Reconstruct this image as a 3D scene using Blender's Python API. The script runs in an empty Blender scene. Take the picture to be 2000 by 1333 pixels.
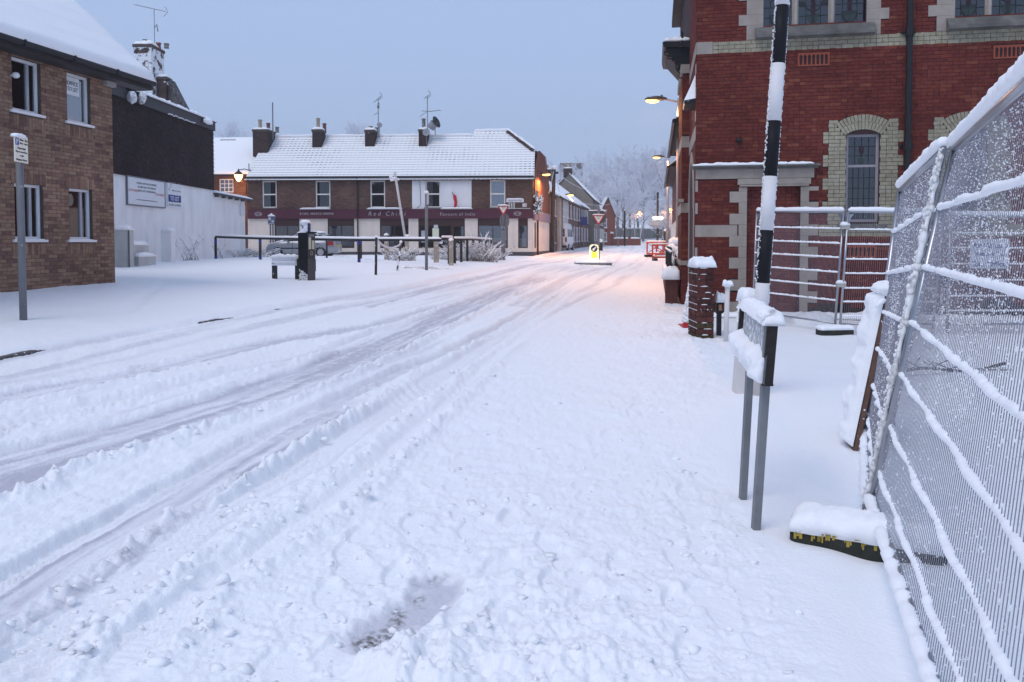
import bpy, bmesh, math, random
import numpy as np
from mathutils import Vector, Matrix, noise as mnoise

R = math.radians
scene = bpy.context.scene
COL = scene.collection
rng = random.Random(7)

# ------------------------------------------------------------------ camera
F = 1500.0                      # focal length in photo pixels (2000 wide)
PITCH = R(2.0)
HZ = 473.0                      # horizon row
CY = HZ + F * math.tan(PITCH)
EYE = Vector((0, 0, 1.6))
cam_d = bpy.data.cameras.new('camera')
cam = bpy.data.objects.new('camera', cam_d); COL.objects.link(cam)
cam.location = EYE
cam.rotation_euler = (math.pi / 2 - PITCH, 0, 0)
cam_d.sensor_width = 36.0
cam_d.lens = 36.0 * F / 2000.0
cam_d.shift_y = -(666.5 - CY) / 2000.0
cam_d.clip_start = 0.05
cam_d.clip_end = 3000
scene.camera = cam

# ------------------------------------------------------------------ sky, sun, exposure
world = bpy.data.worlds.new('World'); scene.world = world
world.use_nodes = True
nt = world.node_tree
bg = nt.nodes['Background']
SUN_EL, SUN_AZ = R(55), R(222)          # azimuth clockwise from +Y: behind the left shoulder
sky = nt.nodes.new('ShaderNodeTexSky'); sky.sky_type = 'NISHITA'
sky.sun_disc = False; sky.sun_elevation = SUN_EL; sky.sun_rotation = SUN_AZ
sky.air_density = 1.0; sky.dust_density = 0.6; sky.ozone_density = 3.0
tc = nt.nodes.new('ShaderNodeTexCoord')
sep = nt.nodes.new('ShaderNodeSeparateXYZ')
nt.links.new(tc.outputs['Generated'], sep.inputs[0])
cr = nt.nodes.new('ShaderNodeValToRGB')      # the even overcast over the whole dome
cr.color_ramp.elements[0].position = 0.0; cr.color_ramp.elements[0].color = (.475, .595, .880, 1)
cr.color_ramp.elements[1].position = 0.42; cr.color_ramp.elements[1].color = (.440, .590, .900, 1)
e = cr.color_ramp.elements.new(0.12); e.color = (.460, .595, .890, 1)
nt.links.new(sep.outputs['Z'], cr.inputs['Fac'])
sc10 = nt.nodes.new('ShaderNodeVectorMath'); sc10.operation = 'SCALE'; sc10.inputs['Scale'].default_value = 10.0
nt.links.new(cr.outputs['Color'], sc10.inputs[0])
mixw = nt.nodes.new('ShaderNodeMix'); mixw.data_type = 'RGBA'; mixw.inputs['Factor'].default_value = 0.88
nt.links.new(sky.outputs[0], mixw.inputs['A']); nt.links.new(sc10.outputs[0], mixw.inputs['B'])
nt.links.new(mixw.outputs['Result'], bg.inputs['Color'])
bg.inputs['Strength'].default_value = 0.1

sun_d = bpy.data.lights.new('sun', 'SUN'); sun_d.energy = 1.30; sun_d.angle = R(34); sun_d.color = (1, .91, .86)
sun = bpy.data.objects.new('sun', sun_d); COL.objects.link(sun)
sdir = Vector((math.sin(SUN_AZ) * math.cos(SUN_EL), math.cos(SUN_AZ) * math.cos(SUN_EL), math.sin(SUN_EL)))
sun.rotation_euler = sdir.to_track_quat('Z', 'Y').to_euler()
scene.view_settings.view_transform = 'Standard'
scene.view_settings.look = 'None'
scene.view_settings.exposure = 0.08
scene.view_settings.gamma = 1.0
scene.view_settings.use_curve_mapping = False
scene.cycles.use_denoising = True
scene.cycles.max_bounces = 10
scene.cycles.diffuse_bounces = 7
scene.cycles.transparent_max_bounces = 24
scene.cycles.sample_clamp_indirect = 6

# ------------------------------------------------------------------ pixel -> world
RIGHT = Vector((1, 0, 0)); UP = Vector((0, math.sin(PITCH), math.cos(PITCH))); FWD = Vector((0, math.cos(PITCH), -math.sin(PITCH)))
def ray(px, py):
    return (RIGHT * ((px - 1000) / F) + UP * (-(py - CY) / F) + FWD)
def at(px, py, Y):
    d = ray(px, py); return EYE + d * (Y / d.y)

# ------------------------------------------------------------------ ground shape (thin plate spline through surveyed points)
CP = [(0,0,0),(-2,2,0),(3,2,0),(0,5,0),(1.4,4.3,0),(2.1,4.5,0),(2.1,7.9,0),(3.1,12.5,0),(5.6,13.2,0),(3.95,16.6,0),(9,15,0),(9,8,0),(7,1,0),(0,-8,0),(20,-5,0),(-20,-8,.5),
 (-1,10,0.0),(-2.5,6,.02),(-4.2,4,.02),(-6.2,9.3,.12),(-5.3,11.8,.16),(-4,15,.22),(-3,22,.3),(-6.2,23,.36),(-10,14.3,.60),(-9,17.3,.6),(-7.4,11.8,.32),(-12,9,.6),(-14,20,.62),
 (-15.5,30,.65),(-15.5,40,.65),(-15.5,45,.7),(-13.9,36,.72),(-6.2,31,.66),(-2.6,33,.62),(-.45,40,.6),(-4.4,25,.46),(-18,53,.62),(1.4,52,.56),(4.6,43,.36),(10.3,50.8,.66),(5.8,27,.02),(4,22,.02),(2,26,.14),
 (7,82,.85),(13,120,1.0),(22,141,1.15),(27,175,3.0),(32,240,6.5),(-30,100,1.5),(-60,60,1.0),(-25,15,.7),(-40,-10,.8),(30,60,.9),(40,20,.2),(60,150,4),(-60,180,4)]
_P = np.array(CP, float)
def _phi(r2): return 0.5 * r2 * np.log(r2 + 1e-9)
_n = len(_P); _S = _P[:, :2] / 20.0
_K = _phi(((_S[:, None] - _S[None]) ** 2).sum(-1)) + np.eye(_n) * 0.004
_A = np.zeros((_n + 3, _n + 3)); _A[:_n, :_n] = _K; _A[:_n, _n] = 1; _A[:_n, _n+1:] = _S; _A[_n, :_n] = 1; _A[_n+1:, :_n] = _S.T
_W = np.linalg.solve(_A, np.concatenate([_P[:, 2], [0, 0, 0]]))
def gz_np(X, Y):
    X = np.clip(np.asarray(X, float), -70, 70); Y = np.clip(np.asarray(Y, float), -15, 250)
    x = X / 20; y = Y / 20; z = _W[_n] + _W[_n+1] * x + _W[_n+2] * y
    for i in range(_n): z = z + _W[i] * _phi((x - _S[i, 0]) ** 2 + (y - _S[i, 1]) ** 2)
    return z
def gz(X, Y): return float(gz_np(np.array([X]), np.array([Y]))[0])
def G(px, py):
    d = ray(px, py); t0, t = 1.0, 1.0
    Y = 10.0
    for _ in range(60):
        p = EYE + d * (Y / d.y)
        z = gz(p.x, p.y)
        Yn = (z - EYE.z) / d.z * d.y if d.z < -1e-6 else 200
        if Yn <= 0: Yn = 200
        Y = Y * .5 + Yn * .5
    p = EYE + d * (Y / d.y); return Vector((p.x, p.y, gz(p.x, p.y)))

# ------------------------------------------------------------------ numpy noise
def _hash(ix, iy, seed):
    h = (ix.astype(np.int64) * 374761393 + iy.astype(np.int64) * 668265263 + seed * 1442695041) & 0xFFFFFFFF
    h = ((h ^ (h >> 13)) * 1274126177) & 0xFFFFFFFF
    return ((h ^ (h >> 16)) & 0xFFFF) / 65535.0
def vnoise(x, y, seed=0):
    ix = np.floor(x); iy = np.floor(y); fx = x - ix; fy = y - iy
    fx = fx * fx * fx * (fx * (fx * 6 - 15) + 10); fy = fy * fy * fy * (fy * (fy * 6 - 15) + 10)
    a = _hash(ix, iy, seed); b = _hash(ix + 1, iy, seed); c = _hash(ix, iy + 1, seed); d = _hash(ix + 1, iy + 1, seed)
    return (a * (1 - fx) + b * fx) * (1 - fy) + (c * (1 - fx) + d * fx) * fy - 0.5
def fbm(x, y, oct=4, seed=0, gain=.5):
    s = 0; a = 1.0
    for o in range(oct):
        c, q = math.cos(o * 1.1), math.sin(o * 1.1)
        s = s + a * vnoise((x * c - y * q) * 2 ** o + 17.3 * o, (x * q + y * c) * 2 ** o - 9.1 * o, seed + o); a *= gain
    return s
def n1(x, seed=0): return float(vnoise(np.array([x]), np.array([seed * 3.7]), seed)[0])

# ------------------------------------------------------------------ materials
MATS = {}
def M(name, col, rough=.75, var=.12, scale=6.0, bump=0.0, bscale=None, metal=0.0, frost=0.0, fscale=18.0, spec=.3, stain=0.0, coat=0.0):
    if name in MATS: return MATS[name]
    m = bpy.data.materials.new(name); m.use_nodes = True
    t = m.node_tree; b = t.nodes['Principled BSDF']
    b.inputs['Roughness'].default_value = rough; b.inputs['Metallic'].default_value = metal
    b.inputs['Specular IOR Level'].default_value = spec
    if coat: b.inputs['Coat Weight'].default_value = coat
    tcn = t.nodes.new('ShaderNodeTexCoord')
    nz = t.nodes.new('ShaderNodeTexNoise'); nz.inputs['Scale'].default_value = scale; nz.inputs['Detail'].default_value = 5
    t.links.new(tcn.outputs['Object'], nz.inputs['Vector'])
    mx = t.nodes.new('ShaderNodeMix'); mx.data_type = 'RGBA'
    mx.inputs['A'].default_value = (*[max(0, c * (1 - var * 1.6)) for c in col], 1)
    mx.inputs['B'].default_value = (*[min(1, c * (1 + var * 1.6)) for c in col], 1)
    t.links.new(nz.outputs['Fac'], mx.inputs['Factor'])
    out = mx.outputs['Result']
    if stain:
        n2 = t.nodes.new('ShaderNodeTexNoise'); n2.inputs['Scale'].default_value = 1.3; n2.inputs['Detail'].default_value = 6
        mp = t.nodes.new('ShaderNodeMapping'); mp.inputs['Scale'].default_value = (1.6, 1.6, .45)
        t.links.new(tcn.outputs['Object'], mp.inputs[0]); t.links.new(mp.outputs[0], n2.inputs['Vector'])
        r2 = t.nodes.new('ShaderNodeValToRGB'); r2.color_ramp.elements[0].position = .45; r2.color_ramp.elements[1].position = .75
        r2.color_ramp.elements[0].color = (0, 0, 0, 1); r2.color_ramp.elements[1].color = (stain,) * 3 + (1,)
        t.links.new(n2.outputs['Fac'], r2.inputs[0])
        m2 = t.nodes.new('ShaderNodeMix'); m2.data_type = 'RGBA'; m2.inputs['B'].default_value = (*[c * .45 for c in col], 1)
        t.links.new(r2.outputs[0], m2.inputs['Factor']); t.links.new(out, m2.inputs['A']); out = m2.outputs['Result']
    if frost:
        n3 = t.nodes.new('ShaderNodeTexNoise'); n3.inputs['Scale'].default_value = fscale; n3.inputs['Detail'].default_value = 4
        t.links.new(tcn.outputs['Object'], n3.inputs['Vector'])
        r3 = t.nodes.new('ShaderNodeValToRGB'); p = .78 - frost * .5
        r3.color_ramp.elements[0].position = max(0, p - .03); r3.color_ramp.elements[1].position = p + .03
        t.links.new(n3.outputs['Fac'], r3.inputs[0])
        m3 = t.nodes.new('ShaderNodeMix'); m3.data_type = 'RGBA'; m3.inputs['B'].default_value = (.84, .86, .9, 1)
        t.links.new(r3.outputs[0], m3.inputs['Factor']); t.links.new(out, m3.inputs['A']); out = m3.outputs['Result']
    t.links.new(out, b.inputs['Base Color'])
    if bump:
        bp = t.nodes.new('ShaderNodeBump'); bp.inputs['Strength'].default_value = bump; bp.inputs['Distance'].default_value = .02
        nb = t.nodes.new('ShaderNodeTexNoise'); nb.inputs['Scale'].default_value = bscale or scale * 3; nb.inputs['Detail'].default_value = 5
        t.links.new(tcn.outputs['Object'], nb.inputs['Vector'])
        t.links.new(nb.outputs['Fac'], bp.inputs['Height']); t.links.new(bp.outputs[0], b.inputs['Normal'])
    MATS[name] = m; return m

def tone_mat(name, ramp, rough=.85, frost=0.0, fscale=9.0):
    """bricks: a per-face 'tone' value picks the brick's own colour, noise adds grain"""
    m = bpy.data.materials.new(name); m.use_nodes = True; t = m.node_tree; b = t.nodes['Principled BSDF']
    b.inputs['Roughness'].default_value = rough; b.inputs['Specular IOR Level'].default_value = .07
    a = t.nodes.new('ShaderNodeAttribute'); a.attribute_name = 'tone'
    r = t.nodes.new('ShaderNodeValToRGB'); r.color_ramp.interpolation = 'LINEAR'
    els = r.color_ramp.elements
    els[0].position = 0; els[0].color = (*ramp[0], 1); els[1].position = 1; els[1].color = (*ramp[-1], 1)
    for i in range(1, len(ramp) - 1):
        q = els.new(i / (len(ramp) - 1)); q.color = (*ramp[i], 1)
    t.links.new(a.outputs['Fac'], r.inputs[0])
    g = t.nodes.new('ShaderNodeNewGeometry')
    nz = t.nodes.new('ShaderNodeTexNoise'); nz.inputs['Scale'].default_value = 14; nz.inputs['Detail'].default_value = 6
    t.links.new(g.outputs['Position'], nz.inputs['Vector'])
    n2 = t.nodes.new('ShaderNodeTexNoise'); n2.inputs['Scale'].default_value = .7; n2.inputs['Detail'].default_value = 4
    t.links.new(g.outputs['Position'], n2.inputs['Vector'])
    ad = t.nodes.new('ShaderNodeMath'); ad.operation = 'ADD'; t.links.new(nz.outputs['Fac'], ad.inputs[0]); t.links.new(n2.outputs['Fac'], ad.inputs[1])
    mr = t.nodes.new('ShaderNodeMapRange'); mr.inputs[1].default_value = .6; mr.inputs[2].default_value = 1.4; mr.inputs[3].default_value = .62; mr.inputs[4].default_value = 1.35
    t.links.new(ad.outputs[0], mr.inputs[0])
    vm = t.nodes.new('ShaderNodeVectorMath'); vm.operation = 'SCALE'
    t.links.new(r.outputs[0], vm.inputs[0]); t.links.new(mr.outputs[0], vm.inputs['Scale'])
    out = vm.outputs[0]
    if frost:
        n3 = t.nodes.new('ShaderNodeTexNoise'); n3.inputs['Scale'].default_value = fscale; n3.inputs['Detail'].default_value = 5
        t.links.new(g.outputs['Position'], n3.inputs['Vector'])
        r3 = t.nodes.new('ShaderNodeValToRGB'); p = .78 - frost * .5
        r3.color_ramp.elements[0].position = p - .03; r3.color_ramp.elements[1].position = p + .03
        t.links.new(n3.outputs['Fac'], r3.inputs[0])
        m3 = t.nodes.new('ShaderNodeMix'); m3.data_type = 'RGBA'; m3.inputs['B'].default_value = (.84, .86, .9, 1)
        t.links.new(r3.outputs[0], m3.inputs['Factor']); t.links.new(out, m3.inputs['A']); out = m3.outputs['Result']
    t.links.new(out, b.inputs['Base Color'])
    bp = t.nodes.new('ShaderNodeBump'); bp.inputs['Strength'].default_value = .35; bp.inputs['Distance'].default_value = .01
    t.links.new(nz.outputs['Fac'], bp.inputs['Height']); t.links.new(bp.outputs[0], b.inputs['Normal'])
    MATS[name] = m; return m

def emit_mat(name, col, strength):
    m = bpy.data.materials.new(name); m.use_nodes = True; b = m.node_tree.nodes['Principled BSDF']
    b.inputs['Base Color'].default_value = (*[min(1, c) for c in col], 1)
    b.inputs['Emission Color'].default_value = (*col, 1); b.inputs['Emission Strength'].default_value = strength
    MATS[name] = m; return m

def glass_mat(name, tint=(.5, .55, .6), base=.25, rough=.03):
    m = bpy.data.materials.new(name); m.use_nodes = True; t = m.node_tree
    for n in list(t.nodes):
        if n.type != 'OUTPUT_MATERIAL': t.nodes.remove(n)
    o = [n for n in t.nodes if n.type == 'OUTPUT_MATERIAL'][0]
    tr = t.nodes.new('ShaderNodeBsdfTransparent'); tr.inputs[0].default_value = (*tint, 1)
    gl = t.nodes.new('ShaderNodeBsdfGlossy'); gl.inputs['Roughness'].default_value = rough; gl.inputs[0].default_value = (.9, .92, .95, 1)
    lw = t.nodes.new('ShaderNodeFresnel'); lw.inputs[0].default_value = 1.5
    ad = t.nodes.new('ShaderNodeMath'); ad.operation = 'ADD'; ad.inputs[1].default_value = base; ad.use_clamp = True
    t.links.new(lw.outputs[0], ad.inputs[0])
    mx = t.nodes.new('ShaderNodeMixShader')
    t.links.new(ad.outputs[0], mx.inputs[0]); t.links.new(tr.outputs[0], mx.inputs[1]); t.links.new(gl.outputs[0], mx.inputs[2])
    t.links.new(mx.outputs[0], o.inputs[0]); MATS[name] = m; return m

def snow_mat():
    m = bpy.data.materials.new('snow'); m.use_nodes = True; t = m.node_tree; b = t.nodes['Principled BSDF']
    b.inputs['Base Color'].default_value = (.895, .90, .915, 1); b.inputs['Roughness'].default_value = .65; b.inputs['Specular IOR Level'].default_value = .25
    b.inputs['Subsurface Weight'].default_value = .6; b.inputs['Subsurface Radius'].default_value = (1, 1, 1.1); b.inputs['Subsurface Scale'].default_value = .022
    g = t.nodes.new('ShaderNodeNewGeometry')
    nz = t.nodes.new('ShaderNodeTexNoise'); nz.inputs['Scale'].default_value = 45; nz.inputs['Detail'].default_value = 4
    t.links.new(g.outputs['Position'], nz.inputs['Vector'])
    bp = t.nodes.new('ShaderNodeBump'); bp.inputs['Strength'].default_value = .35; bp.inputs['Distance'].default_value = .012
    t.links.new(nz.outputs['Fac'], bp.inputs['Height']); t.links.new(bp.outputs[0], b.inputs['Normal'])
    MATS['snow'] = m; return m
SNOW = snow_mat()

# ------------------------------------------------------------------ mesh builder
class MB:
    def __init__(s): s.v = []; s.f = []; s.t = []
    def quad(s, a, b, c, d, tone=0):
        n = len(s.v); s.v += [tuple(a), tuple(b), tuple(c), tuple(d)]; s.f.append((n, n+1, n+2, n+3)); s.t.append(tone)
    def poly(s, pts, tone=0):
        n = len(s.v); s.v += [tuple(p) for p in pts]; s.f.append(tuple(range(n, n + len(pts)))); s.t.append(tone)
    def box(s, x0, x1, y0, y1, z0, z1, tone=0, back=True):
        n = len(s.v)
        s.v += [(x0,y0,z0),(x1,y0,z0),(x1,y1,z0),(x0,y1,z0),(x0,y0,z1),(x1,y0,z1),(x1,y1,z1),(x0,y1,z1)]
        fs = [(0,1,5,4),(1,2,6,5),(3,0,4,7),(4,5,6,7),(3,2,1,0)]
        if back: fs.append((2,3,7,6))
        for q in fs: s.f.append(tuple(n + i for i in q)); s.t.append(tone)
    def hexa(s, b, t, tone=0):      # 4 bottom pts (ccw from above), 4 top pts
        n = len(s.v); s.v += [tuple(p) for p in b] + [tuple(p) for p in t]
        for q in [(0,1,5,4),(1,2,6,5),(2,3,7,6),(3,0,4,7),(4,5,6,7),(3,2,1,0)]: s.f.append(tuple(n + i for i in q)); s.t.append(tone)
    def prism(s, pts, axis, a, b, tone=0):   # polygon in the other two axes, extruded from a to b along axis
        n = len(s.v); k = len(pts)
        def mk(p, q):
            return (q, p[0], p[1]) if axis == 'x' else (p[0], q, p[1]) if axis == 'y' else (p[0], p[1], q)
        s.v += [mk(p, a) for p in pts] + [mk(p, b) for p in pts]
        s.f.append(tuple(range(n, n + k))); s.f.append(tuple(range(n + 2*k - 1, n + k - 1, -1))); s.t += [tone, tone]
        for i in range(k):
            j = (i + 1) % k; s.f.append((n + i, n + k + i, n + k + j, n + j)); s.t.append(tone)
    def tube(s, pts, r, sides=8, caps=True, tone=0):
        pts = [Vector(p) for p in pts]; k = len(pts); n0 = len(s.v)
        rs = r if hasattr(r, '__len__') else [r] * k
        ref = Vector((0, 0, 1))
        d0 = (pts[-1] - pts[0])
        if d0.length > 0 and abs(d0.normalized().z) > .9: ref = Vector((0, 1, 0))
        for i, p in enumerate(pts):
            d = (pts[min(i+1, k-1)] - pts[max(i-1, 0)])
            if d.length < 1e-9: d = Vector((0, 0, 1))
            d.normalize(); a = d.cross(ref)
            if a.length < 1e-5: a = d.cross(Vector((1, 0, 0)))
            a.normalize(); b = d.cross(a)
            for j in range(sides):
                th = 2 * math.pi * j / sides
                s.v.append(tuple(p + (a * math.cos(th) + b * math.sin(th)) * rs[i]))
        for i in range(k - 1):
            for j in range(sides):
                q = (j + 1) % sides
                s.f.append((n0 + i*sides + j, n0 + (i+1)*sides + j, n0 + (i+1)*sides + q, n0 + i*sides + q)); s.t.append(tone)
        if caps:
            s.f.append(tuple(n0 + j for j in range(sides))); s.f.append(tuple(n0 + (k-1)*sides + j for j in range(sides - 1, -1, -1))); s.t += [tone, tone]
    def lathe(s, prof, c=(0, 0, 0), sides=12, sx=1.0, sy=1.0):
        n0 = len(s.v); k = len(prof)
        for (r, z) in prof:
            for j in range(sides):
                th = 2 * math.pi * j / sides; s.v.append((c[0] + r * sx * math.cos(th), c[1] + r * sy * math.sin(th), c[2] + z))
        for i in range(k - 1):
            for j in range(sides):
                q = (j + 1) % sides; s.f.append((n0 + i*sides + j, n0 + i*sides + q, n0 + (i+1)*sides + q, n0 + (i+1)*sides + j)); s.t.append(0)
        s.f.append(tuple(n0 + j for j in range(sides - 1, -1, -1))); s.f.append(tuple(n0 + (k-1)*sides + j for j in range(sides))); s.t += [0, 0]
    def blob(s, c, rx, ry=None, rz=None, jit=.2, lv=1, rnd=rng):
        ry = ry or rx; rz = rz or rx; n0 = len(s.v); V, Fc = ICO[lv]
        o = rnd.random() * 50
        lump = jit if lv > 1 and jit > .2 else 0
        for v in V:
            k = 1 + (.9*lump*mnoise.noise((v[0]*1.6+o, v[1]*1.6, v[2]*1.6)) + .6*lump*mnoise.noise((v[0]*4+o, v[1]*4, v[2]*4)) if lump else jit * (rnd.random() - .5) * 2)
            s.v.append((c[0] + v[0]*rx*k, c[1] + v[1]*ry*k, c[2] + v[2]*rz*k))
        for f in Fc: s.f.append((n0+f[0], n0+f[1], n0+f[2])); s.t.append(0)
    def loaf(s, x0, x1, y0, y1, z, h, seed=0, nx=None, ny=None, amp=.25, over=0.0, zf=None):
        """a rounded drift of snow lying on a rectangle; zf(x,y) gives the height it lies on"""
        nx = nx or max(4, min(60, int((x1-x0)/.06))); ny = ny or max(4, min(30, int((y1-y0)/.05)))
        n0 = len(s.v); x0 -= over; x1 += over; y0 -= over; y1 += over
        for i in range(nx + 1):
            for j in range(ny + 1):
                u = i/nx*2-1; w = j/ny*2-1; x = x0+(x1-x0)*i/nx; y = y0+(y1-y0)*j/ny
                k = max(0, 1-abs(u)**min(2+nx*.35, 7))**.5 * max(0, 1-abs(w)**3)**.5
                q = 1 + amp * 2 * mnoise.noise((x*7+seed*3.1, y*7, seed)) + amp * mnoise.noise((x*21, y*21, seed))
                zb = z if zf is None else zf(x, y)
                s.v.append((x + .2*h*mnoise.noise((x*9, y*9, seed+5)), y + .2*h*mnoise.noise((x*9, y*9, seed+9)), zb + h*k*q - (.012 if k == 0 else 0)))
        for i in range(nx):
            for j in range(ny):
                a = n0+i*(ny+1)+j; s.f.append((a, a+ny+1, a+ny+2, a+1)); s.t.append(0)
        bl = len(s.v)
        base = [n0+i*(ny+1) for i in range(nx+1)] + [n0+nx*(ny+1)+j for j in range(1, ny+1)] + [n0+i*(ny+1)+ny for i in range(nx-1, -1, -1)] + [n0+j for j in range(ny-1, 0, -1)]
        if zf is None: s.f.append(tuple(reversed(base))); s.t.append(0)
    def rope(s, pts, r, sides=6, seed=0, amp=.45, step=.02, freq=22.0):
        """lumpy snow lying along a wire or rail"""
        pts = [Vector(p) for p in pts]; out = []
        for a, b in zip(pts[:-1], pts[1:]):
            n = max(1, int((b - a).length / step))
            out += [a.lerp(b, i / n) for i in range(n)]
        out.append(pts[-1]); rs = []; q = []
        for i, p in enumerate(out):
            k = mnoise.noise((p.x*freq, p.y*freq, p.z*freq+seed)); k2 = mnoise.noise((p.x*freq*.3, p.y*freq*.3, seed+3))
            rr = r*(1+amp*k+.3*amp*k2) * (.45 if i in (0, len(out)-1) else 1)
            rs.append(max(r*.3, rr)); q.append(p + Vector((0, 0, (rr-r)*.8)))
        s.tube(q, rs, sides)
    def build(s, name, mat, parent=None, smooth=False, tone=False, kind=None, label=None, xf=None):
        me = bpy.data.meshes.new(name); me.from_pydata(s.v, [], s.f)
        if mat is not None: me.materials.append(mat)
        if smooth: me.polygons.foreach_set('use_smooth', [True] * len(me.polygons))
        if tone:
            at_ = me.attributes.new('tone', 'FLOAT', 'FACE'); at_.data.foreach_set('value', s.t)
        me.update()
        o = bpy.data.objects.new(name, me); COL.objects.link(o)
        if parent is not None: o.parent = parent
        if xf is not None: o.matrix_local = xf
        if kind: o['kind'] = kind
        if label: o['label'] = label
        return o

def _ico(lv):
    bm = bmesh.new(); bmesh.ops.create_icosphere(bm, subdivisions=lv, radius=1)
    V = [tuple(v.co) for v in bm.verts]; Fc = [tuple(v.index for v in f.verts) for f in bm.faces]; bm.free(); return V, Fc
ICO = {1: _ico(1), 2: _ico(2), 3: _ico(3)}

def tag(o, label, cat, group=None):
    o['label'] = label; o['category'] = cat
    if group: o['group'] = group
    return o
def empty(name, loc, label, cat, group=None, rz=0.0):
    o = bpy.data.objects.new(name, None); COL.objects.link(o); o.location = loc; o.rotation_euler = (0, 0, rz)
    o.empty_display_size = .2
    return tag(o, label, cat, group)
def copy_tree(o, loc=None, rz=None, label=None, parent=None):
    c = o.copy(); COL.objects.link(c)
    if parent is not None: c.parent = parent
    if loc is not None: c.location = loc
    if rz is not None: c.rotation_euler = (0, 0, rz)
    if label: c['label'] = label
    for ch in list(o.children): copy_tree(ch, parent=c)
    return c

class Fac:
    """a vertical facade: local x runs along it (left to right seen from outside), y inward, z up"""
    def __init__(s, O, dx, dy):
        s.O = Vector(O); l = math.hypot(dx, dy); s.u = Vector((dx/l, dy/l, 0)); s.n = Vector((-dy/l, dx/l, 0)); s.ang = math.atan2(dy, dx)
    def uv(s, px, py, out=0.0):
        d = ray(px, py); t = ((s.O - s.n*out) - EYE).dot(s.n) / d.dot(s.n); P = EYE + d*t
        return (P - s.O).dot(s.u), P.z - s.O.z
    def w(s, x, z, y=0.0): return s.O + s.u*x + s.n*y + Vector((0, 0, z))
    def loc(s, P):
        d = Vector(P) - s.O; return Vector((d.dot(s.u), d.dot(s.n), d.z))
    def rect(s, px0, py0, px1, py1, out=0.0):
        a = s.uv(px0, py0, out); b = s.uv(px1, py1, out); return (a[0], b[0], b[1], a[1])

def holes_at(holes, z, xa, xb):
    iv = [(xa, xb)]
    for h in holes:
        hs = h(z) if callable(h) else ([(h[0], h[1])] if h[2] <= z <= h[3] else [])
        for (p, q) in hs:
            nv = []
            for (a, b) in iv:
                if q <= a or p >= b: nv.append((a, b)); continue
                if p > a: nv.append((a, p))
                if q < b: nv.append((q, b))
            iv = nv
    return iv

def wall(mb, x0, x1, z0, z1, holes, depth=.25, y=0.0, ends=True):
    """front face with rectangular openings and their reveals"""
    xs = sorted({x0, x1, *[min(max(h[i], x0), x1) for h in holes for i in (0, 1)]}); zs = sorted({z0, z1, *[min(max(h[i], z0), z1) for h in holes for i in (2, 3)]})
    def hole(xm, zm): return any(h[0] < xm < h[1] and h[2] < zm < h[3] for h in holes)
    nx, nz = len(xs)-1, len(zs)-1
    H = [[hole((xs[i]+xs[i+1])/2, (zs[k]+zs[k+1])/2) for k in range(nz)] for i in range(nx)]
    yb = y + depth
    for i in range(nx):
        for k in range(nz):
            a, b, c, d = xs[i], xs[i+1], zs[k], zs[k+1]
            if H[i][k]: continue
            mb.quad((a,y,c),(b,y,c),(b,y,d),(a,y,d)); mb.quad((b,yb,c),(a,yb,c),(a,yb,d),(b,yb,d))
            if i == 0 and ends or i > 0 and H[i-1][k]: mb.quad((a,yb,c),(a,y,c),(a,y,d),(a,yb,d))
            if i == nx-1 and ends or i < nx-1 and H[i+1][k]: mb.quad((b,y,c),(b,yb,c),(b,yb,d),(b,y,d))
            if k == 0 or H[i][k-1]: mb.quad((a,yb,c),(b,yb,c),(b,y,c),(a,y,c))
            if k == nz-1 or H[i][k+1]: mb.quad((a,y,d),(b,y,d),(b,yb,d),(a,yb,d))

_unit = {}
def unit_brick(mat, k):
    key = (mat.name, k)
    if key not in _unit:
        mb = MB(); mb.box(-.5, .5, -.5, .5, -.5, .5, tone=(k + .5) / 10)
        me = bpy.data.meshes.new('brick'); me.from_pydata(mb.v, [], mb.f); me.materials.append(mat)
        a = me.attributes.new('tone', 'FLOAT', 'FACE'); a.data.foreach_set('value', mb.t); _unit[key] = me
    return _unit[key]

def lay_bricks(root, fac, cells, mat, name='brick', nind=300, proud=.007, joint=.009, seed=1, see=None, stuff='brickwork'):
    """cells: (x0,x1,z0,z1[,y[,tone]]).  The nearest nind in view become objects of their own, the rest one mesh"""
    rd = random.Random(seed); L = []
    for c in cells:
        x0, x1, z0, z1 = c[:4]; y = c[4] if len(c) > 4 else 0.0; tn = c[5] if len(c) > 5 and c[5] is not None else rd.random()
        P = fac.w((x0+x1)/2, (z0+z1)/2, y); dv = P - EYE
        px = 1000 + F*dv.dot(RIGHT)/dv.dot(FWD); py = CY - F*dv.dot(UP)/dv.dot(FWD)
        inside = 0 < px < 2000 and 0 < py < 1333 and (see is None or see(px, py))
        L.append(((0 if inside else 1, dv.length), (x0, x1, z0, z1, y, tn)))
    L.sort(key=lambda q: q[0]); mb = MB()
    for i, (sc, (x0, x1, z0, z1, y, tn)) in enumerate(L):
        pr = proud + rd.uniform(-.0025, .0025); j = joint/2
        if i < nind and sc[0] == 0:
            o = bpy.data.objects.new(name, unit_brick(mat, min(9, int(tn*10)))); COL.objects.link(o); o.parent = root
            o.location = ((x0+x1)/2, y + (.03-pr)/2, (z0+z1)/2); o.scale = (x1-x0-2*j, .03+pr, z1-z0-2*j)
        else: mb.box(x0+j, x1-j, y-pr, y+.03, z0+j, z1-j, tone=tn, back=False)
    if mb.f: mb.build(stuff, mat, root, tone=True, kind='stuff')

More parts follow.
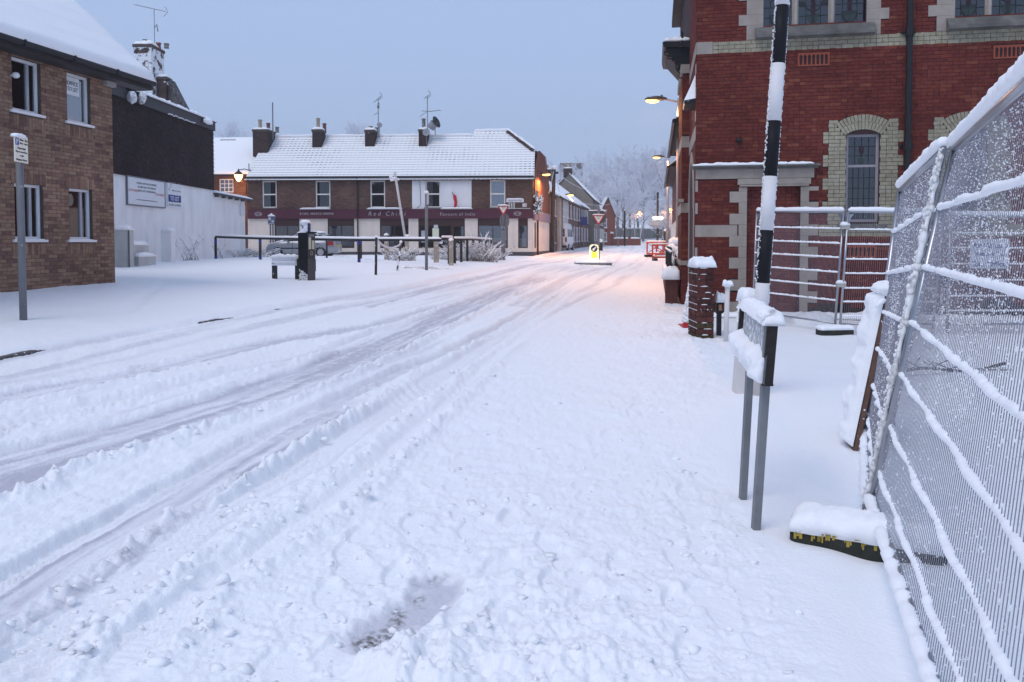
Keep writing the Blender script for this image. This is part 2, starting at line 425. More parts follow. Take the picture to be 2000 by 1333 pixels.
def courses(x0, x1, z0, z1, holes, L=.225, H=.075, header=0.0, seed=3):
    rd = random.Random(seed); out = []; k = 0; z = z0
    while z + H*.6 < z1:
        zt = min(z + H, z1)
        for (a, b) in holes_at(holes, (z+zt)/2, x0, x1):
            x = math.floor((a - (L/2 if k % 2 else 0)) / L)*L + (L/2 if k % 2 else 0)
            while x < b - 1e-4:
                ln = L
                p, q = max(x, a), min(x+ln, b)
                if q - p > .03:
                    if header and rd.random() < header and q - p > L*.9:
                        m = (p+q)/2; out += [(p, m, z, zt), (m, q, z, zt)]
                    else: out.append((p, q, z, zt))
                x += ln
        z += H; k += 1
    return out

def window(root, x0, x1, z0, z1, y, fm, pm, fw=.06, rows=1, cols=1, bar=.05, depth=.07, sill=None, sill_m=None, curtain=None, back=True, name='window', label=None, splits=None):
    """frame with its panes (and glazing bars) as children; y = plane of the frame's face"""
    mb = MB()
    mb.box(x0, x0+fw, y, y+depth, z0, z1); mb.box(x1-fw, x1, y, y+depth, z0, z1)
    mb.box(x0+fw, x1-fw, y, y+depth, z1-fw, z1); mb.box(x0+fw, x1-fw, y, y+depth, z0, z0+fw)
    xi0, xi1, zi0, zi1 = x0+fw, x1-fw, z0+fw, z1-fw
    zc = splits or [zi0 + (zi1-zi0)*r/rows for r in range(1, rows)]
    xc = [xi0 + (xi1-xi0)*c/cols for c in range(1, cols)]
    for z in zc: mb.box(xi0, xi1, y+.006, y+depth-.006, z-bar/2, z+bar/2)
    for x in xc:
        lo = zi0
        for z in zc + [None]:
            hi = zi1 if z is None else z-bar/2
            mb.box(x-bar/2, x+bar/2, y+.009, y+depth-.009, lo, hi); lo = hi + bar
    f = mb.build(name, fm, root, label=label)
    ze = [zi0] + zc + [zi1]; xe = [xi0] + xc + [xi1]
    for i in range(len(xe)-1):
        for k in range(len(ze)-1):
            p = MB(); p.box(xe[i], xe[i+1], y+depth*.5, y+depth*.5+.006, ze[k], ze[k+1]); p.build('pane', pm, f)
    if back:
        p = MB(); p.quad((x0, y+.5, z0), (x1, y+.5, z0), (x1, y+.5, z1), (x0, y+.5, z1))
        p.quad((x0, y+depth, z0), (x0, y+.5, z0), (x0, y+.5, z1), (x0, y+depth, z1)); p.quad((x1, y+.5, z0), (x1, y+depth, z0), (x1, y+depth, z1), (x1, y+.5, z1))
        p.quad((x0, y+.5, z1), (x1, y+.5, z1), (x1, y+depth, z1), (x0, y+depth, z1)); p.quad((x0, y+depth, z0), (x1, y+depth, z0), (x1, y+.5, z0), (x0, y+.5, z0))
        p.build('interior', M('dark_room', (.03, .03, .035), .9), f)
    if curtain:
        for (a, b, cm) in curtain:
            p = MB(); n = 14; xa, xb = xi0+(xi1-xi0)*a, xi0+(xi1-xi0)*b
            for q in range(n):
                u, w2 = xa+(xb-xa)*q/n, xa+(xb-xa)*(q+1)/n
                p.quad((u, y+.10+.02*math.sin(q*2.1), zi0), (w2, y+.10+.02*math.sin((q+1)*2.1), zi0), (w2, y+.10+.02*math.sin((q+1)*2.1), zi1), (u, y+.10+.02*math.sin(q*2.1), zi1))
            p.build('curtain', cm, f)
    if sill:
        p = MB(); p.box(x0-sill[0], x1+sill[0], y-sill[1], y+.03, z0-sill[2], z0-.002); so = p.build('sill', sill_m or fm, f)
    return f

_fonts = {}
def text(s, parent, mat, cx, cz, y, width=None, height=None, name='lettering', shear=0.0, xf=None, gap=1.0, thin=0.0):
    """words as real flat letters standing on a facade-like plane (local x, z), facing -y"""
    cu = bpy.data.curves.new(name, 'FONT'); cu.body = s; cu.align_x = 'CENTER'; cu.align_y = 'CENTER'; cu.extrude = .004; cu.shear = shear; cu.resolution_u = 3; cu.space_character = gap; cu.offset = -thin
    to = bpy.data.objects.new('tmp_text', cu); COL.objects.link(to)
    bpy.context.view_layer.update()
    me = bpy.data.meshes.new_from_object(to.evaluated_get(bpy.context.evaluated_depsgraph_get()))
    bpy.data.objects.remove(to); bpy.data.curves.remove(cu)
    n = len(me.vertices); co = np.zeros(n*3); me.vertices.foreach_get('co', co); co = co.reshape(-1, 3)
    if n == 0: return None
    mn, mx = co.min(0), co.max(0); sz = mx - mn
    sx = (width/sz[0]) if width else None; sy = (height/sz[1]) if height else None
    sx = sx or sy; sy = sy or sx
    out = np.stack([(co[:,0]-(mn[0]+mx[0])/2)*sx + cx, y - (co[:,2]), (co[:,1]-(mn[1]+mx[1])/2)*sy + cz], 1)
    me.vertices.foreach_set('co', out.astype(np.float32).ravel()); me.materials.clear(); me.materials.append(mat); me.name = name; me.update()
    o = bpy.data.objects.new(name, me); COL.objects.link(o); o.parent = parent
    if xf is not None: o.matrix_local = xf
    return o
# ------------------------------------------------------------------ ground: road, pavements, far ground
def ground_mat():
    m = bpy.data.materials.new('snow_ground'); m.use_nodes = True; t = m.node_tree; b = t.nodes['Principled BSDF']
    b.inputs['Roughness'].default_value = .62; b.inputs['Specular IOR Level'].default_value = .25
    b.inputs['Subsurface Weight'].default_value = .18; b.inputs['Subsurface Radius'].default_value = (1, 1, 1.1); b.inputs['Subsurface Scale'].default_value = .018
    g = t.nodes.new('ShaderNodeNewGeometry')
    def noise(s, d=5):
        n = t.nodes.new('ShaderNodeTexNoise'); n.inputs['Scale'].default_value = s; n.inputs['Detail'].default_value = d
        t.links.new(g.outputs['Position'], n.inputs['Vector']); return n
    def attr(nm):
        a = t.nodes.new('ShaderNodeAttribute'); a.attribute_name = nm; return a.outputs['Fac']
    def mixc(fac, A, B):
        x = t.nodes.new('ShaderNodeMix'); x.data_type = 'RGBA'
        t.links.new(fac, x.inputs['Factor'])
        for k, v in (('A', A), ('B', B)):
            if isinstance(v, tuple): x.inputs[k].default_value = (*v, 1)
            else: t.links.new(v, x.inputs[k])
        return x.outputs['Result']
    def mul(a, bb):
        x = t.nodes.new('ShaderNodeMath'); x.operation = 'MULTIPLY'; x.use_clamp = True
        for i, v in enumerate((a, bb)):
            if isinstance(v, float): x.inputs[i].default_value = v
            else: t.links.new(v, x.inputs[i])
        return x.outputs[0]
    def ramp(v, a, bb):
        r = t.nodes.new('ShaderNodeMapRange'); r.inputs[1].default_value = a; r.inputs[2].default_value = bb; r.clamp = True
        t.links.new(v, r.inputs[0]); return r.outputs[0]
    fine = noise(38, 6); mid = noise(7, 6)
    pk = mul(attr('pack'), ramp(mid.outputs['Fac'], .16, .48))
    c = mixc(pk, (.895, .90, .915), (.52, .51, .565))
    dr = mul(attr('dirt'), ramp(fine.outputs['Fac'], .38, .60))
    c = mixc(dr, c, (.10, .085, .075))
    t.links.new(c, b.inputs['Base Color'])
    bp = t.nodes.new('ShaderNodeBump'); bp.inputs['Strength'].default_value = .45; bp.inputs['Distance'].default_value = .015
    ad = t.nodes.new('ShaderNodeMath'); ad.operation = 'ADD'; n3 = noise(110, 3)
    t.links.new(fine.outputs['Fac'], ad.inputs[0]); t.links.new(mul(n3.outputs['Fac'], .4), ad.inputs[1])
    t.links.new(ad.outputs[0], bp.inputs['Height']); t.links.new(bp.outputs[0], b.inputs['Normal'])
    return m
GM = ground_mat()

# kerb line and wheel tracks, surveyed on the photograph and set out on the ground
def trace(pts): return np.array([[G(*p).x, G(*p).y] for p in pts])
KERB = trace([(0,704),(120,681),(200,667),(330,645),(445,622),(560,601),(650,587),(760,569),(850,551),(920,537),(985,522)])
KERB = np.concatenate([[[KERB[0,0]-1.0, -20]], [[KERB[0,0]-.6, 2]], KERB, [[2.6, 52.5]], [[2.9+.187*8, 60]], [[2.9+.187*60, 112]]])
RK = trace([(300,1333),(400,1230),(520,1120),(640,1010),(740,925),(850,822),(950,732),(1040,665),(1120,610),(1190,570),(1240,540)])
RK = np.concatenate([[[RK[0,0]-.05, -20]], RK, [[9.4, 50]], [[9.4+.187*60, 110]]])
def xat(line, Y): return np.interp(Y, line[:, 1], line[:, 0])
# (points, width, depth, packed, ridge on the left, ridge on the right)
TRK = [
 ([(-60,795),(0,782),(125,755),(275,727),(500,674),(750,634),(900,590),(1000,552),(1080,527)], .42, .05, .75, .035, .03),
 ([(-60,850),(0,834),(125,801),(300,764),(500,716),(650,682),(800,632),(930,585),(1040,543)], .30, .055, .35, .035, .045),
 ([(-60,945),(0,915),(125,880),(250,845),(500,770),(650,716),(850,627),(1000,562),(1090,528)], .85, .06, .95, .02, .06),
 ([(-60,1185),(0,1145),(200,1028),(350,943),(500,860),(650,782),(750,736),(875,687),(975,640),(1060,592),(1110,555)], .30, .080, .55, .01, .02),
 ([(-60,1240),(50,1172),(250,1040),(350,982),(480,900),(610,826),(720,772)], .42, .062, 1.0, .0, .06),
 ([(-40,1355),(25,1310),(175,1187),(400,1020),(500,960),(600,910),(720,825),(850,735),(960,668),(1060,606),(1120,560)], .30, .06, .22, .05, .03),
 ([(150,1345),(325,1207),(450,1112),(625,992),(725,912),(850,803),(950,712),(1000,680)], .16, .055, .1, .03, .045),
 ([(700,600),(850,563),(960,538),(1060,515),(1130,500)], .5, .05, .8, .03, .03),
 ([(1010,600),(1075,566),(1110,545),(1150,530),(1200,520)], .5, .05, .6, .03, .03),
 ([(1060,505),(1110,495),(1160,486),(1210,478)], 1.0, .04, .6, .03, .03),
]
def poly_dist(X, Y, line):
    best = np.full(X.shape, 1e9); side = np.zeros(X.shape); al = np.zeros(X.shape); L = 0
    for (a, b) in zip(line[:-1], line[1:]):
        dx, dy = b - a; l2 = dx*dx+dy*dy; l = math.sqrt(l2)
        t = np.clip(((X-a[0])*dx+(Y-a[1])*dy)/l2, 0, 1)
        qx, qy = a[0]+t*dx-X, a[1]+t*dy-Y; d = np.hypot(qx, qy)
        s = np.sign(dx*(Y-a[1])-dy*(X-a[0])); m = d < best
        best = np.where(m, d, best); side = np.where(m, s, side); al = np.where(m, L+t*l, al); L += l
    return best, side, al, L
def ss(x, a, b):
    t = np.clip((x-a)/(b-a), 0, 1); return t*t*(3-2*t)

rows = [-60, -30, -14, -6, -2, 0, 1.2, 1.8]
y = 2.2
while y < 66:
    rows.append(y); y += min(y*y*3/2400, y*.0085)
rows += [68, 72, 77, 83, 90, 100, 112, 125, 140, 155, 170, 190, 215, 250, 320, 450, 700, 1100, 2000]
rows = np.array(rows)
us = np.concatenate([[-30, -14, -7, -4, -2.5, -1.7, -1.2, -.95], np.linspace(-.80, .80, 821), [.95, 1.2, 1.7, 2.5, 4, 7, 14, 30]])
Wd = np.maximum(rows, 2.2) + 1.2
GX = us[None, :] * Wd[:, None]; GY = np.repeat(rows[:, None], len(us), 1)
NR, NC = GX.shape
base = np.zeros_like(GX)
for i in range(0, NR, 40): base[i:i+40] = gz_np(GX[i:i+40], GY[i:i+40])
Z = base.copy()
pack = np.zeros_like(Z); dirt = np.zeros_like(Z)
X, Y = GX, GY
kx = xat(KERB, Y) + .05*fbm(Y*1.3, Y*0, 3, 5) + .03*fbm(Y*6, Y*0, 2, 9)
rk = xat(RK, Y)
far_fade = ss(-Y, -60, -45)
left = ss(kx - X, 0.0, .13)                        # 1 on the left pavement
roadm = (1-left) * ss(rk - X, -.1, .25)
Z += left * .085
near = ss(-Y, -45, -25)
# soft undulation everywhere
Z += .028*fbm(X*.55, Y*.55, 3, 1) + .012*fbm(X*2.2, Y*2.2, 3, 2)
Z += left * (.012*fbm(X*5, Y*5, 3, 3))
# churned slush on the road
churn = fbm(X*6.5, Y*4.0, 5, 11, .6)
lane = .5 + fbm(X*1.3 - Y*.12, Y*.16, 3, 21)
Z += roadm * (.022*churn*np.clip(lane, .15, 1.2) + .010*fbm(X*19, Y*13, 3, 12) + .007*fbm(X*40, Y*30, 2, 14)*ss(-Y, -9, -5))
streak = fbm((X - xat(RK, Y))*5.5, Y*.35, 4, 30)
Z += roadm * (.024 * streak + .014*fbm((X - xat(RK, Y))*15, Y*.22, 3, 34) - .010*np.abs(fbm((X - xat(RK, Y))*9, Y*.18, 2, 36)))
pack = np.maximum(pack, roadm * np.clip(.06 + 1.2*fbm((X - xat(RK, Y))*4.5, Y*.2, 3, 31), 0, .5))
clod_w = np.zeros_like(Z)
for (pts, w, dep, pk, rl, rr) in TRK:
    ln = trace(pts)
    d, s, al, L = poly_dist(X, Y, ln)
    endf = ss(al, 0, .3) * ss(L-al, 0, L*.22) if pts[0][0] > 0 else ss(L-al, 0, L*.22)
    wob = .04*fbm(al*2.5, al*0+w, 3, int(w*100)) + .02*fbm(al*11, al*0+s, 2, 77)
    d2 = d + wob
    ins = 1 - ss(d2, w/2-.035, w/2+.02)
    Z = Z * (1-ins*endf) + (base + .004 + (.055-dep)*1.3 - .032 + .010*fbm(d2*s*26, al*.6, 3, 44) + .004*fbm(X*30, Y*22, 3, 45)) * ins*endf
    # tyre tread
    tr = (np.sin(al*62 + np.where(s > 0, d2*60, -d2*60)) > .2) * (Y < 9) * .014 * np.abs(fbm(al*.7, al*0, 2, 61))*2.5
    Z += tr * ins * endf * (w < .4)
    pack = np.maximum(pack*(1-ins*endf*.6), pk * ins * endf * np.clip(.85+.9*fbm(d2*s*9, al*.35, 3, 50)+.7*fbm(d2*s*24, al*1.1, 2, 51), .2, 1.1))
    for sd, rh in ((1, rl), (-1, rr)):
        if rh <= 0: continue
        q = np.exp(-((d2-w/2-.085)/.075)**2) * (s == sd) * endf
        lump = np.clip(.30 + 1.3*np.abs(fbm(X*7.5, Y*7.5, 4, 70+sd, .55)) + .55*np.abs(fbm(X*15, Y*15, 3, 74+sd, .5)), .1, 1.7)
        Z += q * rh * 1.3 * lump; clod_w = np.maximum(clod_w, q*(rh > .025))
        pack *= (1-.75*q)
# trampled footway to the right of the wheel tracks
rt = rk + 2.45 + .16*np.clip(Y-6, 0, 20) + .25*fbm(Y*.7, Y*0, 2, 88)
tramp = (1-roadm)*(1-left) * ss(rt - X, -.15, .35) * ss(X-rk, -.2, .3) * far_fade
lum = fbm(X*5.2, Y*5.2, 5, 90, .58)
Z += tramp * (.020*np.clip(lum+.1, -.35, .8) + .026*np.abs(fbm(X*8.5, Y*8.5, 4, 93, .6)) + .016*np.abs(fbm(X*23, Y*21, 3, 96)) + .006*fbm(X*45, Y*42, 2, 97)*ss(-Y, -7, -4) - .012)
# the smoother path the walkers left along its middle, and the smooth strip in it
rr = np.random.RandomState(4)
def at_pix(px, py): q = G(px, py); return q.x, q.y
feet = []
for k in range(190):
    yy = 2.6 + 18*rr.rand()**1.6
    f = rr.rand(); xx = float(xat(RK, np.array([yy]))[0]) + .25 + f*(2.1+.16*max(0, yy-6)); feet.append((xx, yy, rr.normal(.12, .22), 1))
for (px, py) in [(680,1105),(705,1040),(250,1270),(1655-290,1045),(1365,1075),(1320,1180),(1350,1290),(1355,1010),(1340,960),(1100,1095),(1210,1100),(1150,1170),(1000,1010),(900,1000)]:
    q = at_pix(px, py); feet.append((q[0], q[1], .1, 2))
fr = slice(8, 8+int((rows[8:] < 22).sum()))
for (fx, fy, an, kind) in feet:
    i0, i1 = np.searchsorted(rows, [fy-.3, fy+.3]); wd = fy+1.2
    j0 = 8+int(max(0, ((fx-.3)/wd+.8)/1.6*820)); j1 = 8+int(max(0, ((fx+.3)/wd+.8)/1.6*820))
    if j1 <= j0 or i1 <= i0: continue
    xs, ys = X[i0:i1, j0:j1]-fx, Y[i0:i1, j0:j1]-fy
    c, s_ = math.cos(an), math.sin(an); a = xs*c - ys*s_; b_ = xs*s_ + ys*c
    ww = .052 + .012*np.cos(b_*9)
    r = np.sqrt((a/ww)**2 + (b_/.15)**2); ins = 1-ss(r, .82, 1.05)
    dep = (.022 if kind == 1 else .034)
    tread = .004*np.sin(b_*140)*(kind == 2)
    Zs = Z[i0:i1, j0:j1]; bs = base[i0:i1, j0:j1]
    Z[i0:i1, j0:j1] = Zs*(1-ins*.8) + (bs - dep*.55 + tread)*ins*.8 + .007*np.exp(-((r-1.25)/.22)**2)*np.clip(.1+2.2*fbm((xs+fx)*12, (ys+fy)*12, 2, 5), 0, 2)
# swept hollow with bare ground, and the heap thrown beside it
hx, hy = at_pix(850, 1165); hx2, hy2 = at_pix(735, 1245)
d, s, al, L = poly_dist(X, Y, np.array([[hx, hy+.12], [hx-.02, hy-.05], [hx2, hy2]]))
h = 1-ss(d+.035*fbm(X*9, Y*9, 3, 8), .075, .16)
Z = Z*(1-h) + (base-.024+.010*fbm(X*22, Y*22, 3, 6))*h; pack = np.maximum(pack*(1-h), .75*h)
dn = 1-ss(np.hypot(X-hx2, (Y-hy2)*1.2)+.05*fbm(X*14, Y*14, 3, 15), .03, .12)
dirt = np.maximum(dirt, dn); dirt = np.maximum(dirt, h*.75*np.clip(-.35+2.6*fbm(X*10, Y*10, 4, 19), 0, 1))
px_, py_ = at_pix(1205, 1114); d1 = np.hypot((X-px_)/.05, (Y-py_)/.02); dirt = np.maximum(dirt, 1-ss(d1, .5, 1)); Z -= .02*(1-ss(d1, .6, 1.6))
for (qx, qy, rx, ry, hh) in [(960,1300,.42,.26,.10),(820,1330,.2,.2,.08),(1030,1210,.32,.16,.06),(990,1150,.25,.13,.05),(1230,1215,.25,.15,.05),(1180,1330,.3,.2,.06),(760,1318,.14,.14,.06)]:
    cx, cy = at_pix(qx, qy)
    k = np.exp(-(((X-cx)/rx)**2+((Y-cy)/ry)**2)**1.3); Z += k*hh*(.42+.42*fbm(X*9, Y*8, 3, 33, .45)+.5*np.abs(fbm(X*16, Y*14, 3, 35, .5))) * (1-h)
# drift hollow along the near fence, dirty patch on the road
d, s, al, L = poly_dist(X, Y, np.array([[2.78, 6.1], [2.07, 4.5], [1.47, 2.8], [1.0, 1.4]]))
Z -= .035*np.exp(-(d/.16)**2) * (Y < 6.3)
qx, qy = at_pix(275, 725); dirt = np.maximum(dirt, (1-ss(np.hypot((X-qx)/.35, (Y-qy)/.5), .3, 1))*.75*np.clip(.3+2*fbm(X*9, Y*5, 3, 55), 0, 1))
for (a, b_, rx, ry, q) in [(75,890,.12,.12,.4),(465,912,.14,.2,.55),(310,1035,.10,.15,.5),(240,1085,.15,.15,.5),(430,1000,.05,.08,.6),(590,955,.08,.1,.5),(365,1085,.05,.05,.5)]:
    qx, qy = at_pix(a, b_); dirt = np.maximum(dirt, (1-ss(np.hypot((X-qx)/rx, (Y-qy)/ry), .1, 1))*q*np.clip(.2+2*fbm(X*17, Y*9, 3, 56), 0, 1))
# faint old tracks across the snowed-over car park
for pts in ([(235,534),(400,541),(600,552)], [(640,548),(760,558),(860,553)]):
    d, s, al, L = poly_dist(X, Y, trace(pts)); Z -= .02*np.exp(-(d/.15)**2)*near
for (fx, fy) in [(505,505+0)]: pass
for k in range(26):
    t = k/25; q = at_pix(515-95*t + 6*math.sin(k*9), 556+58*t)
    q = at_pix(300+25*(1-t)-60*t+6*math.sin(k*9), 556+62*t) if k % 2 else at_pix(315-70*t, 560+60*t)
    Z -= .03*np.exp(-(((X-q[0])/.10)**2+((Y-q[1])/.2)**2))

verts = np.stack([GX, GY, Z], -1).reshape(-1, 3)
idx = np.arange(NR*NC).reshape(NR, NC)
quads = np.stack([idx[:-1, :-1], idx[:-1, 1:], idx[1:, 1:], idx[1:, :-1]], -1).reshape(-1, 4)
cx = (GX[:-1, :-1]+GX[1:, 1:])/2; cy = (GY[:-1, :-1]+GY[1:, 1:])/2
cls = np.where(cx < xat(KERB, cy), 1, np.where(cx > xat(RK, cy)+.1, 2, 0)); cls = np.where(cy > 112, 3, cls); cls = cls.reshape(-1)
for c, nm in enumerate(['road', 'pavement_left', 'pavement_right', 'terrain']):
    q = quads[cls == c]; used = np.unique(q); remap = np.zeros(NR*NC, int); remap[used] = np.arange(len(used))
    me = bpy.data.meshes.new(nm); me.vertices.add(len(used)); me.vertices.foreach_set('co', verts[used].astype(np.float32).ravel())
    me.loops.add(q.size); me.loops.foreach_set('vertex_index', remap[q].astype(np.int32).ravel())
    me.polygons.add(len(q)); me.polygons.foreach_set('loop_start', (np.arange(len(q))*4).astype(np.int32))
    me.polygons.foreach_set('use_smooth', [True]*len(q))
    for an, ar in (('pack', pack), ('dirt', dirt)):
        a = me.attributes.new(an, 'FLOAT', 'POINT'); a.data.foreach_set('value', ar.reshape(-1)[used].astype(np.float32))
    me.update(calc_edges=True); me.validate(); me.materials.append(GM)
    o = bpy.data.objects.new(nm, me); COL.objects.link(o); o['kind'] = 'structure'
    o['label'] = {'road': 'snow covered road with churned wheel tracks', 'pavement_left': 'smooth snow over the pavement and car park beyond the kerb', 'pavement_right': 'trampled snowy footway beside the road', 'terrain': 'snow covered rising ground beyond the street'}[nm]
def surf(Xq, Yq):
    i = int(np.clip(np.searchsorted(rows, Yq), 1, NR-1)); i = i if abs(rows[i]-Yq) < abs(rows[i-1]-Yq) else i-1
    u = Xq/Wd[i]; j = int(np.clip(np.searchsorted(us, u), 0, NC-1)); return float(Z[i, j])
# loose clods of snow thrown up by the wheels and boots
mb = MB()
ii, jj = np.where((clod_w > .35) & (Y < 17)); r_ = np.random.RandomState(3)
wgt = 1.0/np.maximum(Y[ii, jj], 2)**1.0 if len(ii) else None
pick = r_.choice(len(ii), 700)
for k in pick:
    i, j = ii[k], jj[k]; r = .006+.022*r_.rand()**4
    if r*1500/Y[i, j] < 3.5: continue
    mb.blob((X[i, j]+r_.normal(0, .03), Y[i, j]+r_.normal(0, .03), Z[i, j]+r*.02), r*1.3*r_.uniform(.8,1.3), r, r*.85, .75, 2 if r*1500/Y[i, j] > 16 else 1)
ii, jj = np.where((tramp > .5) & (Y < 12)); pick = r_.choice(len(ii), 900)
for k in pick:
    i, j = ii[k], jj[k]; r = .005+.018*r_.rand()**4
    if r*1500/Y[i, j] < 3.5: continue
    mb.blob((X[i, j], Y[i, j], Z[i, j]+r*.0), r*1.3*r_.uniform(.8,1.3), r, r*.85, .75, 2 if r*1500/Y[i, j] > 16 else 1)
for (px, py, r) in [(1160,1172,.012),(1500,1192,.012),(1560,1193,.014),(1425,1228,.012),(1395,1080,.01),(1375,1075,.012)]:
    q = at_pix(px, py); mb.blob((q[0], q[1], surf(*q)+r*.5), r*1.2, r, r, .15, 2)
o = mb.build('snow_clods', SNOW, None, smooth=True, kind='stuff'); tag(o, 'loose clods of snow along the wheel tracks and footway', 'snow')

# kerb stones showing where the snow has slumped away
mb = MB(); yy = 6.0; prev = None; CONC = M('kerb_concrete', (.12, .11, .11), .9, .2, 8, frost=.25)
while yy < 30:
    x = float(xat(KERB, np.array([yy]))[0]) + .04 + .05*float(fbm(np.array([yy*1.3]), np.array([0.]), 3, 5)[0]) + .03*float(fbm(np.array([yy*6]), np.array([0.]), 2, 9)[0])
    h = .045 + .03*n1(yy*5, 4) - .14*ss(yy, 10.0, 10.9) + .085*ss(yy, 12.0, 12.8)*(1-ss(yy, 15.2, 16.0)) + .09*n1(yy*1.9, 3)*(yy > 10)
    zr = gz(x, yy); p = ((x, yy, zr-.08), (x, yy, zr+min(.078, h)), (x-.13, yy, zr+min(.078, h)), (x-.13, yy, zr-.08))
    if prev:
        for a in range(3): mb.quad(prev[a], p[a], p[a+1], prev[a+1])
    prev = p; yy += .12
o = mb.build('kerb', CONC, None); o['kind'] = 'structure'; o['label'] = 'dark kerb edge between road and left pavement'
# ------------------------------------------------------------------ shared building materials
WHITE = M('white_paint', (.74, .75, .76), .5, .05, 3)
UPVC = M('white_frame', (.72, .73, .75), .35, .03, 3)
DARKIRON = M('black_iron', (.012, .012, .014), .5, .1, 5, frost=.12, fscale=25)
BLACKPLAIN = M('black_plastic', (.014, .014, .016), .45, .1, 5)
LEAD = M('leading', (.025, .025, .03), .6)
PANE = glass_mat('window_glass', (.82, .84, .86), .10)
PANE_SKY = glass_mat('window_glass_bright', (.35, .38, .42), .34)
CURT = M('net_curtain', (.80, .79, .77), .9, .1, 3)
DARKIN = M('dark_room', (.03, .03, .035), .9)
MORT_B = M('office_mortar', (.085, .068, .06), .95, .2, 9)
BRICK_B = tone_mat('office_brick', [(.15,.09,.075), (.20,.118,.09), (.245,.155,.11), (.265,.172,.12), (.29,.195,.14), (.27,.165,.115), (.18,.105,.088)])
MORT_C = M('church_mortar', (.046, .024, .026), .95, .2, 9)
BRICK_C = tone_mat('church_brick', [(.104,.026,.023), (.122,.030,.025), (.132,.032,.026), (.138,.034,.027), (.148,.038,.028), (.126,.030,.026), (.19,.060,.038)])
BRICK_Y = tone_mat('pale_brick', [(.27,.245,.175), (.295,.27,.195), (.31,.285,.21), (.285,.26,.185), (.34,.315,.24)])
STONE = M('dressed_stone', (.335, .29, .25), .85, .14, 5, bump=.25, stain=.5)
STONE_D = M('weathered_stone', (.15, .145, .135), .9, .35, 6, bump=.4, stain=.7)
TERRA = M('terracotta', (.28, .07, .04), .8, .15, 8)
CREAM = M('cream_render', (.66, .60, .54), .85, .06, 2, stain=.25)
MAROON = M('maroon_board', (.075, .018, .035), .5, .08, 2)
SLATE = M('dark_slate', (.03, .028, .032), .7, .2, 8)
DUMMY_IN = M('inner_wall', (.2, .18, .17), .9)

def roof_snow(root, quad, thick, name='roof_snow', nx=24, ny=12, seed=0, amp=.02, ribs=None, kind=None):
    """a snow sheet lying on a sloping quad (bl, br, tr, tl in local coordinates), with thickness and a rounded lip"""
    bl, br, tr, tl = [Vector(p) for p in quad]
    nrm = (br-bl).cross(tl-bl).normalized(); mb = MB()
    if nrm.z < 0: nrm = -nrm
    for i in range(nx+1):
        for j in range(ny+1):
            u, v = i/nx, j/ny; p = bl.lerp(br, u).lerp(tl.lerp(tr, u), v)
            k = min(1, .35+min(u, 1-u)*nx*.55) * min(1, .45 + v*ny*.6)
            h = thick*k + amp*mnoise.noise((p.x*1.1+seed, p.y*1.1, p.z)) + amp*.5*mnoise.noise((p.x*4+seed, p.y*4, p.z*4))
            if ribs: h += ribs[1]*((v*ribs[0]) % 1.0 - .5)
            mb.v.append(tuple(p + nrm*max(.01, h)))
    for i in range(nx):
        for j in range(ny):
            a = i*(ny+1)+j; mb.f.append((a, a+ny+1, a+ny+2, a+1)); mb.t.append(0)
    n0 = len(mb.v); ring = [i*(ny+1) for i in range(nx+1)] + [nx*(ny+1)+j for j in range(1, ny+1)] + [i*(ny+1)+ny for i in range(nx-1, -1, -1)] + [j for j in range(ny-1, 0, -1)]
    low = []
    for r in ring: p = Vector(mb.v[r]); q = p - nrm*((p-bl).dot(nrm)+.0); mb.v.append(tuple(q)); low.append(len(mb.v)-1)
    for k in range(len(ring)):
        q = (k+1) % len(ring); mb.f.append((ring[k], low[k], low[q], ring[q])); mb.t.append(0)
    return mb.build(name, SNOW, root, smooth=True, kind=kind)

def gutter(root, x0, x1, y, z, r=.06, mat=None):
    mb = MB(); mb.tube([(x0, y, z), (x1, y, z)], r, 8); return mb.build('gutter', mat or DARKIRON, root)

# ------------------------------------------------------------------ brick office on the left
O = at(225, 556, 17.3); O.z = .60
fb = Fac(O, .187, 1)
off = empty('brick_office', O, 'brown brick office block with a steep snowy roof and TO LET notice', 'building', None, fb.ang)
XL = -9.0; ZT = 5.0
ZE = fb.uv(225, 150)[1]                       # wall head
wins = [fb.rect(22,108,79,222), fb.rect(130,141,177,249), fb.rect(27,356,86,467), fb.rect(134,369,181,470)]
# keep the columns straight and the storeys level
xa = [(wins[0][0]+wins[2][0])/2, (wins[0][1]+wins[2][1])/2]; xb = [(wins[1][0]+wins[3][0])/2, (wins[1][1]+wins[3][1])/2]
zu = [(wins[0][2]+wins[1][2])/2, (wins[0][3]+wins[1][3])/2]; zl = [(wins[2][2]+wins[3][2])/2, (wins[2][3]+wins[3][3])/2]
W4 = [(*xa, *zu), (*xb, *zu), (*xa, *zl), (*xb, *zl)]
pitch = xb[0]-xa[0]
allw = W4 + [(xa[0]-pitch*k, xa[1]-pitch*k, *zz) for k in (1,) for zz in (zu, zl)]
mb = MB(); wall(mb, XL, 0, -.3, ZE, allw, .24)
mb.quad((0,.24,-.3),(0,8,-.3),(0,8,ZE),(0,.24,ZE)); mb.quad((XL,8,-.3),(XL,.24,-.3),(XL,.24,ZE),(XL,8,ZE)); mb.quad((0,8,-.3),(XL,8,-.3),(XL,8,ZE),(0,8,ZE))
mb.build('wall', MORT_B, off)
sold = []; sh = []
for (a, b, c, d) in allw:        # soldier courses over and under each window
    for (z0, z1) in ((d, d+.225), (c-.30, c-.075)):
        n = round((b-a+.14)/.075); s0 = a-.07; st = (b-a+.14)/n
        for k in range(n): sold.append((s0+k*st, s0+(k+1)*st, z0, z1))
        sh.append((s0, s0+n*st, z0-.001, z1+.001))
cells = courses(XL, 0, -.3, ZE, allw+sh, .225, .075) + sold
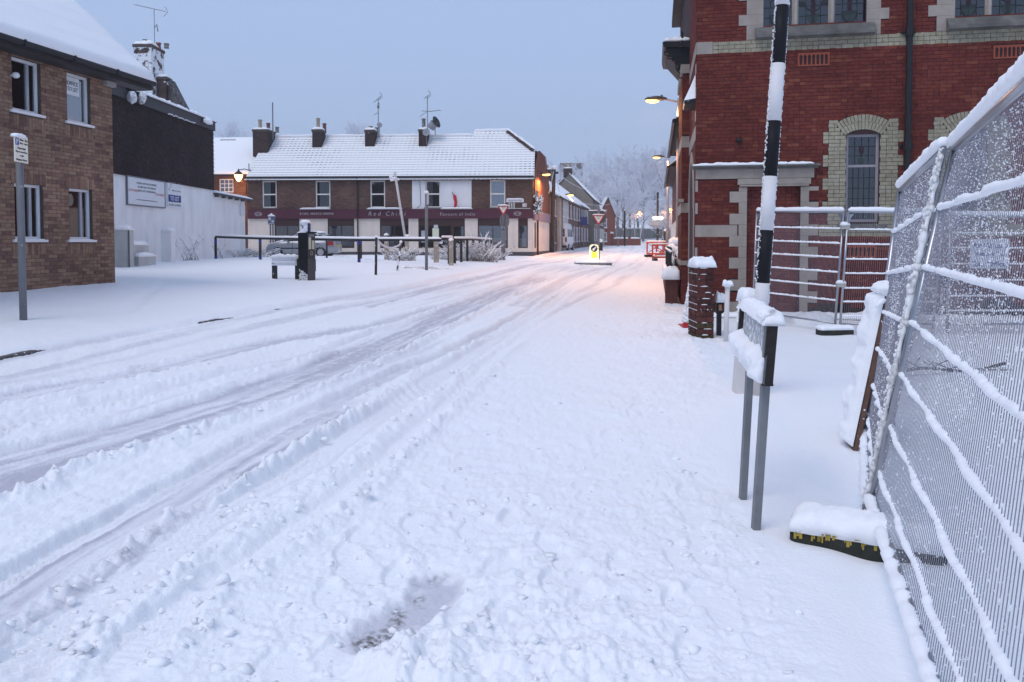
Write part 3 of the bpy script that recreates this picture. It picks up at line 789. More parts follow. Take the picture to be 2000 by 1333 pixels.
lay_bricks(off, fb, cells, BRICK_B, seed=5)
# return wall past the corner is just seen edge-on; windows
for i, (a, b, c, d) in enumerate(allw):
    cur = None
    if i == 2: cur = [(0, .72, M('office_blind', (.46,.43,.40), .9, .1))]
    if i == 3: cur = [(0, 1, M('office_wall_inside', (.52,.48,.44), .9, .06))]
    w = window(off, a, b, c, d, .07, UPVC, PANE if i not in (1,) else PANE_SKY, .055, 1, 1, curtain=cur, sill=(.07, .12, .05))
    m2 = MB(); m2.box(b-.26, b-.20, .078, .12, c+.055, d-.055); m2.box(b-.20, b-.055, .16, .17, c+.055, d-.055); m2.build('opening_light', M('opening_light', (.34,.36,.40), .3), w) if i != 1 else None
    m2 = MB(); m2.loaf(a-.06, b+.06, -.05, .07, c-.01, .025, i, 14, 4); m2.build('snow_cap', SNOW, w, smooth=True)
    if i == 1:
        x0, x1, z1, z0 = fb.rect(135,148,162,192)[0], fb.rect(135,148,162,192)[1], fb.uv(135,148)[1], fb.uv(162,190)[1]
        m2 = MB(); m2.box(x0, x1, .088, .092, z0, z1); q = m2.build('notice', M('paper', (.74,.76,.78), .7), w)
        gm = M('green_print', (.05,.12,.10), .6)
        text('OFFICE', q, gm, (x0+x1)/2, z0+(z1-z0)*.66, .086, (x1-x0)*.80, (z1-z0)*.22); text('TO LET', q, gm, (x0+x1)/2, z0+(z1-z0)*.34, .086, (x1-x0)*.78, (z1-z0)*.22)
    if i == 3:
        m2 = MB(); zc = c+(d-c)*.78; m2.prism([(a+.16+.08*math.cos(t), zc+.13*math.sin(t)) for t in [k*math.pi/10 for k in range(20)]], 'y', .10, .105); m2.build('door_seal', M('seal', (.20,.19,.15), .8), w)
# eaves, gutter and roof
yE = -.34; zG = fb.uv(225, 138, .34)[1]; xr = .92
mb = MB(); mb.box(XL, xr, yE, 0.02, zG-.20, zG-.17); mb.box(XL, xr, yE-.01, yE+.02, zG-.17, zG-.02); mb.build('soffit', M('dark_soffit', (.035,.03,.032), .6), off)
mb = MB(); mb.tube([(XL, yE-.07, zG-.05), (xr, yE-.07, zG-.05)], .06, 8)
for k in range(7): mb.box(-.4-k*1.25, -.36-k*1.25, yE-.14, yE-.01, zG-.12, zG+.005)
mb.build('gutter', SLATE, off)
sl = math.tan(R(42)); yR = 5.2
mb = MB(); mb.hexa([(XL,yE,zG-.05),(xr,yE,zG-.05),(xr,yR,zG-.05+sl*(yR-yE)),(XL,yR,zG-.05+sl*(yR-yE))], [(XL,yE,zG),(xr,yE,zG),(xr,yR,zG+sl*(yR-yE)),(XL,yR,zG+sl*(yR-yE))])
mb.hexa([(XL,yR+5.6,zG-.05),(xr,yR+5.6,zG-.05),(xr,yR+.01,zG-.05+sl*(yR-yE)),(XL,yR+.01,zG-.05+sl*(yR-yE))][::-1], [(XL,yR+5.6,zG),(xr,yR+5.6,zG),(xr,yR+.01,zG+sl*(yR-yE)),(XL,yR+.01,zG+sl*(yR-yE))][::-1])
mb.build('roof', SLATE, off)
mb = MB(); mb.poly([(.002,0,ZE),(.002,8,ZE),(.002,yR,zG+sl*(yR-yE)-.06),(.002,.0,zG-.06+sl*.4)]); mb.poly([(XL-.002,8,ZE),(XL-.002,0,ZE),(XL-.002,yR,zG+sl*(yR-yE)-.06)]); mb.build('gable_wall', MORT_B, off)
mb = MB(); mb.prism([(yE,zG-.20),(.25,zG-.20),(1.0,zG+sl*1.0-.1),(yR,zG+sl*(yR-yE)-.32),(yR,zG+sl*(yR-yE)-.06),(yE,zG-.06)], 'x', xr-.06, xr-.02); mb.build('bargeboard', M('dark_soffit', ()), off)
roof_snow(off, [(XL,yE-.10,zG-.02),(xr+.03,yE-.10,zG-.02),(xr+.03,yR,zG+sl*(yR-yE)+.08),(XL,yR,zG+sl*(yR-yE)+.08)], .15, nx=70, ny=60, amp=.018, ribs=(24, .022))
# alarm box and satellite-white lamp near the corner
x, z = fb.uv(210, 152); mb = MB(); mb.prism([(x-.16,z-.2),(x+.12,z-.2),(x+.16,z+.08),(x,z+.2),(x-.16,z+.12)], 'y', -.12, 0); mb.build('alarm_box', M('alarm_box', (.35,.33,.32), .5), off)
x, z = fb.uv(20, 148); mb = MB(); mb.blob((x, -.12, z), .07, .07, .06, .05, 2); mb.tube([(x, -.1, z), (x, .02, z)], .02, 6); mb.build('lamp', UPVC, off, smooth=True)
mb = MB(); mb.loaf(-.05, .45, -.3, .5, 0, .02); 
mb = MB(); mb.box(-2.5, .30, -.06, -.01, -.05, .05); mb.build('bare_earth', M('bare_earth', (.05,.04,.035), .95, .3), off)

# ------------------------------------------------------------------ white rendered building with dark tile-hung upper wall
O = at(418, 508, 40.0); O.z = .66
ft = Fac(O, .015, 1)
til = empty('rendered_building', O, 'white rendered building with a dark tile-hung upper wall and signboards', 'building', None, ft.ang)
XT = -17.0; ztile = ft.uv(418, 371)[1]; ztop = ft.uv(418, 240)[1]
TILEM = tone_mat('hung_tile', [(.034,.023,.024),(.046,.030,.031),(.058,.038,.037),(.038,.026,.028)], .7)
RENDER = M('white_render', (.80,.80,.80), .9, .05, 1.2, stain=.26)
mb = MB(); mb.box(XT, 0, 0, 9, -.4, ztile); mb.build('wall', RENDER, til)
mb = MB(); mb.box(XT, 0, .02, 9, ztile+.002, ztop-.02); mb.build('upper_wall', SLATE, til)
mb = MB(); k = 0; z = ztile-.04; rd = random.Random(9)
while z < ztop-.45:
    x = XT - (k % 2)*.085
    while x < 0:
        b = min(x+.17, .03 + (.02 if k % 2 else 0)); j = rd.uniform(-.004, .004)
        mb.hexa([(x+.003,-.075+j,z),(b-.003,-.075+j,z),(b-.003,-.05+j,z),(x+.003,-.05+j,z)], [(x+.003,-.03,z+.115),(b-.003,-.03,z+.115),(b-.003,-.01,z+.115),(x+.003,-.01,z+.115)], tone=rd.random())
        x += .17
    z += .105; k += 1
mb.build('tile_courses', TILEM, til, tone=True, kind='stuff')
mb = MB(); mb.box(XT, .06, -.14, .25, ztop-.46, ztop-.04); mb.box(XT, .1, -.2, .3, ztop-.04, ztop); mb.build('fascia', M('fascia_lead', (.05,.045,.05), .6, .2), til)
mb = MB(); mb.loaf(XT, .1, -.22, .35, ztop, .14, 4, 160, 8, .4); mb.build('snow_cap', SNOW, til, smooth=True)
mb = MB()
for k in range(26):
    x = -5.2+k*.11+rd.uniform(-.03,.03); mb.blob((x, -.15, ztop-.44+rd.uniform(-.03,.02)), .05, .04, .03, .3, 1)
mb.build('snow_patches', SNOW, til, smooth=True, kind='stuff')
for (px, py, sc) in [(258,190,1.0),(278,192,.9)]:
    x, z = ft.uv(px, py, .3); mb = MB(); mb.blob((x, -.3, z), .20*sc, .16, .30*sc, .18, 2); mb.box(x-.04, x+.04, -.2, 0, z-.05, z+.05); o = mb.build('floodlight', M('floodlight', (.55,.55,.53), .5, frost=.5), til)
x, z = ft.uv(408, 238, .3); mb = MB(); mb.blob((x, -.25, z), .5, .16, .16, .3, 2); mb.build('snow_lump', SNOW, til, smooth=True)
# signboards
def board(root, f, p0, p1, p2, p3, lines, mat, name, frame=None, y=-.06):
    a = f.uv(*p0); c = f.uv(*p2); b = f.uv(*p1); d = f.uv(*p3)
    x0, x1 = (a[0]+d[0])/2, (b[0]+c[0])/2; z1, z0 = (a[1]+b[1])/2, (c[1]+d[1])/2
    m = MB(); m.box(x0, x1, y, -.001, z0, z1); o = m.build(name, mat, root)
    if frame:
        m = MB(); t = .05
        m.box(x0-t, x0, y-.02, 0, z0-t, z1+t); m.box(x1, x1+t, y-.02, 0, z0-t, z1+t); m.box(x0, x1, y-.02, 0, z1, z1+t); m.box(x0, x1, y-.02, 0, z0-t, z0); m.build('frame', frame, o)
    for (s, u, v, w, h, mt) in lines: text(s, o, mt, x0+(x1-x0)*u, z0+(z1-z0)*v, y-.003, (x1-x0)*w, (z1-z0)*h)
    return o, x0, x1, z0, z1
BLK = M('black_print', (.03,.03,.035), .6); GRY = M('grey_print', (.12,.13,.15), .6); RED = M('red_print', (.42,.03,.05), .6); NAVY = M('navy_print', (.03,.045,.22), .6); WPR = M('white_print', (.8,.8,.82), .6)
BRD = M('sign_white', (.70,.72,.75), .5, .03)
board(til, ft, (246,346), (319,356), (319,404), (247,400), [('DESIGN AND DEVELOPMENT',.5,.82,.54,.075,GRY), ('IN AIRCRAFT INTERIORS',.5,.68,.48,.075,GRY), ('AND SOFT FURNISHINGS',.5,.54,.48,.075,GRY), ('DYERS',.15,.52,.24,.085,RED), ('DYERS',.86,.47,.24,.085,RED), ('• www.dyersinternational.com •',.5,.19,.58,.06,BLK)], BRD, 'signboard', M('sign_frame', (.16,.17,.20), .5))
tl, x0, x1, z0, z1 = board(til, ft, (325,355), (352,360), (351,408), (325,404), [('01582 469948',.5,.10,.86,.09,GRY), ('Allied Law & Notts',.62,.68,.64,.05,GRY)], BRD, 'letting_board')
m = MB(); m.box(x0+(x1-x0)*.04, x0+(x1-x0)*.97, -.066, -.061, z0+(z1-z0)*.22, z0+(z1-z0)*.50); bb = m.build('banner', NAVY, tl); text('TO LET', bb, WPR, (x0+x1)/2, z0+(z1-z0)*.36, -.070, (x1-x0)*.66, (z1-z0)*.17)
for k in range(3):
    m = MB(); u, v = x0+(x1-x0)*(.10+.07*k), z0+(z1-z0)*(.70+.105*k); s = (z1-z0)*.05
    m.prism([(u-s,v+s),(u,v-s),(u+s,v+s),(u,v-s*.1)], 'y', -.066, -.061); m.build('logo_mark', M('dark_green_print', (.02,.07,.07), .6), tl)
# skylight-less roof slab behind the parapet
mb = MB(); mb.box(XT, 0, .35, 9, ztop-.02, ztop+.02); mb.build('roof', SNOW, til)

# lean-to beyond it
O2 = ft.w(0, 0, 0); fl = Fac(Vector((O2.x, O2.y, O2.z)), .015, 1)
lea = empty('lean_to', O2, 'low white lean-to with a snowy sloping roof and small notice', 'outbuilding', None, fl.ang)
zl0 = fl.uv(420, 376)[1]; zl1 = fl.uv(480, 387)[1]; XE = fl.uv(480, 400)[0]
mb = MB(); mb.prism([(0.01,-.4),(XE,-.4),(XE,zl1-.12),(0.01,zl0-.12)], 'y', .05, 4); mb.build('wall', RENDER, lea)
mb = MB(); mb.prism([(0,zl0-.12),(XE+.35,zl1-.14),(XE+.35,zl1-.06),(0,zl0-.04)], 'y', -.25, 4.1); 
for k in range(6): q = k*XE/5+.2; mb.box(q-.04, q+.04, -.22, 0, zl0+(zl1-zl0)*q/XE-.25, zl0+(zl1-zl0)*q/XE-.125)
mb.build('roof', M('grey_timber', (.10,.10,.11), .8), lea)
roof_snow(lea, [(0,-.28,zl0-.05),(XE+.4,-.28,zl1-.07),(XE+.4,4.1,zl1-.03),(0,4.1,zl0-.02)], .16, nx=30, ny=16)
board(lea, fl, (470,400), (479,401), (479,422), (470,421), [('PRIVATE',.5,.84,.7,.12,NAVY), ('CAR PARK',.5,.66,.8,.12,NAVY), ('Authorised',.5,.42,.8,.08,GRY), ('vehicles only',.5,.26,.8,.08,GRY)], BRD, 'notice', None, .035)

# gabled house with the big chimney behind it
g0 = at(250, 300, 43)
gh = empty('gabled_house', (g0.x, 43, .6), 'grey gable end with a tall snow-plastered chimney stack behind the tiled wall', 'house')
def gp(px, py, Y=43.0): p = at(px, py, Y); return (p.x-g0.x, p.z-.6)
GR = M('grey_render', (.14,.13,.12), .9, .15, 2, stain=.4)
mb = MB(); mb.prism([gp(205,262), gp(372,262), gp(355,213), gp(331,166), gp(300,150), gp(262,185), gp(225,222)], 'y', 0, .5); mb.build('wall', GR, gh)
mb = MB(); a, b = gp(330,160), gp(362,222); mb.hexa([(a[0],-.15,a[1]-.1),(b[0],-.15,b[1]-.1),(b[0],.6,b[1]-.1),(a[0],.6,a[1]-.1)], [(a[0]+.08,-.15,a[1]+.12),(b[0]+.1,-.15,b[1]+.1),(b[0]+.1,.6,b[1]+.1),(a[0]+.08,.6,a[1]+.12)]); mb.build('roof', M('roof_tile', (.05,.04,.04), .8, frost=.3), gh)
mb = MB(); a, b = gp(266,184), gp(304,138); a2, b2 = gp(276,186), gp(312,143)
mb.hexa([(a[0],-.3,a[1]-.08),(b[0],-.3,b[1]-.08),(b[0],.6,b[1]-.08),(a[0],.6,a[1]-.08)][::1], [(a2[0],-.35,a2[1]+.12),(b2[0],-.35,b2[1]+.1),(b2[0],.5,b2[1]+.2),(a2[0],.5,a2[1]+.2)]); mb.build('snow_coping', SNOW, gh, smooth=False)
mb = MB(); a, b = gp(302,150), gp(332,168); mb.loaf(a[0]+.05, b[0], -.2, .5, b[1]+.05, .22, 3, 12, 6, zf=lambda x, y: a[1]+(b[1]-a[1])*(x-a[0])/(b[0]-a[0])); mb.build('snow_cap', SNOW, gh, smooth=True)
BRK_CH = tone_mat('chimney_brick', [(.05,.035,.035),(.08,.05,.045),(.11,.065,.055),(.07,.05,.05)], frost=.62, fscale=2.6)
BRK_CH2 = tone_mat('chimney_brick_bare', [(.05,.035,.035),(.08,.05,.045),(.11,.065,.055),(.07,.05,.05)], frost=.14, fscale=3.5)
# stack set at an angle so two of its faces show
def bricks_on_box(root, x0, x1, y0, y1, z0, z1, mat, L=.225, H=.075, name='brickwork', seed=1, proud=.006):
    """brick courses round a free-standing box, corners bonded"""
    rd = random.Random(seed); mb = MB(); k = 0; z = z0
    while z < z1-.02:
        o = 0 if k % 2 else .5
        for (a0, a1, fn) in ((x0, x1, lambda p, q: (p, q, y0-proud, y0+.05)), (x0, x1, lambda p, q: (p, q, y1-.05, y1+proud)), (y0, y1, lambda p, q: (x1-.05, x1+proud, p, q)), (y0, y1, lambda p, q: (x0-proud, x0+.05, p, q))):
            p = a0 - o*L
            while p < a1-.02:
                u, w2 = max(p, a0), min(p+L, a1)
                if w2-u > .02: b = fn(u+.005, w2-.005); mb.box(*b, z+.005, min(z+H, z1)-.005, tone=rd.random())
                p += L
        z += H; k += 1
    mb.build(name, mat, root, tone=True, kind='stuff')
ca, cb = gp(265,128, 42.6), gp(263,88, 42.6); cw = gp(283,100,42.6)[0]-ca[0]
st = MB(); X0, X1 = ca[0], gp(325,100,44)[0]; zb, zt_ = gp(300,165)[1], gp(265,92)[1]
def stack(root, x0, x1, y0, y1, z0, z1, mat, pots=(), mort=MORT_B, cap=.10, snow=.14, seed=1):
    o = MB(); o.box(x0, x1, y0, y1, z0, z1); c = o.build('chimney', mort, root)
    bricks_on_box(c, x0, x1, y0, y1, z0, z1-.16, mat, seed=seed)
    o = MB(); o.box(x0-.05, x1+.05, y0-.05, y1+.05, z1-.16, z1); o.build('corbel', mort, c)
    o = MB(); o.loaf(x0-.05, x1+.05, y0-.05, y1+.05, z1, snow, seed, 10, 10, .3); o.build('snow_cap', SNOW, c, smooth=True)
    for (px, py, r, h, col) in pots:
        o = MB(); o.lathe([(r*1.05, 0), (r*.9, .05), (r*.85, h-.1), (r*1.05, h-.08), (r*1.05, h), (r*.8, h)], (px, py, z1), 10); o.build('chimney_pot', M('pot_'+col, {'buff': (.36,.30,.22), 'red': (.20,.08,.06), 'grey': (.2,.19,.18)}[col], .8, frost=.2, fscale=9), c, smooth=True)
    return c
stack(gh, X0, X1-.1, -.6, .9, zb-.8, zt_, BRK_CH, [(X0+.45, -.2, .14, .34, 'grey'), (X0+.95, .3, .14, .3, 'red'), (X0+1.4, .3, .14, .26, 'grey')], snow=.25)
stack(gh, gp(312,150)[0], gp(328,150)[0], -.25, .4, gp(300,215)[1], gp(320,152)[1], BRK_CH2, [], snow=.16)
# aerial on the stack
def aerial(name, base, h, boom, tilt, label, r=.018, extra=None, n=9):
    a = empty(name, base, label, 'aerial', 'television aerials on the roofs')
    m = MB(); m.tube([(0,0,0),(0,0,h)], r, 6); m.build('mast', M('aerial_metal', (.16,.16,.17), .5, frost=.15), a)
    m = MB(); bx = boom; m.tube([(-bx*.62,0,h-tilt*-.62*bx),(bx*.38,0,h-tilt*.38*bx)], r*.8, 6)
    for k in range(n):
        t = -.6+.9*k/(n-1); m.tube([(t*bx, -.22, h-tilt*t*bx), (t*bx, .22, h-tilt*t*bx)], r*.35, 4)
    t = .37; m.tube([(t*bx-.05,0,h-tilt*t*bx+.28),(t*bx+.12,0,h-tilt*t*bx+.02)], r*.8, 5); m.tube([(t*bx-.12,0,h-tilt*t*bx-.28),(t*bx+.12,0,h-tilt*t*bx-.02)], r*.8, 5)
    m.build('array', M('aerial_metal', ()), a)
    return a
p = at(302, 90, 43.2); ph = at(302, 18, 43.2)
A1 = aerial('television_aerial', p, ph.z-p.z, 1.75, .22, 'long yagi aerial on a mast above the tall snow-plastered chimney')
m = MB(); m.tube([(.0,0,-1.05+ph.z-p.z),(.14,0,-.85+ph.z-p.z),(.2,0,-1.25+ph.z-p.z)], .03, 5); m.build('bracket', M('aerial_metal', ()), A1)
# bits in the yard against the white wall
def wall_post(px, py0, py1, w, label, Y, mat, rd_=.18):
    b = at(px, py1, Y); t = at(px, py0, Y); e = empty('gate_post', (b.x, b.y, b.z-.2), label, 'post')
    m = MB(); m.box(-w/2, w/2, -w/2, w/2, 0, t.z-b.z+.2-.12); m.build('pillar', mat, e)
    m = MB(); m.loaf(-w/2-.04, w/2+.04, -w/2-.04, w/2+.04, t.z-b.z+.08, .16, px, 8, 8, .2); m.build('snow_cap', SNOW, e, smooth=True); return e
GP = M('pale_post', (.50,.51,.50), .9, .1, 4, stain=.4)
wall_post(329, 447, 509, .42, 'square rendered post standing alone against the white wall', 32.5, M('white_render', ()))
e = wall_post(240, 443, 518, .55, 'pale gate post beside the brick office corner with drain pipe', 27.8, GP)
m = MB(); m.tube([(.33,-.2,.1),(.33,-.2,1.45)], .03, 6); m.build('drain_pipe', M('drain', (.1,.1,.11), .5), e)
b = at(256, 516, 28.4); e = empty('stepped_wall', (b.x, b.y, b.z-.15), 'low stepped wall stub with snow on both steps', 'wall')
m = MB(); m.box(-.15,.10,-.15,1.2,0,.85); m.box(.102,.36,-.15,1.2,0,.42); m.build('masonry', GP, e)
m = MB(); m.loaf(-.16,.11,-.16,1.2,.85,.14,2,6,12); m.loaf(.10,.38,-.16,1.2,.42,.14,3,6,12); m.build('snow_cap', SNOW, e, smooth=True)
# ------------------------------------------------------------------ the restaurant range across the end of the car park
O = at(1040, 503, 52.0); O.z = .52
fr_ = Fac(O, 1, -.045)
res = empty('restaurant', O, 'long brown brick restaurant with maroon fascia, cream shopfront and snowy tiled roof', 'restaurant', None, fr_.ang)
BRK_R = tone_mat('restaurant_brick', [(.085,.052,.045),(.12,.07,.056),(.15,.09,.07),(.105,.062,.05),(.17,.105,.085)])
XL = fr_.uv(484, 420)[0]; ZE = fr_.uv(760, 346)[1]; ZF1 = fr_.uv(760, 409)[1]; ZF0 = fr_.uv(760, 427.5)[1]
up = []
for (a, b) in [(512,540),(616,645),(723,752),(831,860),(957,987)]:
    up.append((fr_.uv(a, 353)[0], fr_.uv(b, 353)[0], fr_.uv(760, 406)[1], fr_.uv(760, 353)[1]))
shopz = (fr_.uv(760, 485)[1], ZF0); shops = []
for (a, b) in [(536,585),(640,692),(742,798),(817,908),(933,992),(1012,1031)]:
    shops.append((fr_.uv(a, 450)[0], fr_.uv(b, 450)[0], *shopz))
mb = MB(); wall(mb, XL, 0, ZF0, ZE, up, .22); mb.box(XL, -.001, .23, 8, ZF0, ZE); mb.build('wall', MORT_B, res)
mbk = MB(); rd = random.Random(21)
for (a, b, c, d) in courses(XL, 0, ZF1, ZE-.05, up+[(fr_.uv(805,380)[0], fr_.uv(921,380)[0], ZF1, ZE)], .225, .075): mbk.box(a+.005, b-.005, -.006-rd.random()*.003, .02, c+.005, d-.005, tone=rd.random(), back=False)
mbk.build('brickwork', BRK_R, res, tone=True, kind='stuff')
mb = MB(); pl = fr_.uv(760, 492.5)[1]; wall(mb, XL, 0, pl, ZF0, shops, .22, y=-.01); mb.box(XL, -.001, 1.8, 8, -.5, ZF0-.002); mb.build('shopfront', CREAM, res)
mb = MB(); mb.box(XL, .03, -.05, .21, -.6, pl-.002); mb.build('plinth', M('dark_plinth', (.06,.06,.07), .8, .15), res)
mb = MB(); mb.box(XL+.05, .05, -.14, .0, ZF0, ZF1); fa = mb.build('fascia', MAROON, res)
LET = M('silver_lettering', (.62,.60,.60), .4)
def fx(px): return fr_.uv(px, 418)[0]
zc = (ZF0+ZF1)/2; hF = ZF1-ZF0
text('01582 480053/480040', fa, LET, (fx(587)+fx(652))/2, zc+.02, -.145, fx(652)-fx(587), hF*.24, gap=1.4, thin=.003)
text('Red Chilli', fa, LET, (fx(721)+fx(793))/2, zc+.02, -.145, fx(793)-fx(721), hF*.44, shear=.2, gap=1.55, thin=.018)
text('flavours of India', fa, LET, (fx(860)+fx(928))/2, zc-.02, -.145, fx(928)-fx(860), hF*.34, gap=1.3, thin=.015)
for px in (506, 1011):
    x = fx(px); m = MB(); r1, r2 = .25, .13; k = 24
    for i in range(k):
        t, t2 = 2*math.pi*i/k, 2*math.pi*(i+1)/k
        m.quad((x+r1*math.cos(t),-.147,zc+r2*math.sin(t)),(x+r1*math.cos(t2),-.147,zc+r2*math.sin(t2)),(x+(r1-.02)*math.cos(t2),-.147,zc+(r2-.02)*math.sin(t2)),(x+(r1-.02)*math.cos(t),-.147,zc+(r2-.02)*math.sin(t)))
    m.build('oval_emblem', LET, fa); text('No. 106', fa, LET, x, zc, -.146, .36, .09)
for (a, b) in [(588,648),(718,788),(862,924)]:
    m = MB(); m.box(fx(a), fx(b), -.34, -.20, ZF1-.03, ZF1+.03); m.box(fx(a)+.2, fx(a)+.24, -.2, -.1, ZF1-.02, ZF1+.02); m.box(fx(b)-.24, fx(b)-.2, -.2, -.1, ZF1-.02, ZF1+.02); tl_ = m.build('trough_light', M('trough_grey', (.3,.3,.32), .5), res)
    m = MB(); m.loaf(fx(a), fx(b), -.35, -.19, ZF1+.03, .07, a, 30, 5); m.build('snow_cap', SNOW, tl_, smooth=True)
# white panel, chilli emblem
x0, x1 = fr_.uv(805,380)[0], fr_.uv(921,380)[0]; mb = MB(); h4 = [up[3]]
wall(mb, x0, x1, ZF1+.01, ZE-.06, h4, .03, y=-.035); mb.build('white_panel', M('panel_white', (.70,.71,.73), .85, .05, 2, stain=.2), res)
m = MB(); P = [fr_.uv(*q) for q in [(886,380),(888.5,384),(889,389),(890.5,395),(890,401),(888,406),(884,407.3)]]; W_ = [.02,.115,.11,.095,.10,.075,.02]
m.tube([(p[0], -.09, p[1]) for p in P], W_, 8); 
ch = m.build('chilli_emblem', M('chilli_red', (.42,.02,.025), .4), res, smooth=True)
m = MB(); a = fr_.uv(885,378); m.tube([(a[0], -.09, a[1]-.07), (a[0]-.03, -.09, a[1]+.06)], .025, 6); m.build('stalk', M('stalk', (.03,.05,.02)), ch)
m = MB(); a, b = fr_.uv(820,350), fr_.uv(822,400); m.tube([(a[0],-.06,a[1]),(b[0],-.06,b[1]),(b[0]-.25,-.06,b[1]-.25)], .015, 5); m.build('cable', M('drain', ()), res)
# upper windows
for i, (a, b, c, d) in enumerate(up):
    cur = [[(0,.55,CURT)], [(.18,1,CURT)], None, [(0,.45,M('white_thing',(.5,.5,.48)))], [(0,1,M('obscured',(.60,.63,.66)))]][i]
    w = window(res, a, b, c, d, .06, M('sash_cream', (.72,.70,.66), .5), PANE if i != 2 else PANE_SKY, .085, 2, 1, .09, sill=(.10, .14, .07), sill_m=STONE_D, curtain=cur)
    m = MB(); m.box(a-.12, b+.12, -.012, .05, d+.001, d+.16); m.build('lintel', BRK_R, w, tone=True)
# shop windows
FILM = M('window_film', (.42,.42,.42), .8)
WOODR = M('dark_red_wood', (.05,.022,.022), .5, .15)
for i, (a, b, c, d) in enumerate(shops):
    nc = 1 if i == 5 else (4 if i == 3 else 2)
    fzz = d-.42
    mbx = MB(); mbx.box(a, b, .02, .10, fzz, d-.002); mbx.build('transom', WOODR, res)
    if i == 3:
        xm = a+(b-a)*.72
        w = window(res, a, xm, c, fzz-.001, .05, WOODR, PANE, .08, 1, 2, .07); nx0 = a+(b-a)*.40
        w2 = window(res, xm+.001, b, -.05, fzz-.001, .05, WOODR, PANE, .11, 1, 1, name='door', splits=[1.0])
        for (u0, u1, v0, v1, col) in [(.30,.44,.30,.85,(.62,.66,.52)),(.33,.42,.86,1.02,(.55,.58,.6)),(.45,.52,.18,.36,(.6,.62,.66)),(.06,.14,.25,.75,(.35,.38,.44))]:
            m = MB(); m.box(a+(b-a)*u0, a+(b-a)*u1, .045, .05, c+(fzz-c)*v0, c+(fzz-c)*v1); m.build('poster', M('poster%d' % int(u0*100), col, .6), w)
    else:
        w = window(res, a, b, c, fzz-.001, .05, WOODR, PANE, .07, 1, nc, .06, sill=(.0, .03, .03))
        if i in (4, 5): m = MB(); m.box(a+.1, b-.1, .12, .13, c+.07, c+(fzz-c)*.42); m.build('window_film', FILM, w)
        if i in (1,): m = MB(); m.box(a+.1, b-.1, .14, .15, c+.07, c+(fzz-c)*.25); m.build('inner_blind', FILM, w)
    m = MB(); m.box(a, b, .9, 1.0, -.3, d); m.build('back_wall', DARKIN, res)
m = MB(); m.box(*[fr_.uv(q, 463)[0] for q in (916, 924)], -.05, -.012, fr_.uv(0,468)[1] if False else fr_.uv(920,467)[1], fr_.uv(920,461)[1]); m.build('plaque', M('plaque', (.25,.24,.23)), res)
# rainwater
gutter(res, XL-.1, .1, -.22, ZE-.02, .07)
x = fr_.uv(699,400)[0]; m = MB(); m.tube([(x,-.2,ZE-.05),(x,-.2,ZE-.2),(x,-.09,ZE-.45),(x,-.09,ZF1+.05),(x,-.2,ZF1),(x,-.2,ZF0),(x,-.09,ZF0-.1),(x,-.09,0)], .045, 7); m.build('downpipe', DARKIRON, res)
# roof: front slope with courses of pantiles showing through thin snow
sl = .83; D1, D2 = 4.0, 4.5
def rz(y): return ZE + .02 + sl*y
xk = fr_.uv(925,266,-4)[0]; xh = fr_.uv(992,256,-4.5)[0]
zh = None
hipx, hipz = .12, None
for k in range(200):
    yy = k*.03; P = fr_.w(.12, rz(yy), yy); dv = P-EYE; py = CY - F*dv.dot(UP)/dv.dot(FWD)
    if py < 293: hipz = yy; break
m = MB()
m.poly([(XL-.1,-.25,rz(-.25)-.08),(.12,-.25,rz(-.25)-.08),(.12,hipz,rz(hipz)-.08),(xh,D2,rz(D2)-.08),(xk,D2,rz(D2)-.08),(xk,D1,rz(D1)-.08),(XL-.1,D1,rz(D1)-.08)])
m.poly([(XL-.1,D1,rz(D1)-.08),(xk,D1,rz(D1)-.08),(xk,8.1,ZE-.1),(XL-.1,8.1,ZE-.1)]); m.poly([(xk,D2,rz(D2)-.08),(xh,D2,rz(D2)-.08),(.12,5.6,rz(hipz)-.08),(.12,8.2,ZE-.1),(xk,8.2,ZE-.1)]); m.poly([(.12,hipz,rz(hipz)-.08),(.12,5.6,rz(hipz)-.08),(xh,D2,rz(D2)-.08)])
m.poly([(xk,D1,rz(D1)-.08),(xk,D2,rz(D2)-.08),(xk,D2+.5,rz(D1)-.08)])
m.build('roof', M('pantile', (.075,.05,.05), .8, .2, 6), res)
def xmax(y): return .12 if y <= hipz else .12 + (xh-.12)*(y-hipz)/(D2-hipz)
ts, sn = MB(), MB(); st = .30; yk = -.27; k = 0; rd = random.Random(4)
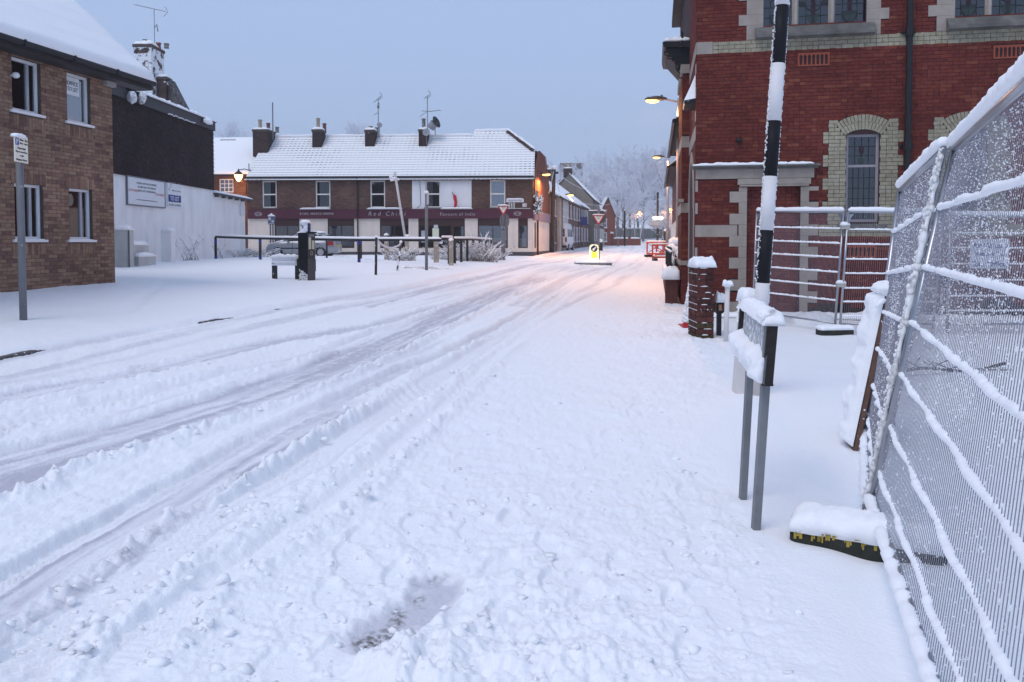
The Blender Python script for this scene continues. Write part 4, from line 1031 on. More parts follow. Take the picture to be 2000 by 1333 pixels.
while yk < D2-.05:
    y2 = min(yk+st*.77, D2); x = XL-.1 if yk < D1-.1 else xk; xm_ = xmax(yk+.1)
    while x < xm_-.1:
        xb_ = min(x+.31, xm_)
        # each tile: a shallow roll; thin snow lies back from its lower edge
        z0, z1 = rz(yk), rz(y2); n = (xb_-x)
        ts.hexa([(x,yk,z0-.05),(x+n,yk,z0-.05),(x+n,y2,z1-.07),(x,y2,z1-.07)], [(x,yk,z0+.0),(x+n,yk,z0+.0),(x+n,y2,z1-.02),(x,y2,z1-.02)], tone=rd.random())
        bare = max(0, mnoise.noise((x*.22, yk*.5, 3))*1.2 + mnoise.noise((x*1.3, yk*2, 8))*.5 + (.35 if (x > xk-1 or (yk > 2.2 and -11 < x-XL < 40 and 5 < x-XL < 9)) else 0) - .1)
        gap = .008 + min(.05, .055*bare)
        for q in range(2):
            xa_ = x+n*(.5*q)+.012; xc_ = x+n*(.5*q+.5)-.012; hh = .040-.004*q
            if q == 1: sn.hexa([(xa_-.012,yk+gap,z0+sl*gap-.0),(xc_+.012,yk+gap,z0+sl*gap),(xc_+.012,y2+.03,z1+.0),(xa_-.012,y2+.03,z1+.0)], [(xa_-.012,yk+gap+.03,z0+sl*gap+.05),(xc_+.012,yk+gap+.03,z0+sl*gap+.05),(xc_+.012,y2+.03,z1+.012),(xa_-.012,y2+.03,z1+.012)])
            else: sn.hexa([(xa_-.012,yk-.005,z0),(xc_+.012,yk-.005,z0),(xc_+.012,y2+.03,z1),(xa_-.012,y2+.03,z1)], [(xa_-.012,yk+.02,z0+hh),(xc_+.012,yk+.02,z0+hh),(xc_+.012,y2+.03,z1+.012),(xa_-.012,y2+.03,z1+.012)])
        x += .31
    yk += st*.77; k += 1
ts.build('roof_tiles', tone_mat('tile_tone', [(.05,.03,.03),(.08,.05,.048),(.10,.06,.055)]), res, tone=True, kind='stuff')
sn.build('roof_snow', SNOW, res, kind='stuff')
m = MB(); m.rope([(XL,D1,rz(D1)+.02),(xk,D1,rz(D1)+.02)], .11, 7, 2, .2, .15, 3); m.rope([(xk,D2,rz(D2)+.02),(xh,D2,rz(D2)+.02),(.12,hipz,rz(hipz)+.03)], .12, 7, 3, .25, .15, 3); m.build('ridge_snow', SNOW, res, smooth=True)
m = MB(); p0, p1 = Vector((xh,D2-.1,rz(D2)-.08)), Vector((.05,hipz-.1,rz(hipz)-.08))
for q in range(16): c = p0.lerp(p1, (q+.5)/16); m.blob((c.x-.05, c.y-.12, c.z-.02), .15, .12, .11, .2, 1)
m.build('hip_tiles', M('pantile', ()), res)
# chimney stacks of the range
def rstack(px0, px1, pyb, pyt, mat, pots, seed, mort=MORT_B, deep=1.0):
    yy = 1.0
    for k in range(140):
        yy = .5+k*.03; P = fr_.w(fr_.uv((px0+px1)/2, pyb, -yy)[0], rz(yy), yy); dv = P-EYE
        if CY - F*dv.dot(UP)/dv.dot(FWD) < pyb: break
    x0, x1 = fr_.uv(px0, pyb, -yy)[0], fr_.uv(px1, pyb, -yy)[0]; zt = fr_.uv(px0, pyt, -yy)[1]
    return stack(res, x0, x1, yy, yy+deep, rz(yy)-.25, zt, mat, [(x0+(x1-x0)*u, yy+deep*v, .15, h, c) for (u, v, h, c) in pots], mort, .08, .18, seed)
BRK_D = tone_mat('stack_brick', [(.035,.025,.028),(.055,.036,.036),(.07,.045,.04)], frost=.10, fscale=4)
REN_ST = M('render_stack', (.20,.17,.14), .9, .15, 4, stain=.5)
rstack(494, 523, 300, 253, BRK_D, [(.35,.3,.75,'buff'),(.8,.5,.55,'red'),(1.1,1.1,.4,'grey')], 11, deep=1.5)
rstack(610, 628, 289, 253, BRK_D, [(.5,.35,.85,'buff'),(.95,.9,.55,'red')], 12)
rstack(713, 731, 287, 254, BRK_D, [(.5,.4,.3,'grey'),(1.0,.9,.3,'grey')], 13)
rstack(818, 834, 287, 253, BRK_D, [(.5,.4,.82,'grey')], 14)
# signs on the corner
x0, x1 = fr_.uv(989,390)[0], fr_.uv(1023,390)[0]; zz0, zz1 = fr_.uv(1000,395.5)[1], fr_.uv(1000,389)[1]
m = MB(); m.box(x0, x1, -.05, -.005, zz0, zz1); so = m.build('street_nameplate', BRD, res); text('WELLINGTON STREET', so, GRY, (x0+x1)/2, (zz0+zz1)/2, -.054, (x1-x0)*.84, (zz1-zz0)*.5)
m = MB(); m.loaf(x0, x1, -.07, .0, zz1, .05, 3, 16, 4); m.build('snow_cap', SNOW, so, smooth=True)
m = MB(); x0, x1 = fr_.uv(990,404)[0], fr_.uv(1036,404)[0]
m.box(x0, x1, -.2, -.01, ZF1+.001, ZF1+.05)
for k in range(3): m.box(x0+.12+k*.16, x0+.22+k*.16, -.16, -.06, ZF1+.05, ZF1+.42)
m.box(x0+1.05, x0+1.35, -.2, -.08, ZF1+.12, ZF1+.38); m.build('alarm_and_pipes', M('pale_box', (.42,.43,.42), .6, frost=.3), res)
# gable end towards the side street
fs = Fac(O, .187, 1)
def sw(x, y, z): return fr_.loc(fs.w(x, z, y))
m = MB(); k = fs.n
GL = 8.2
prof = [(0,ZE-.02), (hipz*.95, rz(hipz)-.10), (3.2, rz(hipz)+.0), (5.6, rz(hipz)-.10), (GL, ZE-.1)]
m.poly([sw(0,-.02,ZF0-.1)]+[sw(a,-.02,z) for a, z in prof]+[sw(GL,-.02,ZF0-.1)])
m.poly([sw(0,.2,ZF0-.1)]+[sw(a,.2,z) for a, z in prof]+[sw(GL,.2,ZF0-.1)])
gw = m.build('gable_wall', M('side_brick', (.16,.075,.055), .9, .2, 5), res)
rd = random.Random(31); mb = MB()
for (a, b, c, d) in courses(0, GL, ZF0+.1, rz(hipz)-.1, [lambda z: [(-9, (z-ZE)/sl+.05), (GL-(z-ZE)/sl*.8, 99)] if z > ZE else []], .225, .075):
    n = len(mb.v); q = [sw(a+.005,-.03,c+.005), sw(b-.005,-.03,c+.005), sw(b-.005,-.03,d-.005), sw(a+.005,-.03,d-.005)]; mb.quad(*q, tone=rd.random())
mb.build('brickwork', tone_mat('gable_brick', [(.12,.05,.04),(.17,.07,.05),(.21,.09,.06),(.15,.06,.05)]), res, tone=True, kind='stuff')
m = MB()
def fbx(mb, x0, x1, y0, y1, z0, z1): mb.hexa([sw(x0,y0,z0),sw(x1,y0,z0),sw(x1,y1,z0),sw(x0,y1,z0)], [sw(x0,y0,z1),sw(x1,y0,z1),sw(x1,y1,z1),sw(x0,y1,z1)])
fbx(m, .03, GL, -.03, .2, pl, ZF0-.1); m.build('side_shopfront', CREAM, res)
m = MB(); fbx(m, .05, GL, -.14, .0, ZF0-.1, ZF1-.1); m.build('side_fascia', M('mauve_board', (.20,.15,.19), .6), res)
m = MB(); fbx(m, -.0, GL, -.06, .2, -.6, pl-.002); m.build('side_plinth', M('dark_plinth', ()), res)
m = MB(); fbx(m, .7, 1.25, -.05, .0, shopz[0], ZF0-.25); m.build('side_window', WOODR, res)
m = MB(); m.tube([sw(1.75,-.1,ZF1-.2), sw(1.75,-.1,-.1)], .06, 6); m.tube([sw(.12,-.1,ZE), sw(.12,-.1,ZF1-.1)], .045, 6); m.build('side_pipes', DARKIRON, res)
m = MB(); rd = random.Random(2)
for k in range(60):
    q = sw(.2+rd.uniform(-.3,.7), -.35+rd.uniform(-.25,.25), ZF1+.15+rd.uniform(-.4,.75)); m.blob(q, .05+.1*rd.random(), None, None, .4, 1)
m.build('hanging_planter', M('planter', (.10,.12,.10), .8, .3, 8, frost=.55, fscale=8), res)
m = MB(); a = sw(.35,-.25,ZF1+.5); m.box(a.x-.09, a.x+.09, a.y-.05, a.y+.05, a.z, a.z+.75); m.build('corner_lantern', M('greenish', (.25,.32,.28), .5), res)
# aerials and dishes
def dish(px, py, Y, r, yaw, pitch, dark, label):
    p = at(px, py, Y); e = empty('satellite_dish', p, label, 'satellite dish', 'dishes on the restaurant chimneys')
    m = MB(); k = 20
    prof = [(0, 0), (r*.5, r*.07), (r*.85, r*.2), (r, r*.28)]; m.lathe([(max(.001, a), b) for a, b in prof]+[(r*.97, r*.29), (r*.5, r*.10), (.001, r*.03)], (0, 0, 0), k, 1, 1.0)
    o = m.build('reflector', M('dish_dark' if dark else 'dish_grey', (.015,.015,.018) if dark else (.30,.31,.34), .5), e, smooth=True); o.matrix_local = Matrix.Rotation(yaw, 4, 'Z') @ Matrix.Rotation(pitch, 4, 'X')
    m = MB(); m.tube([(0,0,0), (0,0,-.9)], .025, 6); m.tube([(0,0,0),(r*.9*math.sin(yaw),-r*.9*math.cos(yaw),-.1)], .015, 5); m.build('bracket', M('aerial_metal', ()), e); return e
dish(741, 245, 55.2, .20, R(25), R(75), False, 'small pale satellite dish on the mast beside the third chimney')
d2 = dish(850, 240, 55.4, .44, R(62), R(70), True, 'big dark satellite dish tilted beside the fourth chimney')
m = MB(); p = at(832,262,54.8); q = at(838,238,55.3); e = d2
m.tube([Vector((-.35,.2,-.35)), Vector((-.05,.05,.0))], .3, 12, False); m.build('hood', M('dish_grey', (.30,.31,.34)), e, smooth=True)
dish(833, 259, 54.6, .27, R(-10), R(85), False, 'round pale satellite dish low on the fourth chimney stack')
p, ph = at(533, 262, 55.6), at(533, 199, 55.6); e = empty('pole_aerial', p, 'plain upright pole aerial beside the leftmost restaurant chimney', 'aerial', 'television aerials on the roofs'); m = MB(); m.tube([(0,0,-.4),(0,0,ph.z-p.z)], .045, 6); m.build('mast', M('aerial_metal', ()), e); m = MB(); m.blob((0,0,ph.z-p.z), .07, .07, .07, .1, 1); m.build('snow_cap', SNOW, e)
p, ph = at(739, 268, 55.4), at(740, 193, 55.4); A = aerial('television_aerial', p, ph.z-p.z, .5, -.9, 'short aerial with a lower crossbar on the mast over the third chimney', .028, n=4)
m = MB(); h = ph.z-p.z; m.tube([(-.3,0,h-1.15),(.05,0,h-.98)], .02, 5); m.box(-.07,.09,-.05,.05,h-.7,h-.5); m.box(-.04,.1,-.05,.05,h-.42,h-.34); m.build('bracket', M('aerial_metal', ()), A)
p, ph = at(835, 266, 55.2), at(834, 188, 55.2); A = aerial('television_aerial', p, ph.z-p.z, .35, -.8, 'tall aerial with a wide lower crosspiece over the fourth chimney', .028, n=3)
h = ph.z-p.z; m = MB(); m.tube([(-.4,0,h-1.05),(.15,0,h-1.1),(.95,0,h-1.0)], .022, 5); m.tube([(-.55,-.2,h-1.5),(-.05,0,h-1.12)], .018, 5)
for k in range(5): m.tube([(.2+k*.17,-.2,h-1.09+k*.02),(.2+k*.17,.2,h-1.09+k*.02)], .012, 4)
m.build('array', M('aerial_metal', ()), A)

# ------------------------------------------------------------------ house with the lit lantern, left of the restaurant
O = at(490, 500, 54.5); O.z = .62
fh = Fac(O, 1, -.045); ph_ = empty('lantern_house', O, 'brick house with a plain snowy roof and skylight behind the lean-to', 'house', None, fh.ang)
XL2 = -7.5; ZE2 = fh.uv(450, 341)[1]
w1 = fh.rect(428, 350, 456, 376)
BRK_H = tone_mat('house_brick', [(.10,.055,.045),(.14,.075,.055),(.17,.09,.065)])
mb = MB(); wall(mb, XL2, .25, -.4, ZE2, [w1], .2); mb.box(XL2, .24, .25, 7, -.4, ZE2); mb.build('wall', MORT_B, ph_)
mb = MB(); rd = random.Random(8)
for (a, b, c, d) in courses(XL2, .25, 1.5, ZE2, [w1]): mb.box(a+.005, b-.005, -.007, .02, c+.005, d-.005, tone=rd.random(), back=False)
mb.build('brickwork', BRK_H, ph_, tone=True, kind='stuff')
window(ph_, *w1, .05, UPVC, PANE, .07, 3, 3, .045)
m = MB(); zr_ = fh.uv(450, 271, -3.5)[1]; s_ = (zr_-ZE2)/3.5
m.prism([(-.3,ZE2-.1),(3.5,zr_-.08),(7.3,ZE2-.1),(7.3,ZE2),(3.5,zr_),(-.3,ZE2)], 'x', XL2, .35); m.build('roof', M('pantile', ()), ph_)
roof_snow(ph_, [(XL2,-.33,ZE2-.05),(.4,-.33,ZE2-.05),(.4,3.5,zr_),(XL2,3.5,zr_)], .12, nx=40, ny=24, ribs=(9, .03))
gutter(ph_, XL2, .3, -.36, ZE2-.08, .06)
sx0, sx1 = fh.uv(428, 280, -2.9)[0], fh.uv(458, 280, -2.9)[0]
m = MB(); y0, y1 = 2.35, 3.15; z = lambda y: ZE2+.12+s_*y
for (a, b, c, d) in [(sx0,sx1,y0,y0+.07),(sx0,sx1,y1-.07,y1),((sx0+sx1)/2-.04,(sx0+sx1)/2+.04,y0,y1)]: m.hexa([(a,c,z(c)-.05),(b,c,z(c)-.05),(b,d,z(d)-.05),(a,d,z(d)-.05)], [(a,c,z(c)+.06),(b,c,z(c)+.06),(b,d,z(d)+.06),(a,d,z(d)+.06)])
m.build('skylight', SLATE, ph_)
m = MB(); m.tube([(.05,-.08,ZE2),(.05,-.08,.3)], .05, 6); m.tube([(-.25,-.08,ZE2),(-.25,-.08,ZE2-1.4)], .03, 6); m.build('downpipe', DARKIRON, ph_)
# wall lantern
LAMPG = emit_mat('sodium_glow', (1.0, .50, .14), 9.0)
b = at(466, 346, 53.2); e = empty('wall_lantern', b, 'lit amber lantern on an iron bracket by the lean-to roof', 'lamp')
m = MB(); m.tube([(.75,.9,.45),(.75,.2,.45),(.4,.05,.55),(0,0,.48)], .03, 6); m.tube([(.62,.3,.45),(.62,.3,.95)], .03, 6); m.tube([(.55,.2,.1),(.55,.2,-.0)], .02, 5); m.lathe([(.34,.16),(.30,.22),(.16,.34),(.07,.42),(.03,.56)], (0,0,0), 10); m.build('bracket', DARKIRON, e)
m = MB(); m.lathe([(.03,-.32),(.12,-.26),(.24,-.05),(.29,.14)], (0,0,0), 10); m.build('glass_bowl', LAMPG, e, smooth=True)
def lamp_light(name, loc, power, col=(1.0,.42,.13), size=.15, parent=None, down=True):
    l = bpy.data.lights.new(name, 'SPOT' if down else 'POINT'); l.energy = power; l.color = col; l.shadow_soft_size = size
    if down: l.spot_size = R(177); l.spot_blend = .2          # a lantern sheds its light downwards
    o = bpy.data.objects.new(name, l); COL.objects.link(o); o.location = loc; return o
lamp_light('lantern_light', b+Vector((.0,-.1,-.42)), 150, down=False)
# ------------------------------------------------------------------ the brick church on the right
O = Vector((3.95, 16.6, 0)); fc = Fac(O, .187*0+1, -.187)
chu = empty('church', O, 'red brick church with pale stone dressings and leaded stained glass windows', 'church', None, fc.ang)
fcs = Fac(O, -.187, -1)            # its street front, local x runs towards the corner (negative = further up the street)
XR = 9.5; ZTOP = 9.5
def cx(px, py=300): return fc.uv(px, py)[0]
def cz(px, py): return fc.uv(px, py)[1]
B1 = (cz(1400, 105.5), cz(1400, 81.5))            # pale band under the upper windows
B2 = (cz(1660, 463), cz(1660, 439))               # lower band
# openings
UW = []
s1, s2 = cx(1491, 20), cx(1692, 20); zs = cz(1590, 48)
UW.append((s1, s2, zs, zs+2.9)); shift = cx(1865, 15)-s1; UW.append((s1+shift, s2+shift, zs, zs+2.9))
l1, l2 = cx(1652, 350), cx(1717, 350); zb, zt = cz(1685, 434), cz(1685, 262)
shift2 = cx(1817, 260)-cx(1612, 260)
LW = [(l1, l2, zb, zt), (l1+shift2, l2+shift2, zb, zt)]
RISE = cz(1685, 253)-zt
d1, d2 = cx(1458, 480), cx(1562, 480); dz = cz(1510, 352)
DOOR = (d1, d2, -.3, dz)
holes = UW + LW + [DOOR]
mb = MB(); wall(mb, 0, XR, -.4, ZTOP, holes, .30); mb.box(0.002, XR, 1.0, 12, -.4, ZTOP); mb.build('wall', MORT_C, chu)
# --- stonework, piece by piece
stones = []     # (x0,x1,z0,z1,y)
def st_(x0, x1, z0, z1, y=0.0): stones.append((min(x0,x1), max(x0,x1), z0, z1, y))
CO = .075
# corner stone of the band, upper window surrounds with toothed quoins
st_(0, cx(1392,95), *B1)
for (a, b, c, d) in UW:
    k = 0; z = B1[1]
    while z < 8.6:
        e1 = .17 + (.16 if k % 2 else 0); hgt = CO*(3 if k % 2 else 4)
        zz = min(z+hgt, 8.7)
        st_(a-.17-e1, a-.0, z, zz, -.004); st_(b, b+.17+e1-.06, z, zz, -.004); z = zz; k += 1
# lower stone band left of the door, lintel band, door jambs with quoins
st_(0, cx(1440,450), *B2); st_(0, .62, B2[0]-.0, B2[1], -.002) if False else None
ZH0, ZH1 = cz(1420, 350), cz(1420, 327)
xe = cx(1590, 340)
nst = 2
for k in range(nst): st_(xe*k/nst, xe*(k+1)/nst, ZH0, ZH1, -.02)
st_(d1-.20, d2+.20, ZH0-.13, ZH0-.004, -.035); st_(d1-.16, d2+.16, ZH0-.17, ZH0-.134, -.05)
zjt = ZH0-.18
qz = [cz(1430, y) for y in (376, 392, 415, 439)]
def jamb(side):
    z = -.25; k = 0
    hs = [.30,.27,.24,.235,.235,.235,.235,.235,.235,.235,.235,.235,.235]
    for h in hs:
        zt_ = min(z+h, zjt)
        if zt_-z < .04: break
        ext = (.17, .36)[k % 2] if side < 0 else (.17, .36)[(k+1) % 2]
        if not (B2[0]-.02 < (z+zt_)/2 < B2[1]+.02 and side < 0): pass
        if side < 0: st_(d1-ext, d1, z, zt_, -.012)
        else: st_(d2, d2+ext, z, zt_, -.012)
        z = zt_; k += 1
jamb(-1); jamb(1)
# corner quoins seen as a thin toothed edge
k = 0; z = -.2
while z < ZH0-.1:
    if not (z < B2[1] and z+.24 > B2[0]) and k % 2 == 0: st_(-.001, .055 + (.05 if k % 2 else 0), z, z+.24, -.003)
    z += .24; k += 1
stone_rects = [(a-.002, b+.002, c, d) for (a, b, c, d, y) in stones]
for (a, b, c, d, y) in stones:
    m = MB(); j = .0018; pr = .012-y
    m.box(a+j, b-j, -pr, .05, c+j, d-j); m.build('stone', STONE, chu)
# --- pale brick bands and window surrounds
pale = []
def pale_zone(x0, x1, z0, z1, hol, seed): 
    for c in courses(x0, x1, z0, z1, hol, .225, (z1-z0)/max(1, round((z1-z0)/.085)), .3, seed): pale.append(c)
pale_zone(cx(1392,95), XR, *B1, [], 1)
pale_zone(d2+.37, XR, *B2, [(LW[0][0], LW[0][1], zb-.10, zt), (LW[1][0], LW[1][1], zb-.10, zt)], 2)
surr = []
_hf = (LW[0][1]-LW[0][0])/2; _Rr = (_hf**2+RISE**2)/(2*RISE); _cc = zt+RISE-_Rr; _th = math.asin(_hf/_Rr)*1.12
def arch_w(q):
    ro = _Rr+.308; w = math.sqrt(max(0, ro*ro-(q-_cc)**2)); lim = max(_hf, (q-_cc)*math.tan(_th)) ; return min(w, lim)
for (a, b, c, d) in LW:
    z = B2[1]; k = 0; H3 = .0805*3
    ztop_s = cz(1640, 234)
    while z < ztop_s-.05:
        e1 = .46 if k % 2 else .36; zz = min(z+H3, ztop_s)
        hol = [lambda q, a=a, b=b: [(a, b)] if q < zt else [((a+b)/2-arch_w(q), (a+b)/2+arch_w(q))]]
        pale_zone(a-e1, b+e1, z, zz, hol, k+5); surr.append((a-e1, b+e1, z, zz)); z = zz; k += 1
    # segmental arch of two rings of pale voussoirs
    mid = (a+b)/2; half = (b-a)/2
    Rr = (half**2+RISE**2)/(2*RISE); cc = zt+RISE-Rr; th = math.asin(half/Rr)
    for ring, (r0, r1) in enumerate(((Rr, Rr+.155), (Rr+.16, Rr+.305))):
        n = 13 + ring*2; t_ = th*1.12
        for q in range(n):
            ta, tb = -t_+2*t_*q/n, -t_+2*t_*(q+1)/n; g = .004/Rr
            m = MB(); P = [(mid+r0*math.sin(ta+g), cc+r0*math.cos(ta+g)), (mid+r0*math.sin(tb-g), cc+r0*math.cos(tb-g)), (mid+r1*math.sin(tb-g), cc+r1*math.cos(tb-g)), (mid+r1*math.sin(ta+g), cc+r1*math.cos(ta+g))]
            m.prism(P, 'y', -.012, .2, tone=rng.random()); m.build('voussoir', BRICK_Y, chu, tone=True)
    surr.append(lambda q, mid=mid: [(mid-arch_w(q), mid+arch_w(q))] if ztop_s-.01 < q and arch_w(q) > 0 else [])
    # block up the arch head with a stone-coloured board
    m = MB(); m.prism([(mid+Rr*math.sin(-th+2*th*q/12), cc+Rr*math.cos(-th+2*th*q/12)-.002) for q in range(13)], 'y', .06, .10); m.build('arch_head', M('grey_wood', (.30,.28,.29), .7), chu)
lay_bricks(chu, fc, pale, BRICK_Y, 'pale_brick', 300, seed=12, see=lambda px, py: px < 1760 and py < 470, stuff='pale_brickwork')
# --- red brickwork
vents = [fc.rect(1558,105,1620,128), fc.rect(1940,90,2003,113), fc.rect(1650,480,1711,503)]
skip = holes + stone_rects + [(0, XR, *B1), (d2+.36, XR, *B2)] + surr + [(a-.002, b+.002, c-.002, d+.002) for (a, b, c, d) in vents]
red = courses(0, XR, -.3, ZTOP, skip, .235, CO, .22, 8)
DAMP = tone_mat('damp_brick', [(.030,.020,.017),(.042,.030,.022),(.055,.026,.022),(.036,.034,.024)])
damp_z = lambda c: .22+.34*(mnoise.noise((c[0]*1.1, 0, 4))+.3*mnoise.noise((c[0]*5, c[2]*3, 9)))+.12
lay_bricks(chu, fc, [c for c in red if c[3] > damp_z(c)], BRICK_C, 'brick', 300, seed=6, see=lambda px, py: 1362 < px < 1745)
lay_bricks(chu, fc, [c for c in red if c[3] <= damp_z(c)], DAMP, 'brick', 0, seed=7, stuff='damp_brickwork')
inner = courses(d1, d2, -.3, dz, [], .235, CO, .15, 14)
lay_bricks(chu, fc, [(*c, .14) for c in inner], tone_mat('infill_brick', [(.15,.04,.036),(.19,.052,.042),(.165,.044,.04),(.23,.07,.05)]), 'brick', 0, seed=16, stuff='infill_brickwork')
m = MB(); m.box(d1, d2, .15, .3, -.3, dz); m.build('blocked_doorway', MORT_C, chu)
# damp green base course
m = MB(); m.loaf(0, XR, -.35, .05, .02, .10, 3, 70, 6, .3); m.build('snow_drift', SNOW, chu, smooth=True)
# hood over the door, with its strip of snow
xa_, xb_ = cx(1350, 322), cx(1600, 324); zh = cz(1470, 327)
m = MB(); m.box(xa_, xb_, -.17, .0, zh+.002, zh+.045); m.box(xa_+.03, xb_-.03, -.11, .0, zh-.04, zh+.001); m.build('hood_mould', STONE_D, chu)
m = MB(); m.loaf(xa_, xb_-.1, -.18, .0, zh+.045, .05, 2, 60, 5, .3); m.build('snow_cap', SNOW, chu, smooth=True)
# terracotta air bricks
for (a, b, c, d) in vents:
    m = MB(); t = .035; m.box(a, b, -.02, .05, d-t, d); m.box(a, b, -.02, .05, c, c+t*.8); m.box(a, a+t*.7, -.02, .05, c+t*.8, d-t); m.box(b-t*.7, b, -.02, .05, c+t*.8, d-t); v = m.build('air_brick', TERRA, chu)
    m = MB(); m.box(a, b, .03, .06, c, d); m.build('vent_dark', M('vent_dark', (.03,.012,.01), .9), v)
    n = 7; w = (b-a-2*t*.7)/n
    for k in range(n+1):
        x = a+t*.7+w*k; m = MB(); x0, x1 = max(a+t*.7, x-w*.22), min(b-t*.7, x+w*.22)
        m.prism([(x0,c+t*.8),(x1,c+t*.8),(min(b-t*.7,x+w*.10),d-t*1.9),(min(b-t*.7,x+w*.42),d-t),(max(a+t*.7,x-w*.42),d-t),(max(a+t*.7,x-w*.10),d-t*1.9)], 'y', -.015, .04); m.build('bar', TERRA, v)
# downpipe with sockets
x = cx(1771, 200); m = MB(); m.tube([(x,-.11,9.3),(x,-.11,.1)], .062, 10)
for z in (cz(1771,283), cz(1771,62), cz(1771,500)): m.tube([(x,-.11,z-.12),(x,-.11,z+.06)], .085, 10); m.box(x-.13,x+.13,-.05,0,z-.06,z-.01)
m.build('downpipe', BLACKPLAIN, chu, smooth=False)
for (px, py, r) in [(1443,275,.06),(1789,206,.022),(1756,205,.014)]:
    x, z = fc.uv(px, py); m = MB(); m.blob((x,-.04,z), r, .09 if r > .05 else .03, r, .03, 2); m.build('wall_light' if r > .05 else 'iron_stud', BLACKPLAIN, chu, smooth=True)
# leaded windows
GLC = glass_mat('church_glass', (.16,.17,.19), .07, .09)
GRN = M('green_glass', (.035,.055,.05), .3); RDG = M('ruby_glass', (.035,.014,.02), .3)
def leaded(win, a, b, c, d, cols, rws, y):
    m = MB(); t = .006
    for k in range(1, cols): x = a+(b-a)*k/cols; m.box(x-t, x+t, y-.008, y+.002, c, d)
    for k in range(1, rws): z = c+(d-c)*k/rws; m.box(a, b, y-.010, y+.001, z-t, z+t)
    m.build('leading', LEAD, win)
def arc(m, cx_, cz_, rx, rz_, t0, t1, w, y):
    n = 14
    for q in range(n):
        p, r = t0+(t1-t0)*q/n, t0+(t1-t0)*(q+1)/n
        m.quad(*[(cx_+(rx-w*e)*math.cos(t), y, cz_+(rz_-w*e)*math.sin(t)) for t, e in ((p,0),(r,0),(r,1),(p,1))])
STW = M('light_stone', (.40,.36,.31), .85, .18, 5, stain=.5)
for wi, (a, b, c, d) in enumerate(UW):
    n = 3; wd = (b-a); mull = .13; lw = (wd-mull*(n-1))/n
    m = MB()
    for k in range(1, n):
        x = a+k*(lw+mull)-mull; m.prism([(x,.10),(x+mull*.3,.03),(x+mull*.7,.03),(x+mull,.10),(x+mull,.28),(x,.28)][::1], 'z', c-.06, d-.001)
    m.box(a, b, .03, .28, d-.15, d-.002)
    wo = m.build('window', STW, chu)
    m = MB(); za = cz(1590, 73)
    m.prism([(.10,c+.03),(-.03,c-.02),(-.20,za+.06),(-.20,za),(.02,za-.02),(.25,za)], 'x', a-.16, b+.16)
    m.build('sill', STONE_D, wo)
    for k in range(n):
        x0 = a+k*(lw+mull); x1 = x0+lw
        m = MB(); m.box(x0+.004, x1-.004, .12, .127, c-.05, d-.16); m.build('pane', GLC, wo)
        leaded(wo, x0+.004, x1-.004, c, d-.16, 4, 13, .118)
        xm = (x0+x1)/2; yb = .112
        m = MB(); m.box(xm-.045, xm+.045, yb-.002, yb, c+(.24 if k == 1 else .28), c+(.56 if k == 1 else .62)); m.build('ruby_motif', RDG, wo)
        m = MB()
        if k == 1:
            arc(m, xm, c+.52, .20, .22, math.pi, 2*math.pi, .03, yb-.003); m.box(xm-.30, xm-.17, yb-.004, yb-.003, c+.44, c+.52); m.box(xm+.17, xm+.30, yb-.004, yb-.003, c+.44, c+.52); m.box(xm-.035, xm+.035, yb-.004, yb-.003, c, c+.24)
        else:
            arc(m, xm, c+.26, .16, .24, math.pi, 2*math.pi, .025, yb-.003); m.box(xm-.16, xm+.16, yb-.004, yb-.003, c+.24, c+.27); arc(m, xm, c+.44, .15, .2, -.3, math.pi+.3, .02, yb-.003)
        m.build('lead_motif', LEAD, wo)
        m = MB(); m.prism([(xm+.13*math.cos(t), c+.25+.20*math.sin(t)) for t in [math.pi+k2*math.pi/8 for k2 in range(9)]], 'y', yb+.001, yb+.003); m.build('green_motif', GRN, wo)
    m = MB(); m.quad((a,.29,c-.1),(b,.29,c-.1),(b,.29,d),(a,.29,d)); m.build('interior', DARKIN, wo)
FRW = M('grey_sash', (.30,.28,.30), .6, .08)
for wi, (a, b, c, d) in enumerate(LW):
    zm = cz(1685, 324)
    w = window(chu, a, b, c, d, .07, FRW, GLC, .055, 2, 1, .05, splits=[zm], back=False)
    leaded(w, a+.055, b-.055, zm+.025, d-.055, 4, 3, .10); leaded(w, a+.055, b-.055, c+.055, zm-.025, 5, 5, .10)
    m = MB(); xm = (a+b)/2; h = d-zm; m.prism([(xm-.05,zm+h*.62),(xm-.05,zm+h*.44),(xm,zm+h*.34),(xm+.05,zm+h*.44),(xm+.05,zm+h*.62)], 'y', .094, .098); m.build('ruby_motif', RDG, w)
    m = MB(); m.box(xm-.055, xm+.055, .094, .098, zm+h*.08, zm+h*.26); m.build('green_motif', GRN, w)
    m = MB(); m.quad((a,.28,c),(b,.28,c),(b,.28,d),(a,.28,d)); m.build('interior', DARKIN, w)
    m = MB(); m.prism([(.10,c-.002),(-.06,c-.06),(-.06,c-.13),(.1,c-.13)], 'x', a-.16, b+.16); m.build('sill', STONE_D, w)
